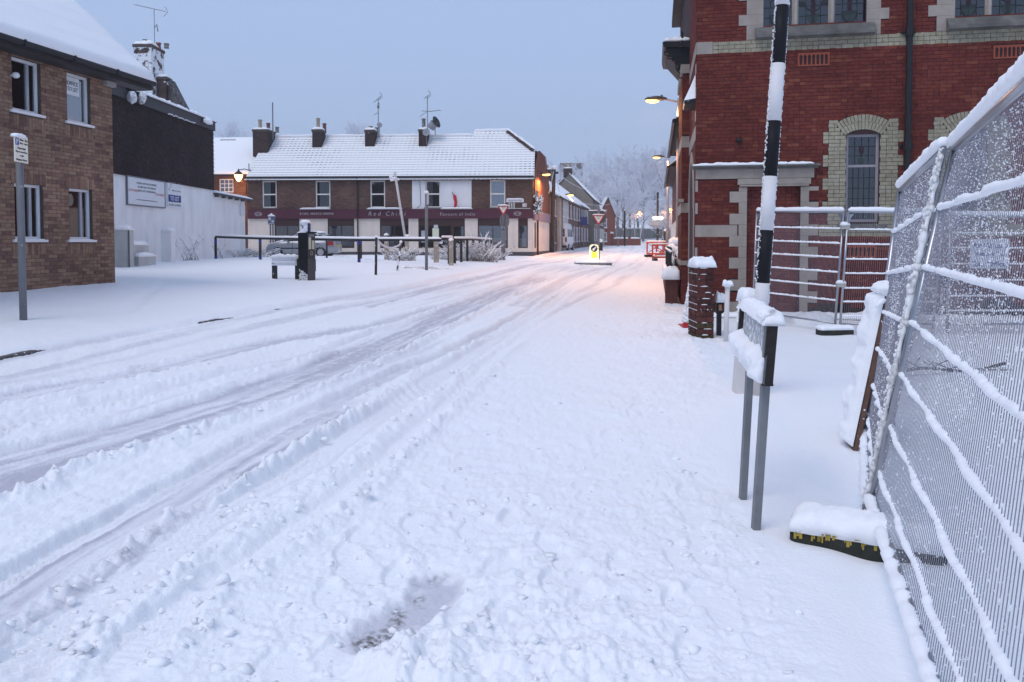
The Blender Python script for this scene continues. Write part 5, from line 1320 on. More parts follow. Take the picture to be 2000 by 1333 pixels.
# --- street front, seen at a glancing angle
def fw_(x, y, z): return fc.loc(fcs.w(x, z, y))
def sbox(m, x0, x1, y0, y1, z0, z1): m.hexa([fw_(x0,y0,z0),fw_(x1,y0,z0),fw_(x1,y1,z0),fw_(x0,y1,z0)], [fw_(x0,y0,z1),fw_(x1,y0,z1),fw_(x1,y1,z1),fw_(x0,y1,z1)])
m = MB(); sbox(m, -3.2, -.001, .0, .9, -.4, ZTOP); m.build('front_wall', MORT_C, chu)
def street_bricks(root, x0, x1, z0, z1, hol, y, seed, mat=BRICK_C, end=False, depth=.0):
    mbq = MB(); rd = random.Random(seed)
    for (a, b, c, d) in courses(x0, x1, z0, z1, hol, .235, CO, .3, seed): sbox2(mbq, a+.005, b-.005, y-.007, y+.02, c+.005, d-.005, rd.random())
    mbq.build('brickwork', mat, root, tone=True, kind='stuff')
def sbox2(m, x0, x1, y0, y1, z0, z1, tn): m.hexa([fw_(x0,y0,z0),fw_(x1,y0,z0),fw_(x1,y1,z0),fw_(x0,y1,z0)], [fw_(x0,y0,z1),fw_(x1,y0,z1),fw_(x1,y1,z1),fw_(x0,y1,z1)], tone=tn)
porch = lambda z: [(-2.75, -.45)] if z < 2.35 else ([(-1.6-math.sqrt(max(0, 1.15**2-((z-2.35)*1.0)**2)), -1.6+math.sqrt(max(0, 1.15**2-(z-2.35)**2)))] if z < 3.5 else [])
street_bricks(chu, -3.2, 0, -.3, ZTOP, [porch, (-3.2, 0, B1[0]-.02, B1[1]+.02), (-3.2, 0, 3.78, 4.12)], .0, 41)
m = MB()
sbox(m, -3.2, .0, -.012, .0, *B1); sbox(m, -3.2, .0, -.010, .0, 3.80, 4.10)
for (x0, x1) in ((-2.95,-2.72), (-.48,-.25)): sbox(m, x0, x1, -.02, .3, -.3, 2.35)
n = 12
for q in range(n):
    t0, t1 = math.pi*q/n, math.pi*(q+1)/n
    P = [(-1.6+r*math.cos(t), 2.35+r*math.sin(t)) for r, t in ((1.12,t0),(1.36,t0),(1.36,t1),(1.12,t1))]
    m.hexa([fw_(P[0][0],-.03,P[0][1]),fw_(P[1][0],-.03,P[1][1]),fw_(P[2][0],-.03,P[2][1]),fw_(P[3][0],-.03,P[3][1])][::-1], [fw_(p[0],.3,p[1]) for p in P][::-1])
for k in range(7): sbox(m, -.30, -.02, -.006, .0, B1[1]+.35+k*.55, B1[1]+.6+k*.55)
for k in range(8): sbox(m, -.26-(.1 if k % 2 else 0), -.0, -.011, .0, 4.2+k*.5-.0, 4.42+k*.5) if 4.42+k*.5 < B1[0] else None
m.build('stone_dressing', STONE, chu, kind='stuff')
m = MB(); m.loaf(0, .34, -.24, .02, 0, .05); 
pp = fw_(-.6,-.10,4.72)
m = MB(); q0, q1 = fw_(-.95,-.26,4.62), fw_(-.2,-.26,4.62); m.hexa([fw_(-.95,-.24,4.58),fw_(-.1,-.24,4.58),fw_(-.1,0,4.58),fw_(-.95,0,4.58)], [fw_(-.95,-.24,4.66),fw_(-.1,-.24,4.66),fw_(-.1,0,4.7),fw_(-.95,0,4.7)]); m.build('notice_hood', DARKIRON, chu)
m = MB(); m.hexa([fw_(-.97,-.25,4.66),fw_(-.08,-.25,4.66),fw_(-.08,0,4.70),fw_(-.97,0,4.70)], [fw_(-.9,-.12,4.95),fw_(-.15,-.12,4.95),fw_(-.15,0,5.25),fw_(-.9,0,5.25)]); m.build('snow_cap', SNOW, chu, smooth=False)
# projecting bay with its end wall facing the camera
by0, by1 = -6.2, -3.2; pj = .18
m = MB(); sbox(m, by0, by1, -pj, .9, -.4, 5.9); m.build('bay', MORT_C, chu)
mbq = MB(); rd = random.Random(5)
k = 0; z = -.3
while z < 5.85:
    for (a, b) in ((-pj, -pj+.10), (-pj+.10, .0)) if k % 2 else ((-pj, .0),):
        band = (2.35 < z < 2.6) or (4.02 < z < 4.3)
        if not band: mbq.hexa([fw_(by1+.008,a+.004,z+.004),fw_(by1+.008,b-.004,z+.004),fw_(by1-.03,b-.004,z+.004),fw_(by1-.03,a+.004,z+.004)], [fw_(by1+.008,a+.004,z+CO-.004),fw_(by1+.008,b-.004,z+CO-.004),fw_(by1-.03,b-.004,z+CO-.004),fw_(by1-.03,a+.004,z+CO-.004)], tone=rd.random())
    z += CO; k += 1
for (a, b, c, d) in courses(by0, by1, -.3, 5.85, [], .235, CO, .3, 3): sbox2(mbq, a+.005, b-.005, -pj-.007, -pj+.02, c+.005, d-.005, rd.random())
mbq.build('brickwork', BRICK_C, chu, tone=True, kind='stuff')
m = MB(); sbox(m, by0, by1+.016, -pj-.02, .1, 2.35, 2.60); sbox(m, by0, by1+.018, -pj-.02, .1, 4.02, 4.30); sbox(m, by0, by1+.05, -pj-.05, .2, 5.90, 6.12); sbox(m, by0-.05, by1+.04, -pj-.04, .1, 1.0, 1.12) ; m.build('bay_dressing', STONE, chu, kind='stuff')
m = MB(); sbox(m, by1-.05, by1+.10, -pj-.14, -pj+.05, 2.62, 2.70); m.build('corbel_stone', STONE, chu)
# iron bracketed canopy over the street
m = MB()
def cpt(px, py, Y): return fc.loc(at(px, py, Y))
Yc = 20.2
P = [cpt(1294,82,Yc), cpt(1366,80,Yc-.2), cpt(1366,92,Yc-.2), cpt(1297,93,Yc)]
def slab(m, pts, dy): m.prism([(p.x, p.z) for p in pts], 'y', pts[0].y, pts[0].y+dy)
slab(m, P, 2.6)
for k in range(8):
    a, b = cpt(1300+k*6, 92+k*7.5, Yc), cpt(1312+k*6.5, 92+k*7.5, Yc); t = cpt(1300+k*6, 100+k*8, Yc)
    m.box(a.x, max(b.x, a.x+.2)+.12, a.y+.05, a.y+.5, t.z-.04, a.z+.01)
slab(m, [cpt(1300,93,Yc+.1), cpt(1360,93,Yc+.1), cpt(1360,128,Yc+.1), cpt(1336,134,Yc+.1)], 2.2)
for (px, py, r) in [(1302,104,.06),(1308,112,.05),(1325,132,.07),(1329,136,.09),(1330,149,.06)]:
    c = cpt(px, py, Yc); pts = [(c.x+r*math.cos(t), c.y, c.z+r*math.sin(t)) for t in [q*math.pi/6 for q in range(2, 12)]]; m.tube(pts, .018, 5)
a, b = cpt(1332,62,Yc), cpt(1334,92,Yc); m.tube([a, b], .03, 6)
m.build('iron_canopy', DARKIRON, chu)
m = MB(); a, b = cpt(1296,82,Yc), cpt(1352,76,Yc); m.loaf(a.x, b.x, a.y, a.y+2.5, a.z+.03, .17, 3, 14, 20, .25); m.build('snow_cap', SNOW, chu, smooth=True)
m = MB(); slab(m, [cpt(1336,74,Yc+1), cpt(1366,60,Yc+1), cpt(1366,78,Yc+1), cpt(1336,80,Yc+1)], .5); m.build('canopy_back', SLATE, chu)
# main roof (out of sight above)
m = MB(); m.box(-.3, XR+.2, -.4, 12.2, ZTOP, ZTOP+.25); m.build('roof', SLATE, chu)
# iron gate in the porch
gt = empty('iron_gate', fcs.w(-1.6, -.02, .12), 'black iron gate with snowy scrolls in the church porch', 'gate', None, fcs.ang)
m = MB()
for k in range(15): x = -1.05+k*.15; m.tube([(x,0,.1),(x,0,1.75+.28*math.sin(math.pi*k/14))], .013, 5)
m.build('bars', DARKIRON, gt); m = MB()
for z in (.3, 1.0, 1.6): m.box(-1.1, 1.1, -.02, .02, z, z+.05)
m.build('rails', DARKIRON, gt); m = MB()
for z in (.35, 1.05, 1.65): m.rope([(-1.1,0,z+.02),(1.1,0,z+.02)], .035, 6, z)
for k in range(15): x = -1.05+k*.15; m.blob((x, 0, 1.78+.28*math.sin(math.pi*k/14)), .05, .05, .06, .3, 1)
m.build('snow', SNOW, gt, smooth=True)

# ------------------------------------------------------------------ buildings up the right side beyond the church
def rfront(x0, x1, out, name, label, cat, eave, mat, low=None, lowz=2.6, rise=2.2, depth=7, gables=0):
    b = fcs.w(x1, 0, -out); b.z = gz(b.x, b.y)-.2; f2 = Fac(b, -.187, -1); e = empty(name, b, label, cat, None, f2.ang); L = x1-x0
    m = MB(); m.box(-L, 0, 0, depth, 0, eave); m.build('wall', mat, e)
    if low: m = MB(); m.box(-L-.01, .012, -.04, .5, 0, lowz); m.build('ground_floor', low, e)
    m = MB(); m.prism([(-.35,eave-.05),(depth/2,eave+rise),(depth+.3,eave-.05),(depth+.3,eave-.12),(-.35,eave-.12)], 'x', -L-.2, .2); m.build('roof', SLATE, e)
    roof_snow(e, [(-L-.2,-.38,eave-.06),(.22,-.38,eave-.06),(.22,depth/2,eave+rise),(-L-.2,depth/2,eave+rise)], .16, nx=16, ny=10)
    gutter(e, -L-.2, .25, -.42, eave-.14, .07)
    for k in range(gables):
        xx = -1.2-k*2.4; m = MB(); m.prism([(xx-1,eave-.6),(xx+1,eave-.6),(xx+.9,eave-.2),(xx,eave+.9),(xx-.9,eave-.2)], 'y', -.55, 0); m.build('dormer', WHITE, e)
        m = MB(); m.prism([(xx-1.15,eave-.3),(xx,eave+1.15),(xx+1.15,eave-.3),(xx,eave+.85)], 'y', -.6, 1.5); m.build('dormer_snow', SNOW, e)
    # a couple of windows
    for k in range(max(2, int(L/3))):
        xx = -1.6-k*2.8
        if xx-.9 < -L: break
        for z in (1.0, 3.3):
            if z+1.5 < eave-.3: window(e, xx-.5, xx+.5, z, z+1.4, -.055, UPVC, PANE, .07, 2, 1, .06, back=False, depth=.05)
    return e
DKBR = M('dark_brown_brick', (.11,.05,.05), .9, .2, 7)
rfront(-16.5, -7.0, -.12, 'terraced_house', 'dark brick house with cream ground floor and snowy gutter past the church', 'house', 5.6, DKBR, CREAM, 3.3)
rfront(-29, -17.0, -.1, 'terraced_house', 'further brick house up the right side behind the second lamp post', 'house', 5.0, DKBR, CREAM, 2.6)
# low front wall with iron railing and heaped snow
b = fcs.w(-3.4, -.0, -.42); rw = empty('garden_wall', b, 'low dark wall with iron railings and snow heaped on its end, past the porch', 'wall', None, fcs.ang)
m = MB(); m.box(-12, .1, -.12, .12, -.3, .62); m.box(-.28, .14, -.16, .16, -.3, .66); m.build('masonry', M('street_wall_brick', (.10,.035,.03), .9, .3, 9, bump=.3), rw)
m = MB(); m.loaf(-.42, .24, -.24, .24, .64, .30, 3, 12, 10, .2); m.loaf(-12, -.3, -.15, .15, .62, .09, 5, 50, 6, .3); m.build('snow_cap', SNOW, rw, smooth=True)
m = MB()
for k in range(74): x = -.45-k*.155; m.tube([(x,0,.6),(x,0,1.45)], .012, 4)
m.box(-12, -.35, -.02, .02, 1.28, 1.33); m.build('railing', DARKIRON, rw)
m = MB(); m.rope([(-12,0,1.35),(-.35,0,1.35)], .035, 6, 2, .4, .06); m.build('railing_snow', SNOW, rw, smooth=True)
b = fcs.w(-7.1, -.0, -.45); b.z = gz(b.x, b.y)-.1; hd = empty('clipped_hedge', b, 'snow loaded hedge top above the railings behind the first lamp post', 'hedge', None, fcs.ang)
m = MB()
for k in range(34): m.blob((-.2-k*.25+rng.uniform(-.1,.1), .38+rng.uniform(-.15,.15), 1.45+rng.uniform(-.35,.30)), .24, .24, .16, .3, 1)
m.build('snow', SNOW, hd, smooth=True)
m = MB(); m.box(-9, 0, .2, .6, 0, 1.35); m.build('foliage', M('hedge_dark', (.02,.025,.02), .9, .4, 9, frost=.4, fscale=8), hd)

# ------------------------------------------------------------------ the terrace up the left side of the street
ST = Fac(Vector((1.39, 52, .52)), .187, 1)
def shouse(x0, x1, eave, rise, depth, name, label, cat, mat, out=0.0, z0=None, floors=(( 1.0, 1.5),(3.2, 1.35)), wx=None, low=None, lowz=2.7, gable_m=None, chim=None, snowt=.14, wmat=None):
    b = ST.w(x0, 0, -out); zb = gz(b.x, b.y); b.z = zb-.15
    f2 = Fac(b, .187, 1); e = empty(name, b, label, cat, None, f2.ang); L = x1-x0
    m = MB(); m.box(0, L, 0, depth, 0, eave); m.build('wall', mat, e)
    m = MB(); m.prism([(0,eave),(depth,eave),(depth/2,eave+rise)], 'x', 0.0, L); m.build('gable', gable_m or mat, e)
    m = MB(); m.prism([(-.28,eave-.12),(depth/2,eave+rise-.02),(depth+.28,eave-.12),(depth+.28,eave-.04),(depth/2,eave+rise+.06),(-.28,eave-.04)], 'x', -.12, L+.12); m.build('roof', SLATE, e)
    roof_snow(e, [(-.14,-.30,eave-.05),(L+.14,-.30,eave-.05),(L+.14,depth/2,eave+rise+.05),(-.14,depth/2,eave+rise+.05)], snowt, nx=16, ny=12)
    gutter(e, -.1, L+.1, -.33, eave-.12, .06)
    if low: m = MB(); m.box(.02, L-.02, -.06, -.002, 0, lowz); m.build('shopfront', low, e)
    for xx in (wx or []):
        for (z, h) in floors:
            window(e, xx-.45, xx+.45, z, z+h, -.06, UPVC, PANE, .07, 2, 1, .06, back=False, depth=.06, sill=(.06, .08, .06))
    m = MB(); m.tube([(.3,-.08,eave-.1),(.3,-.08,0)], .045, 6); m.build('downpipe', DARKIRON, e)
    if chim: stack(e, L-1.0, L-.2, depth/2-.7, depth/2+.7, eave+rise-1.2, eave+rise+1.0, BRK_D, [(L-.6, depth/2-.3, .14, .5, 'buff'), (L-.6, depth/2+.3, .14, .5, 'red')], snow=.14, seed=int(x0))
    return e
BRN = M('brown_brick', (.12,.07,.058), .9, .2, 6); BRN2 = M('dark_terrace_brick', (.085,.05,.045), .9, .2, 6)
CRM2 = M('pale_render', (.50,.47,.43), .9, .1, 2, stain=.3)
h = shouse(8.4, 12.6, 4.9, 2.2, 6, 'shop_house', 'narrow dark brick shop with black timber front right behind the restaurant', 'shop', BRN, wx=[.9, 2.9], low=BLACKPLAIN, lowz=3.0)
h = shouse(12.8, 18.4, 4.7, 2.6, 6.5, 'terraced_house', 'cream rendered house with white verge behind the parked minibus', 'house', CRM2, out=.35, wx=[1.4, 4.2], gable_m=CRM2)
h = shouse(18.6, 30, 4.8, 2.8, 7, 'terraced_house', 'brown brick terraced house with the wall lamp under its eaves', 'house', BRN, out=.1, wx=[1.4, 4.2, 7.2, 10], chim=True)
h = shouse(30.2, 44, 4.9, 2.8, 7, 'terraced_house', 'dark brick terraced house with the red door and blue hanging signs', 'house', BRN2, out=.0, wx=[1.5, 5.0, 8.5, 12])
for (a, b_, z0, z1, m_) in [(5.6, 6.6, .1, 2.2, M('red_door', (.18,.02,.02), .5)), (5.4, 6.8, 2.3, 2.9, M('red_door', ()))]:
    m = MB(); m.box(a, b_, -.10, -.004, z0, z1); m.build('door' if z0 < 1 else 'shop_sign', m_, h)
for k, (z, hh, cm) in enumerate([(2.75, .9, M('blue_sign', (.035,.07,.26), .5)), (3.7, .7, M('pale_sign', (.36,.38,.42), .5))]):
    m = MB(); m.box(3.0, 3.06, -.80, -.05, z, z+hh); m.build('hanging_sign', cm, h)
h = shouse(44.5, 55, 6.0, 3.3, 6.0, 'gabled_house', 'tall grey rendered gable with a chimney rising above the terrace', 'house', M('grey_brown_render', (.20,.18,.16), .9, .12, 2, stain=.3), out=.5, wx=[2, 5.5, 9], chim=False)
stack(h, .1, .9, 2.7, 3.7, 8.5, 10.0, BRK_D, [(.5, 2.95, .15, .7, 'buff'), (.5, 3.4, .15, .7, 'buff')], seed=77)
h = shouse(55.5, 70, 5.4, 2.5, 6, 'shop_house', 'far shop at the end of the left terrace with cream front', 'shop', BRN, out=.2, wx=[2, 5, 8, 11], low=CRM2)
# red gabled house facing us
b = at(1163, 480, 128); b.z = gz(b.x, b.y)-.2
rh = empty('red_house', b, 'far red brick gabled house with paired white windows at the street bend', 'house', None, -.12)
RB = M('far_red_brick', (.20,.065,.05), .9, .15, 5)
s = 128/F
m = MB(); m.prism([(0,0),(38*s,0),(38*s,5.2),(24*s,8.2),(10*s-.5,5.2),(0,4.6)], 'y', 0, 9); m.build('wall', RB, rh)
m = MB(); m.hexa([(-2*s-1,-.3,4.3),(0*s,-.3,4.3),(0*s,9,4.3),(-2*s-1,9,4.3)], [(20*s,-.35,8.35),(24.5*s,-.35,8.4),(24.5*s,9,8.4),(20*s,9,8.35)]); m.build('roof_snow', SNOW, rh)
m = MB(); m.hexa([(24.2*s,-.3,8.05),(39*s,-.3,4.85),(39*s,9,4.85),(24.2*s,9,8.05)], [(24.2*s,-.3,8.35),(39.6*s,-.3,5.05),(39.6*s,9,5.05),(24.2*s,9,8.35)]); m.build('roof', SLATE, rh)
for z in (.9, 3.2):
    for x in (10*s, 18*s): window(rh, x-.35, x+.35, z, z+1.5, -.06, UPVC, PANE, .08, 2, 1, .06, back=False, depth=.06, sill=(.1,.1,.1))
b = at(1212, 482, 122); b.z = gz(b.x, b.y)-.1
gw_ = empty('garden_wall', b, 'far red brick garden wall with snowy coping by the red house', 'wall', None, .0)
m = MB(); m.box(-1.5, 3.2, 0, .3, 0, 1.2); m.box(-1.6,-1.1,-.1,.4,0,2.0); m.box(1.2,1.6,-.1,.4,0,1.6); m.build('masonry', RB, gw_); m = MB(); m.loaf(-1.5,3.2,-.05,.35,1.2,.2,1,20,4); m.loaf(-1.65,-1.05,-.15,.45,2.0,.25,2,6,6); m.build('snow_cap', SNOW, gw_, smooth=True)
# slab of flats on the hill, a snowed roof among the trees, the hoarding across the end
b = at(1118, 470, 330); b.z = gz(70, 250); fl_ = empty('tower_block', b, 'flat topped brown brick tower block above the trees', 'tower block')
zt_ = at(1118, 319, 330).z-b.z; s = 330/F
TB = M('tower_brick', (.13,.075,.07), .9, .08)
m = MB(); m.box(-22*s, 20*s, 0, 12, 0, zt_-1.2); m.build('wall', TB, fl_); m = MB(); m.box(-22*s-.4, 20*s+.4, -.4, 12, zt_-1.19, zt_); m.build('parapet', TB, fl_)
m = MB()
for k in range(9):
    for q in range(6): m.box(-20*s+q*6.6*s, -20*s+q*6.6*s+4*s, -.1, 0, zt_-4-k*3.2, zt_-2.5-k*3.2)
m.build('windows', M('dark_glass', (.06,.05,.055), .3), fl_, kind='stuff')
b = at(1162, 470, 190); b.z = gz(30, 190); hh = empty('hillside_house', b, 'snow roofed house with a dormer window half hidden in the frosted trees', 'house'); s = 190/F; z0 = at(1160,362,190).z-b.z; z1 = at(1160,336,190).z-b.z
m = MB(); m.box(-16*s, 14*s, 0, 8, 0, z0); m.build('wall', BRN, hh); m = MB(); m.hexa([(-17*s,-.5,z0),(15*s,-.5,z0),(15*s,8,z0),(-17*s,8,z0)], [(-14*s,3.4,z1),(13*s,3.4,z1),(13*s,4.2,z1),(-14*s,4.2,z1)]); m.build('roof_snow', SNOW, hh)
m = MB(); m.box(2*s, 9*s, .3, 2.6, z0+1.0, z0+2.4); m.build('dormer', SLATE, hh)
b = at(1250, 470, 160); b.z = gz(b.x, b.y)-.5; ho = empty('hoarding', b, 'long grey boundary fence across the far end of the street', 'fence', None, -.05)
s = 160/F; HB = M('grey_hoarding', (.10,.115,.115), .8, .15, 1, stain=.3); zt_ = at(1250,446,160).z-b.z
for k in range(36): x = -70*s+k*140*s/36; m = MB(); m.box(x+.02, x+140*s/36-.02, 0, .08, 0, zt_-.3*(k > 18)*.5); m.build('board', HB, ho)
m = MB(); m.rope([(-70*s,0,zt_),(0,0,zt_),(70*s,0,zt_-.15)], .10, 5, 3, .3, .4, 3); m.build('snow_cap', SNOW, ho)
# ------------------------------------------------------------------ street lighting
STEEL = M('galvanised_steel', (.27,.28,.30), .45, .15, 9, metal=.6, frost=.06, fscale=40)
GREYP = M('grey_pole', (.16,.165,.18), .55, .12, 6, frost=.10, fscale=22)
LENS = emit_mat('lamp_lens', (1.0, .46, .10), 6.5)
HEADM = M('lamp_head', (.10,.085,.07), .5)
def lamp_post(px, pyb, pyt, head, Y, label, power, z0=None, wr=.055, side=-1, col=(1.0,.42,.13)):
    b = at(px, pyb, Y); t = at(px, pyt, Y); h = at(*head, Y); zb = gz(b.x, b.y) if z0 is None else z0
    e = empty('street_lamp', (b.x, b.y, zb), label, 'street lamp', 'lit street lamps along the road'); H = t.z-zb; hx = h.x-b.x; hz = h.z-zb
    m = MB(); m.tube([(0,0,-.2),(0,0,H*.27)], wr*1.5, 12); m.build('base_column', GREYP, e, smooth=True)
    m = MB(); m.tube([(0,0,H*.27),(0,0,H)], [wr, wr*.8], 12); m.build('column', M('lamp_column', (.42,.40,.40), .5, .08, 4), e, smooth=True)
    L = hx-side*-.33 if False else hx + .33*(1 if hx < 0 else -1)
    m = MB(); m.tube([(0,0,H-.12),(L,0,hz+.05)], [.035,.03], 8); m.build('arm', M('lamp_column', ()), e)
    s = 1 if hx < 0 else -1
    m = MB(); 
    for (u, r) in []: pass
    m.v = []; k = 12; n = 9
    for i in range(n):
        u = i/(n-1); r = (.03 + .115*math.sin(min(1, u*1.15+.12)*math.pi*.8)**.8) if i < n-1 else .04
        for j in range(k):
            th = 2*math.pi*j/k; z = math.sin(th)*r*(.9 if math.sin(th) > 0 else .25); m.v.append((hx+s*(.38-.76*u), math.cos(th)*r, hz+.04+z))
    for i in range(n-1):
        for j in range(k): m.f.append((i*k+j, i*k+(j+1)%k, (i+1)*k+(j+1)%k, (i+1)*k+j)); m.t.append(0)
    m.f.append(tuple(range(k))); m.f.append(tuple(range(n*k-1, (n-1)*k-1, -1))); m.t += [0, 0]
    m.tube([(hx+s*.2,0,hz+.1),(hx+s*.2,0,hz+.2)], .035, 8)
    hd = m.build('lamp_head', HEADM, e, smooth=True)
    m = MB(); m.blob((hx-s*.12, 0, hz-.005), .24, .105, .085, 0, 2); m.build('lens', LENS, hd, smooth=True)
    lamp_light('street_lamp_light', (b.x+hx-s*.1, b.y, zb+hz-.22), power, col)
    return e
lamp_post(1322, 562, 193, (1281,197), 27.0, 'tall lit street lamp in front of the church porch', 800)
lamp_post(1304, 500, 305, (1286,308), 50.0, 'lit street lamp standing by the orange works barriers', 900, wr=.09)
lamp_post(1239, 478, 414, (1248,414), 140.0, 'small distant lit street lamp in the middle of the far snow', 500, wr=.13)
# wall mounted lamps on the terrace
def wall_lamp(px, py, Y, arm, label, power):
    p = at(px, py, Y); e = empty('wall_lamp', p, label, 'street lamp', 'lit wall lamps on the left side of the street')
    m = MB(); m.tube([(-arm,0,-.0),(-.35,0,.08)], .03, 6); m.tube([(-arm,0,-2.2),(-arm,0,.05)], .05, 6); m.build('arm', M('lamp_column', ()), e)
    m = MB(); m.blob((-.1,0,.1), .42, .14, .10, 0, 2); hd = m.build('lamp_head', HEADM, e, smooth=True)
    m = MB(); m.blob((0,0,.02), .30, .12, .09, 0, 2); m.build('lens', LENS, hd, smooth=True)
    lamp_light('wall_lamp_light', p+Vector((.15,-.1,-.28)), power)
wall_lamp(1067, 342, 54.5, .85, 'lit lamp on a bracket at the restaurant side wall', 1200)
wall_lamp(1114, 382, 74.0, .9, 'lit lamp under the terrace eaves, further up than the telegraph pole', 700)

# ------------------------------------------------------------------ poles, wires and signs
def simple_pole(name, base, top, r, mat, label, cat, group=None, cap=.06, sides=8, part='pole'):
    e = empty(name, base, label, cat, group); d = Vector(top)-Vector(base)
    m = MB(); m.tube([-d.normalized()*.15, d], r, sides); m.build(part, mat, e, smooth=True)
    if cap: m = MB(); m.blob(d+Vector((0,0,cap*.4)), cap*1.1, cap*1.1, cap, .15, 2); m.build('snow_cap', SNOW, e, smooth=True)
    return e
WOODP = M('dark_wood_pole', (.035,.028,.026), .9, .2, 8, frost=.12, fscale=14)
tp = simple_pole('telegraph_pole', at(1078,497,60), at(1082,330,60), [.16,.16,.12][:2] if False else .14, WOODP, 'dark wooden telegraph pole in front of the white minibus', 'pole', cap=.2)
pt = at(1082,332,60)
m = MB(); m.box(.1,.5,-.06,.06,at(1082,340,60).z-at(1078,497,60).z,at(1082,338,60).z-at(1078,497,60).z+.08); m.build('crossarm', WOODP, tp)
def cable(pts, label, r=.022):
    o = Vector(pts[0]); e = MB(); P = [Vector(p) for p in pts]; out = []
    for a, b in zip(P[:-1], P[1:]):
        for i in range(14): t = i/14; q = a.lerp(b, t); q.z -= (b-a).length*.018*4*t*(1-t); out.append(q-o)
    out.append(P[-1]-o); e.rope(out, r, 5, 3, .35, .5, 3); ob = e.build('overhead_cable', M('snowy_cable', (.62,.64,.68), .8), None, smooth=True); ob.location = o
    return tag(ob, label, 'cable', 'snowy overhead cables')
cable([pt, at(1153,372,78), at(1200,384,96), at(1320,390,110)], 'long snowy overhead cable from the telegraph pole to the trees on the right')
cable([at(1120,390,75), at(1200,396,100), at(1315,386,125)], 'lower snowy cable sagging past the red gabled house')
cable([pt, at(1098,386,72)], 'short snowy cable from the pole down to the terrace eaves')
cable([pt, at(1072,378,58)], 'short snowy cable from the pole down to the restaurant side')
# far dark poles and belisha beacons up the street
simple_pole('black_post', at(1220,484,110), at(1220,412,110), .14, DARKIRON, 'thin black post in the far snow left of the distant lamp', 'post', cap=.12)
e = empty('zebra_beacon', at(1284,487,62), 'dark banded crossing pole with twin lit lamps before the trees', 'beacon'); b = at(1284,487,62); t = at(1284,376,62).z-b.z
m = MB(); m.tube([(0,0,0),(0,0,t)], .09, 8); m.build('pole', M('banded_dark', (.035,.035,.04), .6, frost=.3, fscale=3), e)
m = MB(); z = at(1284,428,62).z-b.z; m.lathe([(.1,.0),(.55,-.12),(.75,-.5),(.3,-.75)], (0,0,z), 12); m.build('shade', M('grey_shade', (.35,.37,.38), .6), e)
m = MB(); m.blob((-.22,-.1,z+.08), .2, .14, .12, 0, 2); m.blob((.22,-.1,z+.08), .2, .14, .12, 0, 2); m.build('lamps', emit_mat('white_lamp', (1,.85,.62), 11), e, smooth=True, kind='stuff')
simple_pole('white_post', at(1249,477,135), at(1256,420,135), .10, M('white_post', (.6,.61,.64), .7), 'pale leaning post right of the small distant street lamp', 'post', cap=0)
simple_pole('black_post', at(1300,487,66), at(1300,452,66), .14, DARKIRON, 'short dark post right of the twin lamps, beside the church side railings', 'post', cap=.15)
simple_pole('thin_post', at(1207,487,100), at(1207,465,100), .07, GREYP, 'tiny grey post by the far garden wall', 'post', cap=.1)

def tri_sign(e, c, s, mat_r, ang=0.0, y=0.0):
    """inverted triangle GIVE WAY plate, c = centre of the top edge in local coords"""
    def tri(k, y0, y1, nm, mt, par):
        m = MB(); h = s*.5*k; cz_ = c[1]-s*.29; P = []
        base = [(-h, h*.577), (h, h*.577), (0, -h*1.155)]
        for i, (x, z) in enumerate(base):      # rounded corners
            for q in (-1, 0, 1):
                o = base[(i+q) % 3]; f = .10 if q else .0
                if q: P.append((c[0]+x+(o[0]-x)*f, cz_+z+(o[1]-z)*f))
        m.prism(P, 'y', y0, y1); return m.build(nm, mt, par)
    a = tri(1.0, y, y+.02, 'sign_plate', mat_r, e); w = tri(.70, y-.006, y-.001, 'sign_face', M('sign_face', (.74,.73,.66), .5), a)
    text('GIVE', a, BLK, c[0], c[1]-s*.145, y-.010, s*.40, s*.115); text('WAY', a, BLK, c[0], c[1]-s*.30, y-.010, s*.22, s*.08)
    m = MB(); m.loaf(c[0]-s*.48, c[0]+s*.48, y-.04, y+.05, c[1], .05, 3, 20, 4); m.build('snow_cap', SNOW, a, smooth=True)
SRED = M('sign_red', (.50,.03,.04), .45)
# give way sign at the car park corner
Y = 39; b = at(983, 510, Y); e = empty('give_way_sign', b, 'red bordered give way sign at the corner before the restaurant', 'road sign', 'give way signs')
s = Y/F; m = MB(); m.tube([(0,0,-.1),(0,0,60*s)], .11, 10); m.build('base_column', GREYP, e, smooth=True); m = MB(); m.tube([(0,0,60*s),(0,0,112*s)], .055, 10); m.build('pole', GREYP, e, smooth=True)
m = MB(); k = 24; m.prism([(.06+.25*math.cos(2*math.pi*q/k)*1.0, 78*s+.40*math.sin(2*math.pi*q/k)) for q in range(k)], 'y', .09, .12); m.build('round_sign_back', GREYP, e)
tri_sign(e, (.0, 108*s), .60, SRED, y=-.08); m = MB(); m.box(-.09,.09,-.05,.08,62*s,68*s); m.box(-.1,.1,-.03,.05,109*s,112*s); m.build('clips', STEEL, e, kind='stuff')
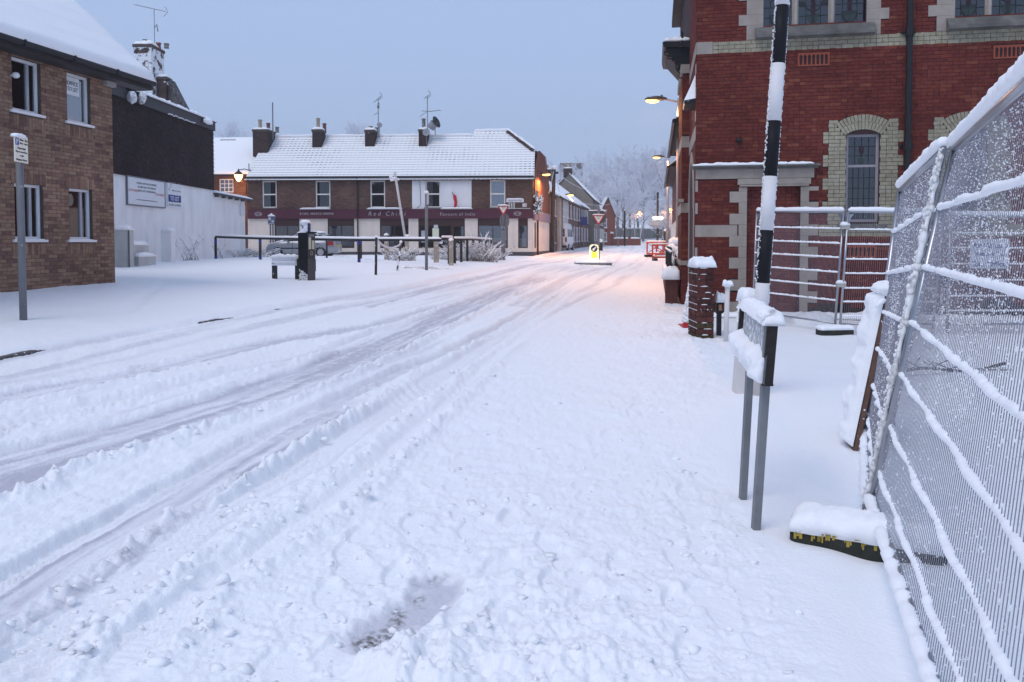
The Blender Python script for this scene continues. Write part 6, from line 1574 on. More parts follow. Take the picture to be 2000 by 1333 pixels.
# traffic island with keep left bollard and second give way
isl = empty('traffic_island', at(1158,519,42.0), 'snow covered kerbed traffic island in the middle of the road', 'traffic island'); b = at(1158,519,42.0); isl.location.z = gz(b.x,b.y)
s = 42/F; m = MB(); P = [(36*s*math.copysign(abs(math.cos(t))**.6, math.cos(t)), .9*math.copysign(abs(math.sin(t))**.6, math.sin(t))) for t in [2*math.pi*q/28 for q in range(28)]]; m.prism(P, 'z', -.1, .12); m.build('kerb', M('island_kerb', (.20,.21,.25), .9, .2), isl)
m = MB(); m.loaf(-36*s, 36*s, -.9, .9, .12, .13, 3, 40, 14, .2); m.build('snow_cover', SNOW, isl, smooth=True)
bz = isl.location.z+.20
b = at(1160,517,41.6); kb = empty('keep_left_bollard', (b.x, b.y, bz), 'lit yellow and white keep left bollard on the traffic island', 'bollard'); h = at(1160,479,41.6).z-bz; w = .24
LIT = emit_mat('lit_white', (1.0, .82, .42), 1.1)
m = MB(); m.prism([(-w,0),(w,0),(w*.92,h*.86),(w*.86,h-.02),(w*.7,h),(-w*.7,h),(-w*.86,h-.02),(-w*.92,h*.86)], 'y', -.12, .12); m.build('shell', LIT, kb)
m = MB(); m.box(-w*.62, w*.62, -.128, -.121, h*.20, h*.57); m.build('yellow_panel', emit_mat('lit_yellow', (.95,.80,.02), 1.3), kb)
m = MB(); k = 24; m.prism([(.19*math.cos(2*math.pi*q/k), h*.77+.19*math.sin(2*math.pi*q/k)) for q in range(k)], 'y', -.128, -.121); ds = m.build('blue_disc', M('sign_blue', (.015,.03,.12), .4), kb)
m = MB(); 
def arrow(m, cx_, cz_, L, w_, y0, y1):
    dx, dz = -.7071, -.7071; px_, pz_ = -dz, dx
    def pt_(a, b): return (cx_+dx*a+px_*b, cz_+dz*a+pz_*b)
    m.prism([pt_(-L,-w_), pt_(L*.2,-w_), pt_(L*.2,-w_*2.6), pt_(L,0), pt_(L*.2,w_*2.6), pt_(L*.2,w_), pt_(-L,w_)], 'y', y0, y1)
arrow(m, 0, h*.77, .14, .03, -.133, -.129); m.build('arrow', M('sign_face', ()), ds)
m = MB(); m.loaf(-w*.7, w*.7, -.1, .1, h, .04, 2, 8, 6); m.build('snow_cap', SNOW, kb, smooth=True)
lamp_light('bollard_light', (b.x, b.y-.45, bz+.35), 9, (1.0,.85,.45), .2, down=False)
b = at(1169,514,43.0); e = empty('give_way_sign', (b.x, b.y, bz-.05), 'give way sign with a round sign back above it on the traffic island', 'road sign', 'give way signs')
s = 43/F; zt_ = at(1169,401,43).z-bz; m = MB(); m.tube([(0,0,0),(0,0,zt_)], .06, 10); m.build('pole', GREYP, e, smooth=True)
def zz(py): return at(1169,py,43).z-bz+.05
k = 24; m = MB(); c = zz(425); m.prism([(-.50,c-.36),(-.2,c-.36)]+[(.0+.42*math.cos(t), c+.36*math.sin(t)) for t in [-math.pi/2+math.pi*q/14 for q in range(15)]]+[(-.50,c+.36)], 'y', .08, .12); m.build('round_sign_back', M('sign_back', (.10,.10,.11), .6), e)
m = MB(); m.box(-.55,.45,.07,.13,c+.37,c+.42); m.build('snow_strip', SNOW, e)
tri_sign(e, (-.02, zz(420)), .70, SRED, y=-.09)
# litter bin / black post behind it
simple_pole('black_post', at(1173,490,70), at(1173,473,70), .2, BLACKPLAIN, 'stubby black post just behind the island sign', 'post', cap=.2)
# orange plastic works barriers
ORB = M('orange_barrier', (.50,.07,.035), .55, .1)
def barrier(p, ang, L, label):
    e = empty('works_barrier', p, label, 'barrier', 'orange works barriers', ang); H = 1.0
    m = MB()
    m.box(0,L,-.03,.03,.90,H); m.box(0,L,-.03,.03,.15,.27); m.box(0,.08,-.03,.03,.27,.90); m.box(L-.08,L,-.03,.03,.27,.90)
    m.prism([(.08,.27),(.18,.27),(L-.08,.90),(L-.18,.90)], 'y', -.025, .025); m.build('frame', ORB, e)
    m = MB(); m.prism([(L-.18,.27),(L-.08,.27),(.18,.90),(.08,.90)], 'y', -.035, -.027); m.build('brace', ORB, e)
    m = MB(); m.box(.06,.30,-.25,.25,0,.14); m.build('foot', BLACKPLAIN, e); m = MB(); m.box(L-.30,L-.06,-.25,.25,0,.14); m.build('foot', BLACKPLAIN, e)
    m = MB(); m.loaf(0,L,-.05,.05,H,.07,3,20,4); m.loaf(.1,L-.1,-.04,.05,.27,.05,4,20,4); m.build('snow_cap', SNOW, e, smooth=True)
q = at(1273,513,46.5); q.z = gz(q.x,q.y); barrier(q, R(3), 1.35, 'orange works barrier facing us by the second street lamp')
q = at(1263,508,50.5); q.z = gz(q.x,q.y); barrier(q, R(-62), 1.7, 'orange works barrier turned side-on, left of the facing one')
q = at(1281,506,50); q.z = gz(q.x,q.y); barrier(q, R(10), 1.3, 'orange works barrier at the back of the enclosure')
# parking sign on the left pavement
b = at(46, 628, 11.7); e = empty('parking_sign', b, 'grey post with a white parking tariff plate on the left pavement', 'parking sign')
t = at(38, 318, 11.7)-b; m = MB(); m.tube([Vector((0,0,-.2)), t], .052, 12); m.build('post', GREYP, e, smooth=True)
px0, px1 = at(34,300,11.55), at(59.5,300,11.9); zt_, zb_ = at(40,267,11.6).z, at(46,317,11.6).z
xf = Matrix.Translation(Vector((px0.x, px0.y-.06, 0))-Vector((b.x,b.y,b.z))) @ Matrix.Rotation(math.atan2(px1.y-px0.y, px1.x-px0.x), 4, 'Z'); W_ = math.hypot(px1.x-px0.x, px1.y-px0.y)
RETRO = M('retro_plate', (.80,.77,.66), .4, .04)
m = MB(); m.box(0, W_, 0, .012, zb_, zt_); pl_ = m.build('plate', RETRO, e, xf=xf); hh_ = zt_-zb_
m = MB(); m.box(.02, W_*.31, -.004, -.001, zt_-hh_*.34, zt_-hh_*.06); bl = m.build('blue_square', M('p_blue', (.04,.07,.33), .5), pl_); text('P', pl_, WPR, W_*.17, zt_-hh_*.20, -.006, W_*.12, hh_*.20)
for (s_, u, v, w_, h_) in [('Mon - Sat', .67, .12, .56, .075), ('8am - 6pm', .67, .26, .56, .085), ('2 hour limit', .5, .45, .62, .075), ('Pay at machine', .5, .60, .84, .08), ('Display Ticket', .5, .91, .80, .085)]: text(s_, pl_, BLK, W_*u, zt_-hh_*v, -.003, W_*w_, hh_*h_)
m = MB(); z = zt_-hh_*.745; m.prism([(W_*.36,z-.006),(W_*.54,z-.006),(W_*.54,z-.018),(W_*.68,z),(W_*.54,z+.018),(W_*.54,z+.006),(W_*.36,z+.006)], 'y', -.004, -.001); m.build('arrow', BLK, pl_)
m = MB(); m.loaf(-.01, W_*.75, -.05, .07, zt_, .05, 2, 10, 6); m.loaf(W_*.8, W_, -.01, .03, zt_, .02, 3, 6, 4); m.build('snow_cap', SNOW, pl_, smooth=True)
# pay machine
Y = 22.8; b = at(596, 557, Y); s = Y/F; e = empty('ticket_machine', b, 'black pay and display ticket machine with snow on top', 'ticket machine', None, R(0))
def bz_(py): return (557-py)*s
xl, xm_, xr = (583-596)*s, (602.5-596)*s, (613-596)*s
BKM = M('machine_black', (.010,.010,.012), .35, .1)
m = MB(); m.hexa([(xl,0,-.1),(xm_,-.05,-.1),(xr-.04,.35,-.1),(xl+.08,.40,-.1)], [(xl,0,bz_(455)),(xm_,-.05,bz_(455)),(xr-.04,.35,bz_(455)),(xl+.08,.40,bz_(455))]); cab = m.build('cabinet', BKM, e)
xf2 = Matrix.Translation((xm_+.005, -.06, 0)) @ Matrix.Rotation(R(28), 4, 'Z'); FW = .21
m = MB(); m.box(0, FW, -.03, 0, bz_(505), bz_(456)); fp = m.build('front_panel', M('machine_panel', (.045,.040,.042), .5), e, xf=xf2)
m = MB(); m.box(.02, FW*.44, -.036, -.031, bz_(487), bz_(464)); m.build('tariff_card', M('cream_card', (.55,.50,.36), .6), fp)
m = MB(); m.box(FW*.56, FW-.02, -.036, -.031, bz_(487), bz_(470)); m.build('tariff_card', M('cream_card', ()), fp)
m = MB(); m.box(.02, FW-.02, -.035, -.031, bz_(463), bz_(457.5)); m.build('display_strip', M('grey_display', (.20,.20,.22)), fp)
m = MB(); m.tube([(FW*.5-.03,-.034,bz_(498)),(FW*.5-.03,-.034,bz_(494)),(FW*.5,-.034,bz_(490)),(FW*.5+.03,-.034,bz_(494)),(FW*.5+.03,-.034,bz_(498)),(FW*.5-.03,-.034,bz_(498))], .006, 4); m.build('emblem', M('cream_card', ()), fp)
m = MB(); m.box(.0, FW-.02, -.02, .02, -.05, bz_(506)); m.box(FW-.045, FW+.02, -.03, .02, bz_(530), bz_(507)); m.build('side_column', M('machine_side', (.075,.065,.068), .6), e, xf=xf2)
m = MB(); m.prism([(-.03,bz_(455.5)),(FW+.03,bz_(455.5)),(FW+.05,bz_(453)),(-.03,bz_(452.5))], 'y', -.10, .05); m.build('hood', BKM, e, xf=xf2)
m = MB(); x0, x1 = (588-596)*s, (602-596)*s; m.box(x0, x1, .0, .24, bz_(454.9), bz_(436)); m.build('top_box', M('frosted_box', (.20,.22,.27), .8, frost=.75, fscale=7), e)
m = MB(); m.box(x1+.001, x1+.045, -.01, .16, bz_(453), bz_(436)); m.build('sign_edge', M('blue_edge', (.03,.04,.12)), e)
m = MB(); m.loaf(x0-.02, x1+.05, -.03, .26, bz_(436), .09, 3, 10, 8, .2); m.build('snow_cap', SNOW, e, smooth=True)
m = MB(); rd = random.Random(5)
for k in range(190):
    u = rd.random(); v = rd.random()**1.6; m.blob((xl+.03+(xm_-xl-.05)*u, -.006-.05*u, .02+v*.46*(1-.35*u)), .018+.014*rd.random(), .012, .014, .3, 1)
m.build('wind_blown_snow', SNOW, e, smooth=True, kind='stuff')
# low street nameplate beside it, plastered with snow
b = at(556, 551, 23.4); e = empty('street_nameplate', b, 'low snow plastered street nameplate on two dark posts left of the ticket machine', 'street sign'); s = 23.4/F
for px, pb in ((536.5,549), (581.5,556)):
    x = (px-556)*s; m = MB(); m.box(x-.07, x+.07, -.04, .06, -.15, (551-505)*s); m.build('post', M('frosted_post', (.03,.03,.035), .8, frost=.22, fscale=10), e)
m = MB(); m.box((532-556)*s, (581-556)*s, -.06, -.041, (551-519)*s, (551-503)*s); m.build('plate', M('frosted_plate', (.30,.31,.33), .8, frost=.82, fscale=9), e)
m = MB(); m.loaf((531-556)*s, (583-556)*s, -.14, .07, (551-503.5)*s, .10, 2, 30, 8, .25); m.build('snow_cap', SNOW, e, smooth=True)
m = MB(); m.rope([((532-556)*s,-.08,(551-512)*s),((580-556)*s,-.08,(551-512)*s)], .035, 6, 4); m.build('snow_ledge', SNOW, e, smooth=True)

# ------------------------------------------------------------------ tubular rail round the car park
RAILM = M('rail_black', (.015,.016,.022), .5, .1, frost=.12, fscale=20); BLU = M('blue_band', (.02,.04,.25), .5)
def rail_run(pts, name, label, posts, r=.055, blue=True):
    b = Vector(pts[0]); b.z = gz(b.x, b.y)-.05; e = empty(name, b, label, 'railing', 'car park railings')
    m = MB(); m.tube([Vector(p)-b for p in pts], r, 8); m.build('rail', RAILM, e, smooth=True)
    m = MB(); m.rope([Vector(p)-b+Vector((0,0,r+.025)) for p in pts], .058, 6, 2, .18, .12, 4); m.build('snow_cap', SNOW, e, smooth=True)
    for p in posts:
        p = Vector(p); zb = gz(p.x, p.y)-.1; m = MB(); m.tube([(p.x-b.x,p.y-b.y,zb-b.z),(p.x-b.x,p.y-b.y,p.z-b.z-.03)], r*1.15, 8); po = m.build('post', RAILM, e, smooth=True)
        if blue:
            for (h0, h1) in ((.12,.24),(.82,.97)): m = MB(); m.tube([(p.x-b.x,p.y-b.y,zb-b.z+.1+h0),(p.x-b.x,p.y-b.y,zb-b.z+.1+h1)], r*1.2, 8, False); m.build('blue_band', BLU, po, smooth=True)
    return e
r0, r1, r2, r3 = at(421,463,36), at(508,466,34.5), at(701,469,31.5), at(862,469.5,30.5)
rail_run([r0, r1, r2, r3], 'car_park_rail', 'black tubular rail with blue banded posts across the car park', [r0, r1, r2])
q0, q1, q2 = at(775,471,29.5), at(884,466,34.0), at(959,470,39)
rail_run([r3+Vector((.02,.02,.06)), at(884,467,32)], 'car_park_rail', 'short dark rail span behind the cream posts at the car park corner', [at(877,468,32)], blue=False)
pts = [at(888,468,32.5), at(924,468,36), at(961,470,39.5)]
rail_run(pts, 'car_park_rail', 'snow topped rail with close upright bars over the frosted hedge', [pts[0].lerp(pts[1], t) for t in (0,.33,.66)]+[pts[1].lerp(pts[2], t) for t in (0,.33,.66,1)], .05, blue=False)
rail_run([at(636,470,37), at(706,471,36)], 'car_park_rail', 'thin dark rail further back near the parked silver car', [at(638,470,37), at(705,471,36)], .04, blue=False)
# posts, stakes and chain
DK = M('dark_stake', (.03,.03,.035), .7, frost=.25, fscale=12)
c0, c1 = at(734,541,25), at(735,464,25); simple_pole('dark_post', c0, c1, .042, DK, 'slim dark post holding one end of the sagging snowy chain', 'post', cap=.05)
d0, d1 = at(776,530,27), at(783,474,27); simple_pole('dark_post', d0, d1, .04, M('snowy_stake', (.06,.06,.065), .8, frost=.6, fscale=9), 'leaning snow coated post at the right end of the chain', 'post', cap=.05)
o = MB(); a, b_ = at(735.5,468,25), at(783,476,27); P = []
for i in range(21): t = i/20; q = a.lerp(b_, t); q.z -= .28*4*t*(1-t)*.75; P.append(q-a)
o.rope(P, .032, 6, 1, .35, .05, 12); ch = o.build('chain', M('snowy_cable', ()), None, smooth=True); ch.location = a; tag(ch, 'sagging snow laden chain between two posts at the car park', 'chain')
e = simple_pole('sign_post', at(833,531,28), at(833,378,28), .056, GREYP, 'tall grey post with a narrow sign plate seen edge-on before the restaurant', 'post', cap=.07)
bq = at(833,531,28); m = MB(); x0, x1 = at(834,400,28).x-bq.x, at(838.5,400,28).x-bq.x; m.hexa([(x0,-.10,at(0,400,28).z-bq.z),(x1,-.16,at(0,400,28).z-bq.z),(x1,-.14,at(0,400,28).z-bq.z),(x0,-.08,at(0,400,28).z-bq.z)], [(x0,-.10,at(0,378,28).z-bq.z),(x1,-.16,at(0,378,28).z-bq.z),(x1,-.14,at(0,378,28).z-bq.z),(x0,-.08,at(0,378,28).z-bq.z)]); m.build('plate', M('edge_plate', (.45,.43,.46), .5), e)
e = simple_pole('flag_pole', at(797,500,36), at(771,336,36), .058, M('white_pole', (.55,.54,.54), .7, frost=.2), 'white pole leaning left across the restaurant front', 'pole', cap=0)
bq = at(797,500,36); t = at(773,352,36)-bq; m = MB(); m.tube([t+Vector((-.3,0,.12)), t], .05, 6); m.tube([t+Vector((-.25,0,-.02)), t+Vector((.1,0,.04))], .05, 6); m.rope([t+Vector((-.3,0,.16)), t+Vector((.15,0,.02))], .06, 6, 1); m.build('snowy_bracket', SNOW, e)
BOLL = M('weathered_wood', (.33,.30,.25), .9, .2, 5, frost=.25, fscale=7)
def bollard(px, pb, pt_, Y, w, label, top=True):
    b = at(px, pb, Y); h = at(px, pt_, Y).z-b.z; e = empty('wooden_bollard', b, label, 'bollard', 'timber bollards by the car park')
    m = MB(); m.box(-w/2,w/2,-w/2,w/2,-.1,h-(.18 if top else 0)); m.build('post', BOLL, e)
    if top: m = MB(); m.lathe([(w*.72,h-.18),(w*.72,h-.04),(w*.5,h)], (0,0,0), 10); m.build('black_cap', BLACKPLAIN, e)
    m = MB(); m.blob((0,0,h+.02), w*.6, w*.6, .08, .15, 2); m.build('snow_cap', SNOW, e, smooth=True)
bollard(755, 505, 460, 34.5, .18, 'pale timber bollard with a black cap behind the chain')
bollard(852, 512, 470, 33, .20, 'cream timber post under the rail beside the edge-on sign post', False)
bollard(881, 517, 470, 31, .17, 'peeling yellowish timber post left of the frosted hedge', False)
bollard(795, 512, 462, 36, .17, 'snow topped timber stump at the foot of the leaning white pole', False)
# small lantern-shaped noticeboard post by the far left
b = at(531, 497, 46); e = empty('notice_post', b, 'slim post with a pale framed notice plate in front of the restaurant', 'sign post'); s = 46/F
m = MB(); m.tube([(-.07,0,-.2),(-.07,0,60*s)], .05, 8); m.tube([(.08,0,-.2),(.08,0,60*s)], .05, 8); m.build('posts', GREYP, e, kind='stuff')
m = MB(); m.box(-.20,.20,-.06,.06,58*s,74*s); pp = m.build('plate', M('notice_blue', (.10,.13,.20), .6), e)
for (x0, x1, z0, z1) in [(-.16,-.02,66,72),(.02,.16,62,66),(-.16,.16,59.5,60.8)]: m = MB(); m.box(x0,x1,-.066,-.061,z0*s,z1*s); m.build('notice', M('pale_notice', (.55,.56,.62), .6), pp)
m = MB(); m.loaf(-.22,.22,-.08,.08,74*s,.09,2,10,6); m.blob((0,0,77*s), .07,.07,.09,.1,2); m.build('snow_cap', SNOW, e, smooth=True)

# ------------------------------------------------------------------ vehicles
def loft(mb, secs, close=True):
    """secs: list of rings (equal length) -> skin"""
    k = len(secs[0]); n0 = len(mb.v)
    for r in secs: mb.v += [tuple(p) for p in r]
    for i in range(len(secs)-1):
        for j in range(k):
            q = (j+1) % k; mb.f.append((n0+i*k+j, n0+i*k+q, n0+(i+1)*k+q, n0+(i+1)*k+j)); mb.t.append(0)
    if close: mb.f.append(tuple(n0+j for j in range(k-1,-1,-1))); mb.f.append(tuple(n0+(len(secs)-1)*k+j for j in range(k))); mb.t += [0, 0]
def body_ring(x, w, zb, zt, tum=.06):
    h = zt-zb; return [(x,-w*.92,zb),(x,-w,zb+h*.25),(x,-w*.985,zb+h*.7),(x,-w+tum,zt-.03),(x,-w+tum+.06,zt),(x,w-tum-.06,zt),(x,w-tum,zt-.03),(x,w*.985,zb+h*.7),(x,w,zb+h*.25),(x,w*.92,zb)]
def wheels(root, xs, w, r, hub, width=.19):
    for x in xs:
        for sd in (-1, 1):
            y0 = sd*w; m = MB(); k = 20
            P = [(r*math.cos(2*math.pi*q/k), r*math.sin(2*math.pi*q/k)) for q in range(k)]
            m.prism([(x+a, r+b) for a, b in P], 'y', y0-width/2, y0+width/2); tw = m.build('wheel', M('tyre', (.015,.015,.016), .8, frost=.2, fscale=12), root)
            m = MB(); m.prism([(x+a*.62, r+b*.62) for a, b in P], 'y', y0+sd*(width/2+.002)-.01, y0+sd*(width/2+.002)+.01); m.build('rim', hub, tw)
CARP = M('silver_paint', (.30,.32,.35), .35, .04, 2, metal=.4, coat=.4)
CG = M('car_glass', (.03,.035,.045), .08, .05, 2, spec=.6)
RUB = M('car_trim', (.02,.02,.022), .6)
b = at(594, 497, 45.5); b.z = gz(b.x, b.y); car = empty('parked_car', b, 'silver hatchback with snowy roof parked behind the ticket machine', 'car', None, R(-3)); L0 = 45.5/F
cw_ = .85
prof = [(-2.02,.62,.30),(-1.98,.72,.24),(-1.8,.80,.2),(-1.2,.92,.2),(-.95,.95,.2),(0,.97,.2),(1.0,.99,.2),(1.75,1.0,.22),(2.0,.98,.28),(2.07,.80,.36)]
m = MB(); loft(m, [body_ring(x, cw_*(.86 if abs(x) > 1.95 else .97 if abs(x) > 1.7 else 1.0), zb, zt) for (x, zt, zb) in prof]); m.build('body', CARP, car, smooth=True)
m = MB(); loft(m, [body_ring(x, w, .94, zt, .05) for (x, zt, w) in [(-1.02,.97,.76),(-.25,1.40,.62),(.1,1.45,.60),(.9,1.44,.60),(1.45,1.33,.61),(1.88,1.02,.70)]]); m.build('cabin', CARP, car, smooth=True)
for sd in (-1, 1):
    y = lambda z: sd*(.775-(z-.95)*.30+.012)
    for nm, P in (('side_window', [(-.78,1.0),(-.18,1.34),(.28,1.37),(.30,1.0)]), ('side_window', [(.36,1.0),(.34,1.37),(.95,1.37),(1.16,1.02)]), ('quarter_window', [(1.22,1.04),(1.05,1.34),(1.28,1.30),(1.44,1.08)])):
        m = MB(); m.poly([(x, y(z), z) for x, z in P][::(1 if sd < 0 else -1)]); m.build(nm, CG, car)
    m = MB(); m.box(-1.2, 1.25, sd*(cw_+.008)-.012, sd*(cw_+.008)+.012, .50, .56); m.build('side_trim', RUB, car)
    m = MB(); m.blob((-.72, sd*.90, 1.02), .09, .11, .07, 0, 2); m.build('mirror', CARP, car, smooth=True)
    for x in (.05, .98): m = MB(); m.box(x, x+.15, sd*.862-.015, sd*.862+.015, .79, .82); m.build('door_handle', RUB, car)
    for x in (-.42, .33): m = MB(); m.box(x, x+.012, sd*.853-.012, sd*.853+.012, .30, .93); m.build('door_gap', RUB, car)
    m = MB(); m.poly([(p[0], sd*p[1], p[2]) for p in [(1.70,.86,.98),(1.62,.862,.70),(1.92,.83,.68),(2.02,.78,.74),(1.95,.80,.99)]][::(1 if sd < 0 else -1)]); m.build('tail_light', M('tail_red', (.30,.02,.02), .3), car)
    m = MB(); m.blob((-1.88, sd*.60, .62), .12, .18, .08, 0, 2); m.build('headlight', M('headlamp', (.6,.62,.65), .2), car, smooth=True)
m = MB(); m.poly([(1.50,-.52,1.33),(1.50,.52,1.33),(1.90,.60,1.05),(1.90,-.60,1.05)]); m.build('rear_window', CG, car); m = MB(); m.poly([(-1.0,.66,1.0),(-1.0,-.66,1.0),(-.28,-.54,1.40),(-.28,.54,1.40)]); m.build('windscreen', CG, car)
m = MB(); m.box(2.055, 2.075, -.26, .26, .62, .74); m.build('number_plate', M('plate_yellow', (.5,.42,.08), .5), car)
wheels(car, (-1.30, 1.25), .77, .30, M('hubcap', (.35,.36,.38), .4))
m = MB(); m.loaf(-.25, 1.25, -.56, .56, 1.43, .10, 3, 20, 10, .25); m.build('roof_snow', SNOW, car, smooth=True); m = MB(); m.loaf(-1.95, -1.05, -.68, .68, .86, .10, 4, 14, 12, .3, zf=lambda x, y: .70+(x+1.95)*.27); m.build('bonnet_snow', SNOW, car, smooth=True); m = MB(); m.loaf(1.35, 1.85, -.5, .5, 1.2, .05, 5, 8, 8, .4, zf=lambda x, y: 1.34-(x-1.35)*.62); m.build('window_snow', SNOW, car, smooth=True)
# white minibus behind the telegraph pole, rear and near side towards us
VANP = M('van_white', (.62,.64,.67), .4, .03, 2)
b = at(1086, 497, 66); b.z = gz(b.x, b.y); van = empty('minibus', b, 'white high roofed minibus parked on the left behind the telegraph pole', 'van', None, R(79)); 
# local x forwards up the street, right side (towards the road) faces -y
m = MB(); loft(m, [body_ring(x, w, zb, zt, .13) for (x, zt, zb, w) in [(0,2.20,.42,.93),(.06,2.38,.36,.97),(.4,2.45,.34,1.0),(3.7,2.45,.34,1.0),(4.3,2.2,.34,1.0),(4.9,1.3,.36,.97),(5.5,1.05,.42,.9)]]); m.build('body', VANP, van, smooth=True)
m = MB(); m.box(-.012, .03, -.74, .74, 1.32, 1.98); m.build('rear_window', CG, van)
m = MB(); m.box(-.016, -.002, -.01, .01, .5, 2.2); m.build('door_gap', RUB, van)
for (x0, x1) in ((.25,1.4),(1.5,2.6),(2.7,3.7)): m = MB(); m.box(x0, x1, -1.012, -.96, 1.30, 1.95); m.build('side_window', CG, van)
for sd in (-1, 1): m = MB(); m.box(-.02, .03, sd*.86-.07, sd*.86+.07, .85, 1.25); m.build('tail_light', M('tail_dark', (.16,.03,.03), .4), van)
m = MB(); m.box(-.09, .02, -.92, .92, .36, .56); m.build('bumper', RUB, van); m = MB(); m.box(-.10, -.091, -.26, .26, .60, .71); m.build('number_plate', M('plate_yellow', ()), van)
wheels(van, (1.0, 4.4), .90, .34, M('hubcap', ()), .22)
m = MB(); m.loaf(.1, 4.1, -.85, .85, 2.44, .10, 3, 20, 10, .2); m.build('snow_cover', SNOW, van, smooth=True)
# ------------------------------------------------------------------ near things on the right
# striped crossing pole
PB = at(1480, 700, 8.0); PB.z = gz(PB.x, PB.y); Yp = 8.0
bel = empty('crossing_pole', PB, 'tall black and white banded crossing pole leaning slightly right', 'beacon pole')
BKB = M('band_black', (.014,.014,.017), .5, .1, 5, spec=.12); WHB = M('band_white', (.72,.70,.70), .6, .05, 6, bump=.1, bscale=60)
def on(py, px): return at(px, py, Yp)-PB
axis_px = lambda py: 1528+(1487-1528)*(py)/590
bands = [(-130, 12, 'w'), (12, 125, 'k'), (125, 237, 'w'), (237, 345, 'k'), (345, 450, 'w'), (450, 553, 'k'), (553, 604, 'w')]
for (a, b_, c) in bands:
    m = MB(); r = .070; m.tube([on(a, axis_px(a)), on(b_, axis_px(b_))], r, 20, True); m.build('white_band' if c == 'w' else 'black_band', WHB if c == 'w' else BKB, bel, smooth=False)
for o in list(bel.children):
    for p in o.data.polygons: p.use_smooth = len(p.vertices) == 4
m = MB(); m.tube([on(604, axis_px(604)-3), Vector((0,0,-.1))], .048, 14); m.build('inner_pole', M('pole_pinkish', (.58,.52,.50), .6), bel, smooth=True)
m = MB(); rd = random.Random(2)
for k in range(620):
    t = rd.random(); py = -60+t*660; px = axis_px(py); p = on(py, px); an = math.pi + rd.gauss(0, .5) if rd.random() < .72 else rd.gauss(0, .3)
    r = .004+.007*rd.random(); m.blob((p.x+.072*math.cos(an), p.y-.072*abs(math.sin(an))*.6, p.z), r, r, r*1.6, .3, 1)
m.build('rime', SNOW, bel, smooth=True, kind='stuff')
m = MB(); t = on(-130, axis_px(-130)); m.blob((t.x, t.y, t.z+.2), .2, .2, .2, 0, 3); m.build('amber_globe', M('amber_globe', (.55,.25,.03), .35), bel, smooth=True)
# broad white post behind the nameplate
b = at(1447, 776, 8.15); b.z = gz(b.x, b.y); wp = empty('white_post', b, 'broad square white post with a snow cap joined to the banded pole', 'post')
t = at(1463, 585, 8.15)-b; m = MB(); w = .082; m.hexa([(-w,-w,-.1),(w,-w,-.1),(w,w,-.1),(-w,w,-.1)], [(t.x-w,-w,t.z),(t.x+w,-w,t.z),(t.x+w,w,t.z),(t.x-w,w,t.z)]); m.build('post', M('white_wood', (.66,.62,.60), .75, .06, 5), wp)
m = MB(); m.loaf(t.x-.11, t.x+.17, -.11, .13, t.z-.01, .13, 3, 14, 10, .2); m.build('snow_cap', SNOW, wp, smooth=True)
m = MB(); m.box(t.x+.03, t.x+.07, -.09, .08, t.z-.35, t.z+.02); m.build('dark_strip', GREYP, wp)
m = MB(); rd = random.Random(4)
for k in range(60): z = t.z*(1-.45*rd.random()**1.3); m.blob((t.x*z/t.z-w-.002, rd.uniform(-w,w), z), .012+.012*rd.random(), None, None, .3, 1)
m.build('clinging_snow', SNOW, wp, smooth=True, kind='stuff')
# slim white post with a Y of snow
b = at(1417.5, 667, 12.3); b.z = gz(b.x, b.y); e = empty('slim_white_post', b, 'slim white stake capped with snow between the brick pier and the banded pole', 'post')
t = at(1421, 556, 12.3)-b; m = MB(); m.tube([(0,0,-.1), t], .040, 10); m.build('stake', M('white_wood', ()), e, smooth=True)
m = MB(); m.loaf(t.x-.085, t.x+.085, -.06, .06, t.z-.01, .085, 2, 10, 8, .3); m.blob((t.x,0,t.z-.01), .06,.05,.05,.1,2); m.build('snow_cap', SNOW, e, smooth=True)
# brick pier
b = at(1377, 668, 12.6); b.z = gz(b.x, b.y); pier = empty('brick_pier', b, 'freestanding square brick pier with mossy base and thick snow cap', 'pier', None, R(0))
hx0, hx1 = at(1366,668,12.45).x-b.x, at(1399,668,12.45).x-b.x; D = .62; H = at(1377,520,12.6).z-b.z
m = MB(); m.box(hx0+.012, hx1-.012, .012, D-.012, -.2, H); m.build('core', M('pier_mortar', (.05,.038,.036), .95, .2), pier)
BRK_P = tone_mat('pier_brick', [(.055,.026,.024),(.09,.035,.03),(.12,.042,.036),(.075,.03,.027)], frost=.17, fscale=16)
BRK_PM = tone_mat('mossy_brick', [(.05,.042,.022),(.07,.055,.028),(.08,.038,.03)], frost=.10, fscale=16)
k = 0; z = -.02; rd = random.Random(3); ledges = MB(); CH = .1
fp = Fac(b+Vector((hx0, 0, 0)), 1, 0)
def pbrick(x0, x1, y0, y1, z0, z1, mt):
    o = bpy.data.objects.new('brick', unit_brick(mt, rd.randrange(10))); COL.objects.link(o); o.parent = pier; o.location = ((x0+x1)/2, (y0+y1)/2, (z0+z1)/2); o.scale = (x1-x0, y1-y0, z1-z0)
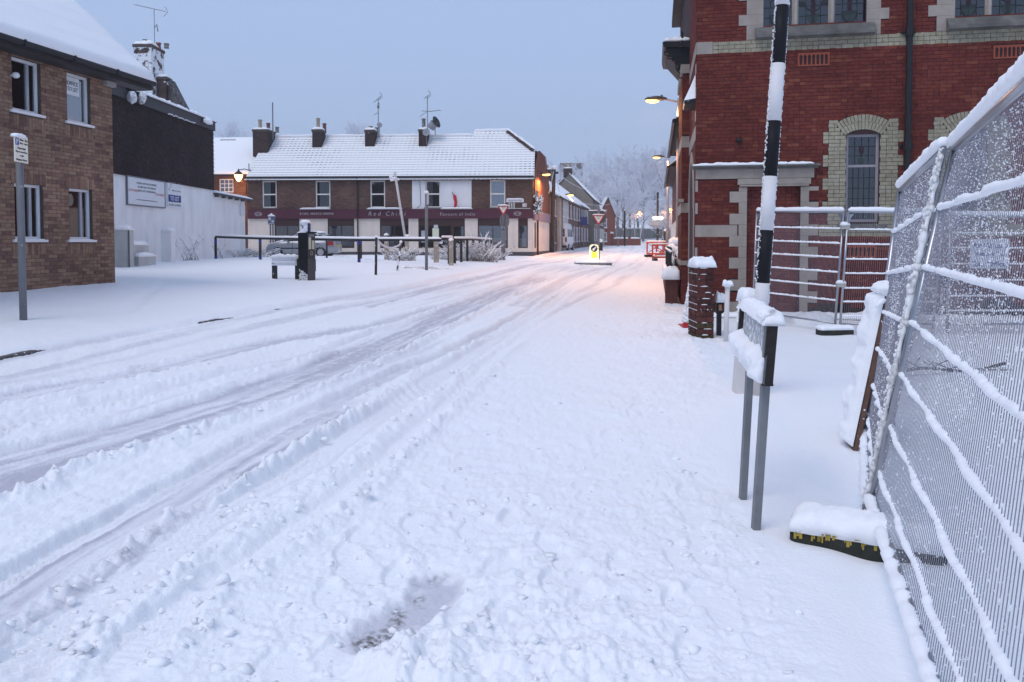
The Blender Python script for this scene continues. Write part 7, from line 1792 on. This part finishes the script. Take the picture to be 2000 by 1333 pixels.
while z < H-.03:
    mt = BRK_PM if z < .28 and rd.random() < .65 else BRK_P; wdt = hx1-hx0; zt_ = min(z+CH, H)-.012
    sp = [0, .52, 1] if k % 2 else [0, .3, .78, 1] if False else [0, .48, 1] if k % 3 else [0, .26, .76, 1]
    for a, b2 in zip(sp[:-1], sp[1:]): j = rd.uniform(-.005,.005); pbrick(hx0+wdt*a+.005, hx0+wdt*b2-.005, -.006+j, .11, z, zt_, mt)
    ny = 3; off_ = 0 if k % 2 else .12
    ys = [.12] + [y for y in (.12+off_+.13, .12+off_+.345) if y < D-.03] + [D]
    for a, b2 in zip(ys[:-1], ys[1:]): pbrick(hx0-.006+rd.uniform(-.004,.004), hx0+.1, a+.005, b2-.005, z, zt_, mt)
    ledges.rope([(hx0-.004, .0, zt_+.004), (hx0-.004, D, zt_+.004)], .005, 5, k, .8, .03, 30) if k % 3 else None
    if rd.random() < .6: u = rd.random()*.5; ledges.rope([(hx0+wdt*u, -.006, zt_+.003), (hx0+wdt*(u+.3+.2*rd.random()), -.006, zt_+.003)], .008, 5, k+7, .6, .03, 40)
    z += CH; k += 1
m = MB(); ledges.build('joint_snow', SNOW, pier, smooth=True, kind='stuff')
m.loaf(hx0-.05, hx1+.05, -.06, D, H-.01, .15, 5, 18, 14, .18); m.blob(((hx0+hx1)/2+.02, .05, H-.12), .05, .04, .05, .3, 2); m.build('snow_cap', SNOW, pier, smooth=True)
# gate latch post behind the pier, road cone
b = at(1404, 640, 12.9); b.z = gz(b.x, b.y); e = empty('latch_post', b, 'short black iron post with a reflector and snow lump behind the brick pier', 'post')
m = MB(); m.box(-.035,.035,-.035,.035,-.1,.62); m.box(-.05,.06,-.05,.05,.40,.62); m.build('post', DARKIRON, e); m = MB(); m.box(-.02,.03,-.056,-.051,.45,.55); m.build('reflector', M('amber_reflector', (.4,.2,.1), .3), e); m = MB(); m.loaf(-.07,.11,-.09,.09,.60,.16,2,8,8,.3); m.build('snow_cap', SNOW, e, smooth=True)
b = at(1353, 622, 14.4); b.z = gz(b.x, b.y); e = empty('traffic_cone', b, 'snow coated red traffic cone half hidden behind the brick pier', 'traffic cone')
m = MB(); m.lathe([(.20,.03),(.19,.05),(.15,.20),(.045,.86),(.03,.9)], (0,0,0), 16); m.box(-.22,.22,-.22,.22,-.05,.04); m.build('cone', M('cone_red', (.42,.02,.03), .5, frost=.2, fscale=8), e, smooth=False)
m = MB(); m.lathe([(.135,.30),(.075,.68)], (0,0,0), 16); m.build('reflective_sleeve', M('sleeve', (.72,.70,.62), .3), e, smooth=True)
m = MB(); rd = random.Random(2)
for k in range(120): z = .1+.78*rd.random(); r = .17*(1-z/1.05)+.02; t = math.pi*(.75+.7*rd.random()); m.blob((r*math.cos(t), r*math.sin(t), z), .035, .035, .04, .3, 1)
m.build('clinging_snow', SNOW, e, smooth=True)

# near street nameplate, its face turned to the road
b = at(1475, 1033, 4.27); b.z = 0
nrT, frT = at(1508, 640, 4.15), at(1457, 618, 5.30); nrB, frB = at(1497, 750, 4.15), at(1449, 672, 5.30)
npl = empty('street_nameplate', b, 'near street nameplate on two grey legs, caked in snow, beside the footway', 'street sign')
u = (frT-nrT); u.z = 0; u.normalize(); nrm = Vector((-u.y, u.x, 0)); L = (Vector((frT.x,frT.y,0))-Vector((nrT.x,nrT.y,0))).length
zt_ = 1.15; zb_ = .83
P0 = Vector((nrT.x, nrT.y, 0))-b; lean = Vector((nrB.x-nrT.x, 0, 0))*.9
def npt(s, y, z): f = (zt_-z)/(zt_-zb_); return P0+u*s+nrm*y+lean*f+Vector((0,0,z))
def nbox(m, s0, s1, y0, y1, z0, z1): m.hexa([npt(s0,y0,z0),npt(s1,y0,z0),npt(s1,y1,z0),npt(s0,y1,z0)], [npt(s0,y0,z1),npt(s1,y0,z1),npt(s1,y1,z1),npt(s0,y1,z1)])
m = MB(); nbox(m, .02, L-.02, -.012, .012, zb_, zt_); m.build('plate', M('nameplate', (.42,.42,.43), .7, .15, 20, frost=.45, fscale=30), npl)
m = MB(); nbox(m, -.01, .018, -.030, .026, zb_-.012, zt_+.005); m.build('end_board', M('dark_board', (.022,.019,.018), .7, .35, 20, bump=.2), npl)
m = MB(); nbox(m, L-.02, L+.03, -.03, .04, zb_-.01, zt_); m.build('end_board', M('dark_board', ()), npl)
m = MB(); nbox(m, .0, L, -.034, -.012, zb_-.012, zb_); nbox(m, .0, L, .0, .03, zt_, zt_+.01); m.build('rim', M('dark_board', ()), npl)
LEG = M('steel_leg', (.19,.20,.21), .5, .25, 7, bump=.1, stain=.4)
for (bp, tp) in (((1475,1034,4.27), (1509,640,4.20)), ((1450,975,4.78), (1472,690,4.72))):
    a, t = at(*bp)-b, at(*tp)-b; w = .021 if bp[0] > 1460 else .02
    m = MB(); m.hexa([(a.x-w,a.y-.015,-.12),(a.x+w,a.y-.015,-.12),(a.x+w,a.y+.03,-.12),(a.x-w,a.y+.03,-.12)], [(t.x-w,t.y-.015+.05,t.z),(t.x+w,t.y-.015+.05,t.z),(t.x+w,t.y+.08,t.z),(t.x-w,t.y+.08,t.z)]); m.build('leg', LEG, npl)
m = MB(); n = 40
for i in range(n+1):          # snow caked on the top edge
    pass
def snow_strip(m, s0, s1, y0, y1, zf, h, seed, n=46, k=9, amp=.3, face=None):
    n0 = len(m.v)
    for i in range(n+1):
        for j in range(k+1):
            s = s0+(s1-s0)*i/n; w2 = j/k*2-1; e_ = min(1, min(i, n-i)/2.5+.2); hh = h*max(0, 1-abs(w2)**2.6)**.5*e_*(1+amp*2*mnoise.noise((s*9, w2, seed))+amp*mnoise.noise((s*26, w2*3, seed)))
            m.v.append(tuple(face(s, w2, hh)))
    for i in range(n):
        for j in range(k): a = n0+i*(k+1)+j; m.f.append((a, a+1, a+k+2, a+k+1)); m.t.append(0)
    m.f.append(tuple(n0+j for j in range(k+1))); m.f.append(tuple(n0+n*(k+1)+j for j in range(k, -1, -1))); m.t += [0, 0]
snow_strip(m, -.02, L+.03, 0, 0, None, .075, 3, amp=.16, face=lambda s, w, h: npt(s, w*.062-.012+.01*mnoise.noise((s*6, 3, 1)), zt_-.004+h))
m.blob(npt(.05, .02, zt_+.05), .06, .04, .035, .3, 3); m.build('snow_cap', SNOW, npl, smooth=True)
m = MB()                       # wedge of snow held against the face
snow_strip(m, -.01, L, 0, 0, None, .075, 8, k=10, face=lambda s, w, h: npt(s, .014+h*.95, zb_-.01+(w*.5+.5)*(.165+.06*mnoise.noise((s*5, 1, 7)))))
m.build('face_snow', SNOW, npl, smooth=True)

# ------------------------------------------------------------------ site fencing
WIRE = M('fence_wire', (.25,.245,.28), .6, .1, 5, metal=.1, frost=.22, fscale=35)
TUBE = M('fence_tube', (.36,.37,.40), .28, .1, 6, metal=.85)
def fence_panel(name, A0, A1, B0, B1, label, nwire, rows, rr, wr, snow_r, specks, group, seed=1, posts=(True, True), vamp=.0, lo=.02, corner=True):
    """A0,A1 bottom/top at one end; B0,B1 at the other; ruled surface between them"""
    A0, A1, B0, B1 = map(Vector, (A0, A1, B0, B1)); e = empty(name, (A0.x, A0.y, A0.z), label, 'fence panel', group); O_ = A0.copy()
    nr = (B0-A0).cross(A1-A0).normalized()
    if nr.x > 0: nr = -nr
    def P(s, t): return A0.lerp(B0, s).lerp(A1.lerp(B1, s), t)-O_
    m = MB(); m.tube([P(0,1), P(1,1)], rr, 10); m.build('top_rail', TUBE, e, smooth=True)
    m = MB(); m.tube([P(0,.055), P(1,.055)], rr*.8, 8); m.build('bottom_rail', TUBE, e, smooth=True)
    for f, s in zip(posts, (0, 1)):
        if f: m = MB(); m.tube([P(s,-.03), P(s,1)], rr, 10); m.build('post', TUBE, e, smooth=True)
    m = MB()
    for k in range(nwire):
        s = (k+.5)/nwire; m.tube([P(s,.055), P(s,.5)+nr*vamp*math.sin(s*9), P(s,.985)], wr, 4, False)
    m.build('wire_mesh', WIRE, e, kind='stuff')
    rd = random.Random(seed)
    for ri, t in enumerate(rows):
        n = 16; pts = [P(i/n, t)+nr*(.012*math.sin(i*1.7+ri)) for i in range(n+1)]
        m = MB(); m.tube(pts, wr*1.3, 5); wv = m.build('cross_wire', WIRE, e)
        if snow_r: m = MB(); m.rope([p+Vector((0,0,snow_r*.6)) for p in pts], snow_r, 8 if snow_r > .012 else 6, ri+seed, .42, .012 if snow_r > .015 else .03, 24 if snow_r > .015 else 15); m.build('snow_rope', SNOW, wv, smooth=True)
    if corner:
        for s in (0, 1):
            s2 = .06 if s == 0 else .94; m = MB(); a, b2, c = P(s, .975), P(s2, .985), P(s, .90); m.poly([a-nr*.003, b2-nr*.003, c-nr*.003]); m.poly([c+nr*.003, b2+nr*.003, a+nr*.003]); m.build('corner_plate', TUBE, e)
    m = MB()
    for k in range(specks):
        s = rd.random(); t = .06+.92*rd.random(); s = (math.floor(s*nwire)+.5)/nwire
        dens = mnoise.noise((s*6, t*5, seed))*.5+.5
        if rd.random() > dens*1.5*(.30+.70*min(1, max(0, (t-.2)*2.2)))*(1-.3*s): continue
        p = P(s, t); r = wr*(.95+1.15*rd.random()**3); m.blob((p.x+rd.uniform(-.4,.4)*r, p.y, p.z), r*.9, r*.9, r*1.3, .3, 1)
    if m.f: m.build('snow_specks', SNOW, e, smooth=True, kind='stuff')
    return e, P
# back run against the church
H2 = 2.12
a0, a1 = at(1470, 618, 15.7), at(1478, 414, 15.7); b0, b1 = at(1630, 652, 13.45), at(1648, 414, 13.45)
for v in (a0, b0): v.z = gz(v.x, v.y)+.06
rows_b = [.855, .73, .61, .485, .365, .245]
eA, _ = fence_panel('site_fence', a0, a1, b0, b1, 'back fence panel between the banded pole and the clamped posts', 78, rows_b, .021, .0022, .017, 0, 'wire fence panels', 3)
c0, c1 = at(1640, 654, 13.35), at(1657, 414, 13.35); d0, d1 = at(1822, 640, 13.3), at(1842, 416, 13.3)
for v in (c0, d0): v.z = gz(v.x, v.y)+.06
eB, _ = fence_panel('site_fence', c0, c1, d0, d1, 'back fence panel right of the clamped posts, before the arched window', 44, [.85,.725,.60,.48,.355,.24,.12], .021, .0022, .016, 0, 'wire fence panels', 4)
e0, e1 = at(1850, 642, 13.3), at(1856, 422, 13.3); f0, f1 = at(2120, 642, 13.4), at(2125, 424, 13.4)
for v in (e0, f0): v.z = gz(v.x, v.y)+.06
eC, PC = fence_panel('site_fence', e0, e1, f0, f1, 'back fence panel carrying the site notice, behind the near fence', 60, [.85,.72,.58,.44,.3,.17], .026, .0022, .016, 0, 'wire fence panels', 5)
for ee, (p, q) in ((eA, (a1, b1)), (eB, (c1, d1)), (eC, (e1, f1))):
    m = MB(); o = Vector(ee.location); m.rope([p-o+Vector((0,0,.045)), q-o+Vector((0,0,.045))], .042, 8, 2, .2, .05, 7); m.build('top_snow', SNOW, ee, smooth=True)
# clamps between the two back panels
for py, k in ((443, 0), (556, 1)):
    a, b2 = at(1644-k*8, py, 13.38), at(1656-k*8, py, 13.38); m = MB(); c = (a+b2)/2; m.box(a.x-.02, b2.x+.02, c.y-.05, c.y+.03, c.z-.045, c.z+.03); o = Vector(eB.location)
    m.v = [tuple(Vector(v)-o) for v in m.v]; cl = m.build('clamp', M('clamp_steel', (.40,.38,.34), .5), eB); m = MB(); m.loaf(a.x-.03-o.x, b2.x+.03-o.x, c.y-.06-o.y, c.y+.04-o.y, c.z+.03-o.z, .045, k, 8, 6); m.build('snow_cap', SNOW, cl, smooth=True)
# notice on the back panel
nb = at(1893, 525, 13.2); nt_ = at(1971, 467, 13.2); W_ = nt_.x-nb.x; H_ = nt_.z-nb.z
ns = empty('site_notice', nb, 'pale site notice in blue letters hung on the back fence panel', 'notice')
m = MB(); m.box(0, W_, -.01, .0, 0, H_); bo = m.build('board', M('notice_board', (.58,.60,.66), .7, frost=.3, fscale=14), ns)
NB = M('notice_ink', (.04,.05,.22), .6)
text('All Visitors', bo, NB, W_*.5, H_*.78, -.012, W_*.86, H_*.17); text('Report To', bo, NB, W_*.5, H_*.48, -.012, W_*.74, H_*.18); text('Site Office', bo, NB, W_*.5, H_*.16, -.012, W_*.84, H_*.18)
def foot(p, ang, L, label, snow=.10, W=.23, H=.09, yellow=True, drop=0.0):
    e = empty('ballast_block', p, label, 'fence foot', 'block feet of the site fence', ang)
    m = MB(); n = 10; P = [(L*.5*math.copysign(abs(math.cos(t))**.22, math.cos(t)), W*.5*math.copysign(abs(math.sin(t))**.35, math.sin(t))) for t in [2*math.pi*(q+.5)/28 for q in range(28)]]
    m.prism(P, 'z', -.12, H); m.build('block', M('rubber_block', (.030,.032,.026), .85, .35, 14, bump=.3), e)
    if yellow:
        m = MB(); rd = random.Random(6)
        for k in range(70):
            x = -L*.47+L*.60*rd.random()**1.2; h = .006+.040*rd.random()**2.5; w = .002+.006*rd.random(); m.box(x-w, x+w, -W*.5-.004, -W*.42, H-h, H+.003); m.box(x-w, x+w, W*.42, W*.5+.004, H-h, H+.003)
        m.box(-L*.46, L*.15, -W*.49, W*.49, H+.001, H+.004); m.build('yellow_paint', M('yellow_paint', (.38,.28,.05), .7, .2, 20), e, kind='stuff')
    m = MB(); m.loaf(-L*.5-.005, L*.5, -W*.5-.01, W*.5+.01, H+.004, snow, 4, 36, 14, .16); m.build('snow_cap', SNOW, e, smooth=True); return e
q = at(1630, 662, 13.3); q.z = gz(q.x, q.y)+.0; foot(q, R(8), .62, 'black block foot with a snow loaf under the clamped back posts', .07, .24, .09, False)

# the near run, leaning away to the right: joint posts, far half panel, near panel
JB, JT = at(1688, 1003, 4.50), at(1843, 292, 4.50)
FB, FT = at(1688, 872, 6.10), at(1758, 372, 6.10)
NB0, NT = at(1790, 1333, 2.80), at(2000, 150, 2.56)
ext = 1.55
NB1 = JB + (NB0-JB)*1.80; NT1 = JT + (NT-JT)*1.62; NB1.z = JB.z; NT1.z = JT.z
JB2, JT2 = JB+Vector((.0,-.055,0)), JT+Vector((.035,-.045,0))
rows_n = [.835, .675, .525, .385, .245, .12]
eN, PN = fence_panel('site_fence', JB2, JT2, NB1, NT1, 'near fence panel at the right edge, its wires roped with snow', 96, rows_n, .021, .0018, .0175, 24000, 'wire fence panels', 11, vamp=.005)
eF, PF = fence_panel('site_fence', JB, JT, FB, FT, 'short leaning fence panel between the board and the near panel', 46, [.835,.675,.525,.385,.25,.12], .021, .0021, .0160, 12000, 'wire fence panels', 12, vamp=.004)
for ee, p, q in ((eN, JT2, NT1), (eF, JT, FT)):
    o = Vector(ee.location); m = MB(); n = 60; d = q-p; 
    m.rope([p-o+Vector((0,0,.042)), q-o+Vector((0,0,.042))], .042, 10, 2, .22, .02, 16); m.build('top_snow', SNOW, ee, smooth=True)
for ee, p, q, r in ((eN, JB2, NB1, .036), (eF, JB, FB, .034)):
    o = Vector(ee.location); m = MB(); m.rope([p-o+Vector((0,0,.11)), q-o+Vector((0,0,.11))], r*.9, 8, 5, .34, .018, 16); m.build('bottom_snow', SNOW, ee, smooth=True)
# rime up the joint posts
m = MB(); o = Vector(eF.location); rd = random.Random(9)
for k in range(600):
    t = rd.random(); p = JB.lerp(JT, t)-o; r = .004+.007*rd.random()**2*(1+1.2*(mnoise.noise((t*9, 0, 2)) > .1)); m.blob((p.x-.018+rd.uniform(-.012,.012), p.y+rd.uniform(-.02,.01), p.z), r, r, r*1.5, .25, 1)
m.rope([JB.lerp(JT, .06)-o+Vector((-.012,-.012,0)), JB.lerp(JT, .99)-o+Vector((-.012,-.012,0))], .017, 7, 4, .6, .02, 14)
for t in rows_n: p = JB.lerp(JT, t)-o; m.blob((p.x-.005, p.y-.01, p.z+.01), .024, .024, .034, .3, 2)
m.build('post_rime', SNOW, eF, smooth=True, kind='stuff')
# block foot under the joint
p0, p1 = at(1545, 1050, 4.20), at(1850, 1120, 3.85); c = (p0+p1)/2; ang = math.atan2(p1.y-p0.y, p1.x-p0.x)
foot((c.x, c.y, -.035), ang, (p1-p0).to_2d().length, 'yellow daubed block foot with a fat snow loaf under the near fence joint', .105, .23, .085)
# board leaning on the far end of the fence
bt, bb = at(1730, 572, 5.95), at(1666, 872, 5.95); bb.z = 0
brd = empty('leaning_board', bb, 'brown edged plank thick with snow leaning against the fence end', 'board')
d = bt-bb; back = Vector((.25, 1.0, 0)).normalized()*.30
nm_ = d.cross(back).normalized(); nm_ = -nm_ if nm_.x > 0 else nm_
m = MB(); th = -nm_*.035
m.hexa([Vector((0,0,-.05)), th+Vector((0,0,-.05)), th+back+Vector((0,0,-.05)), back+Vector((0,0,-.05))], [d, d+th, d+th+back, d+back]); m.build('board', M('board_edge', (.13,.07,.05), .8, .25, 9, frost=.22, fscale=30), brd)
m = MB(); snow_strip(m, 0, 1, 0, 0, None, .085, 6, n=60, k=14, amp=.22, face=lambda s, w, h: d*s*1.0+back*((w*.5+.5)*1.04-.02)+nm_*(.002+h))
m.build('snow_blanket', SNOW, brd, smooth=True)
m = MB(); m.blob(d+Vector((.02,.05,.03)), .09, .12, .06, .15, 3); m.rope([d+Vector((-.0,.0,-.05)), d+Vector((-.10,-.05,-.10))], .018, 6, 2); m.build('snow_cap', SNOW, brd, smooth=True)
# dark box added to fill in the dark gap under the board
q = at(1677, 905, 5.9); e = empty('gap_filler', (q.x+.21, q.y+.2, 0), 'dark box added for the dark gap under the leaning board', 'filler')
m = MB(); m.box(-.06,.16,-.02,.3,-.05,.16); m.build('filler', BLACKPLAIN, e); m = MB(); m.box(-.04,.14,-.026,-.0205,.05,.09); m.build('filler_strip', M('filler_black', (.004,.004,.004)), e)
# branches lying on the snow behind the fence
m = MB(); a, b2 = at(1745, 745, 9.0), at(1962, 724, 9.6); o = a.copy(); rd = random.Random(4); pts = []
for i in range(14): t = i/13; p = a.lerp(b2, t); p.z = .05+.04*math.sin(t*7); pts.append(p-o)
m.tube(pts, [.02]*14, 6)
for k in range(10): i = rd.randrange(2, 12); m.tube([pts[i], pts[i]+Vector((rd.uniform(-.3,.3), rd.uniform(-.3,.3), .15*rd.random()))], .007, 4)
ob = m.build('fallen_branch', M('dark_twig', (.05,.045,.045), .9, frost=.3), None); ob.location = o; tag(ob, 'thin dark branch lying on the snow behind the near fence', 'branch')
# tarp-edge heap of snow against the church foot
b = at(1590, 640, 15.0); b.z = 0; m = MB(); m.blob((0,0,.02), .42, .3, .22, .06, 3); ob = m.build('snow_heap', SNOW, None, smooth=True); ob.location = b; tag(ob, 'small rounded snow heap behind the back fence by the church wall', 'snow heap')
# ------------------------------------------------------------------ frosted trees and shrubs
FROST_TW = M('frosted_twig', (.68,.70,.75), .9, .10, .7)
TRUNKM = M('winter_bark', (.20,.19,.20), .9, .3, 3, frost=.35, fscale=2.5)
def tree_meshes(seed, h, spread, lv=(9, 5, 5, 4), r0=.2):
    rd = random.Random(seed); tk, cr = MB(), MB()
    top = Vector((rd.uniform(-.3,.3), rd.uniform(-.3,.3), h*.8)); pts = [Vector((0,0,-.5)), Vector((0,0,h*.25)), top*.6+Vector((0,0,h*.05)), top]
    tk.tube(pts, [r0, r0*.8, r0*.5, r0*.15], 7)
    def grow(p, d, L, lev, r):
        n = 2; q = p; ps = [p]
        for i in range(n): d = (d+Vector((rd.gauss(0,.16), rd.gauss(0,.16), rd.gauss(.05,.10)))).normalized(); q = q+d*(L/n); ps.append(q)
        (tk if lev == 0 else cr).tube(ps, [r, r*.75, r*.4], 4 if lev == 0 else 3, False)
        if lev+1 < len(lv):
            for k in range(lv[lev+1]):
                t = .25+.75*(k+rd.random())/lv[lev+1]; b = ps[0].lerp(ps[1], t*2) if t < .5 else ps[1].lerp(ps[2], t*2-1)
                ax = Vector((rd.gauss(0,1), rd.gauss(0,1), rd.gauss(.25,.6))).normalized(); nd = (d*.75+ax*.8).normalized()
                grow(b, nd, L*rd.uniform(.38,.6), lev+1, max(.022, r*.5))
    for k in range(lv[0]):
        t = .22+.75*(k+rd.random()*.7)/lv[0]; b = Vector((0,0,h*.8*t)); an = k*2.4+rd.random(); up = .5+.9*t
        grow(b, Vector((math.cos(an)*spread, math.sin(an)*spread, up)).normalized(), h*(.42-.22*abs(t-.45))*rd.uniform(.8,1.1), 0, r0*(.45-.25*t))
    return tk, cr
protos = []
for k, (h, sp) in enumerate([(11, .75), (12, .6), (9, .9), (13, .5)]):
    tk, cr = tree_meshes(50+k, h, sp, (12, 6, 6, 6)); o = MB(); protos.append((tk, cr, h))
first = {}
def plant_tree(kind, px, py_top, py_base, Y, label, name='frosted_tree', rz=0.0, sxy=1.0):
    b = at(px, py_base, Y); b.z = max(gz(b.x, b.y), b.z-1.5)-.2 if Y < 200 else b.z; H = at(px, py_top, Y).z-b.z; tk, cr, h0 = protos[kind]
    s = H/h0
    e = empty(name, b, label, 'tree', 'frosted bare trees'); e.rotation_euler = (0, 0, rz); e.scale = (s*sxy, s*sxy, s)
    if kind not in first:
        a = tk.build('trunk', TRUNKM, e, smooth=True); c = cr.build('crown', FROST_TW, e); first[kind] = (a, c)
    else:
        for o in first[kind]: q = o.copy(); COL.objects.link(q); q.parent = e
    return e
plant_tree(0, 1092, 330, 420, 150, 'pale frosted tree left of the tower block, over the terrace roofs', rz=.3, sxy=1.3)
plant_tree(2, 1140, 342, 430, 165, 'low frosted tree in front of the tower block', rz=1.1, sxy=1.2)
plant_tree(1, 1178, 322, 470, 185, 'frosted tree behind the red gabled house', rz=2.0, sxy=1.35)
plant_tree(0, 1206, 316, 476, 160, 'broad frosted tree right of the red gabled house', rz=4.0, sxy=1.2)
plant_tree(3, 1230, 306, 474, 175, 'slender pointed frosted tree in the middle of the far trees', rz=.7, sxy=1.2)
plant_tree(1, 1256, 322, 476, 150, 'frosted tree with a dark trunk right of the small far lamp', rz=3.0, sxy=1.1)
plant_tree(2, 1280, 318, 474, 165, 'rounded frosted tree behind the twin lamp beacon', rz=5.0, sxy=1.25)
plant_tree(0, 1302, 300, 474, 150, 'tall frosted tree spreading above the second street lamp', rz=1.9, sxy=1.3)
plant_tree(1, 1330, 312, 474, 160, 'frosted tree half hidden by the church corner buildings', rz=2.4, sxy=1.3)
plant_tree(3, 1216, 360, 476, 140, 'dark stemmed conifer-like frosted tree before the far fence', rz=5.6, sxy=1.5)
plant_tree(2, 1294, 395, 474, 100, 'small frosted tree glowing orange by the hidden lamp', rz=.2, sxy=1.2)
plant_tree(2, 1246, 380, 470, 190, 'low frosted tree at the back of the far row', rz=3.6, sxy=1.6)
plant_tree(0, 690, 246, 300, 120, 'thin frosted treetop showing over the restaurant roof', rz=.9, sxy=1.0)
plant_tree(2, 706, 248, 300, 118, 'second frosted treetop beside it over the restaurant ridge', rz=2.2, sxy=1.0)
plant_tree(1, 446, 252, 310, 130, 'frosted treetop over the skylight of the lantern house', rz=4.4, sxy=1.6)
plant_tree(2, 462, 260, 310, 140, 'lower frosted treetop right of the skylight treetop', rz=1.4, sxy=1.2)
lamp_light('hidden_far_lamp_light', at(1311, 409, 98), 260)
b = at(1311, 410, 99.0); e = empty('street_lamp', (b.x, b.y, gz(b.x, b.y)), 'far lit lamp tangled in the glowing frosted tree', 'street lamp', 'lit street lamps along the road')
m = MB(); zt_ = b.z-e.location.z; m.tube([(0,0,0),(0,0,zt_)], .08, 6); m.build('column', M('lamp_column', ()), e); m = MB(); m.blob((-.2,0,zt_), .35, .2, .14, 0, 2); m.build('lens', LENS, e, smooth=True)

TWG = M('shrub_twig', (.16,.14,.14), .9, .3, 6)
def shrub(name, b, w, h, label, n=60, arch=.6, snow=.62, seed=1, group='snow laden shrubs', cat='shrub', d=None, r=.010, up=1.0, blob=.024):
    rd = random.Random(seed); b = Vector(b); b.z = gz(b.x, b.y)-.02; e = empty(name, b, label, cat, group); d = d or w*.6
    tw, sn = MB(), MB()
    for k in range(n):
        x0, y0 = rd.uniform(-w*.42,w*.42), rd.uniform(-d*.42,d*.42); p = Vector((x0, y0, 0)); an = rd.uniform(0, 2*math.pi); dirv = Vector((math.cos(an)*.5, math.sin(an)*.5, up+rd.random()*.6)).normalized(); L = h*rd.uniform(.6,1.25); pts = [p]
        for i in range(5): dirv = (dirv+Vector((math.cos(an)*arch*.25, math.sin(an)*arch*.25, -arch*.28))).normalized(); p = p+dirv*L/5; pts.append(p)
        tw.tube(pts, [r, r, r*.8, r*.7, r*.6, r*.4], 3, False)
        if rd.random() < snow: sn.rope([q+Vector((0,0,r+.004)) for q in pts[1:]], r*1.45, 4, k, .7, .09, 11)
        for q in range(7):
            i = rd.randrange(1, 6); c = pts[i].lerp(pts[i-1], rd.random()); dv = Vector((rd.gauss(0,1), rd.gauss(0,1), rd.gauss(.35,.6))).normalized()*h*.20*(.3+.7*rd.random()); tw.tube([c, c+dv], [r*.55, r*.3], 3, False)
            if rd.random() < snow+.1:
                for f in (.45, 1.0):
                    rr_ = blob*rd.uniform(.4,1.0); sn.blob(c+dv*f, rr_, rr_, rr_*.65, .4, 1)
    tw.build('stems', TWG, e, kind='stuff'); sn.build('snow', SNOW, e, smooth=True, kind='stuff'); return e
shrub('frosted_hedge', at(925, 516, 35.5), 2.6, 1.15, 'dense frosted hedge behind the close barred rail', 170, .35, .6, 3, d=1.2, r=.011, blob=.026)
shrub('frosted_hedge', at(958, 506, 38.5), 1.6, .9, 'twiggy end of the frosted hedge near the give way sign', 60, .5, .6, 4, r=.011, blob=.026)
shrub('arching_shrub', at(818, 528, 29), 1.2, .62, 'arching snow bowed shrub at the foot of the tall grey post', 60, 1.4, .7, 5)
shrub('arching_shrub', at(862, 528, 29), .95, .58, 'drooping tuft of snowy stems right of the tall grey post', 50, 1.7, .7, 6)
shrub('arching_shrub', at(735, 513, 34), 1.7, .55, 'low arching snowy shrub behind the chain', 55, 1.5, .7, 7)
shrub('arching_shrub', at(690, 511, 35), 1.0, .45, 'flattened snowy stems left of the blue banded post', 35, 1.5, .7, 17)
shrub('snowy_bush', at(785, 514, 34), 1.5, .95, 'bushy snow flecked shrub around the white pole foot', 70, .5, .6, 8)
shrub('snowy_bush', at(868, 505, 36.5), 1.3, .85, 'snow flecked bush between the cream and yellow posts', 55, .5, .6, 9)
shrub('snowy_sapling', at(932, 482+28, 37.5), .35, 1.55, 'upright snowy sapling before the dark shop window', 10, .15, 1, 10, up=2.5)
shrub('snowy_sapling', at(952, 510, 38.5), .35, 1.2, 'shorter snowy sapling at the hedge end', 9, .15, 1, 11, up=2.5)
shrub('snowy_bush', at(490, 502, 42), 2.2, .95, 'grey snowy bush at the end of the lean-to', 80, .6, .7, 12)
shrub('dry_weeds', at(375, 507, 34), 1.0, 1.25, 'tall dry frosted weeds against the white wall', 16, .35, .6, 13, up=2.0, r=.014)
shrub('dry_weeds', at(452, 504, 41), 2.2, .55, 'low snowy weeds along the foot of the lean-to', 50, 1.2, 1, 14, d=.6)
shrub('dry_weeds', at(430, 503, 39), .5, 1.0, 'few thin tall stalks by the first railing post', 7, .3, .4, 15, up=2.2)
shrub('dry_weeds', at(355, 505, 35), .8, .35, 'sprawling twig low on the snow left of the tall weeds', 10, 1.3, .8, 16)
shrub('arching_shrub', at(660, 506, 39), 1.4, .4, 'snow tussocks beside the parked car', 30, 1.2, 1, 18)
# ------------------------------------------------------------------ the thin frosty air
hz = MB(); hz.box(-420, 420, -90, 520, -2.0, 75)
ho_ = hz.build('haze', None, None, kind='stuff')
hm = bpy.data.materials.new('haze'); hm.use_nodes = True; ht = hm.node_tree
for n in list(ht.nodes):
    if n.type != 'OUTPUT_MATERIAL': ht.nodes.remove(n)
pv = ht.nodes.new('ShaderNodeVolumePrincipled'); pv.inputs['Color'].default_value = (.94, .965, 1.0, 1); pv.inputs['Density'].default_value = .0011; pv.inputs['Anisotropy'].default_value = .0
ht.links.new(pv.outputs[0], [n for n in ht.nodes if n.type == 'OUTPUT_MATERIAL'][0].inputs['Volume'])
ho_.data.materials.clear(); ho_.data.materials.append(hm); tag(ho_, 'pale blue frosty haze filling the street', 'haze')
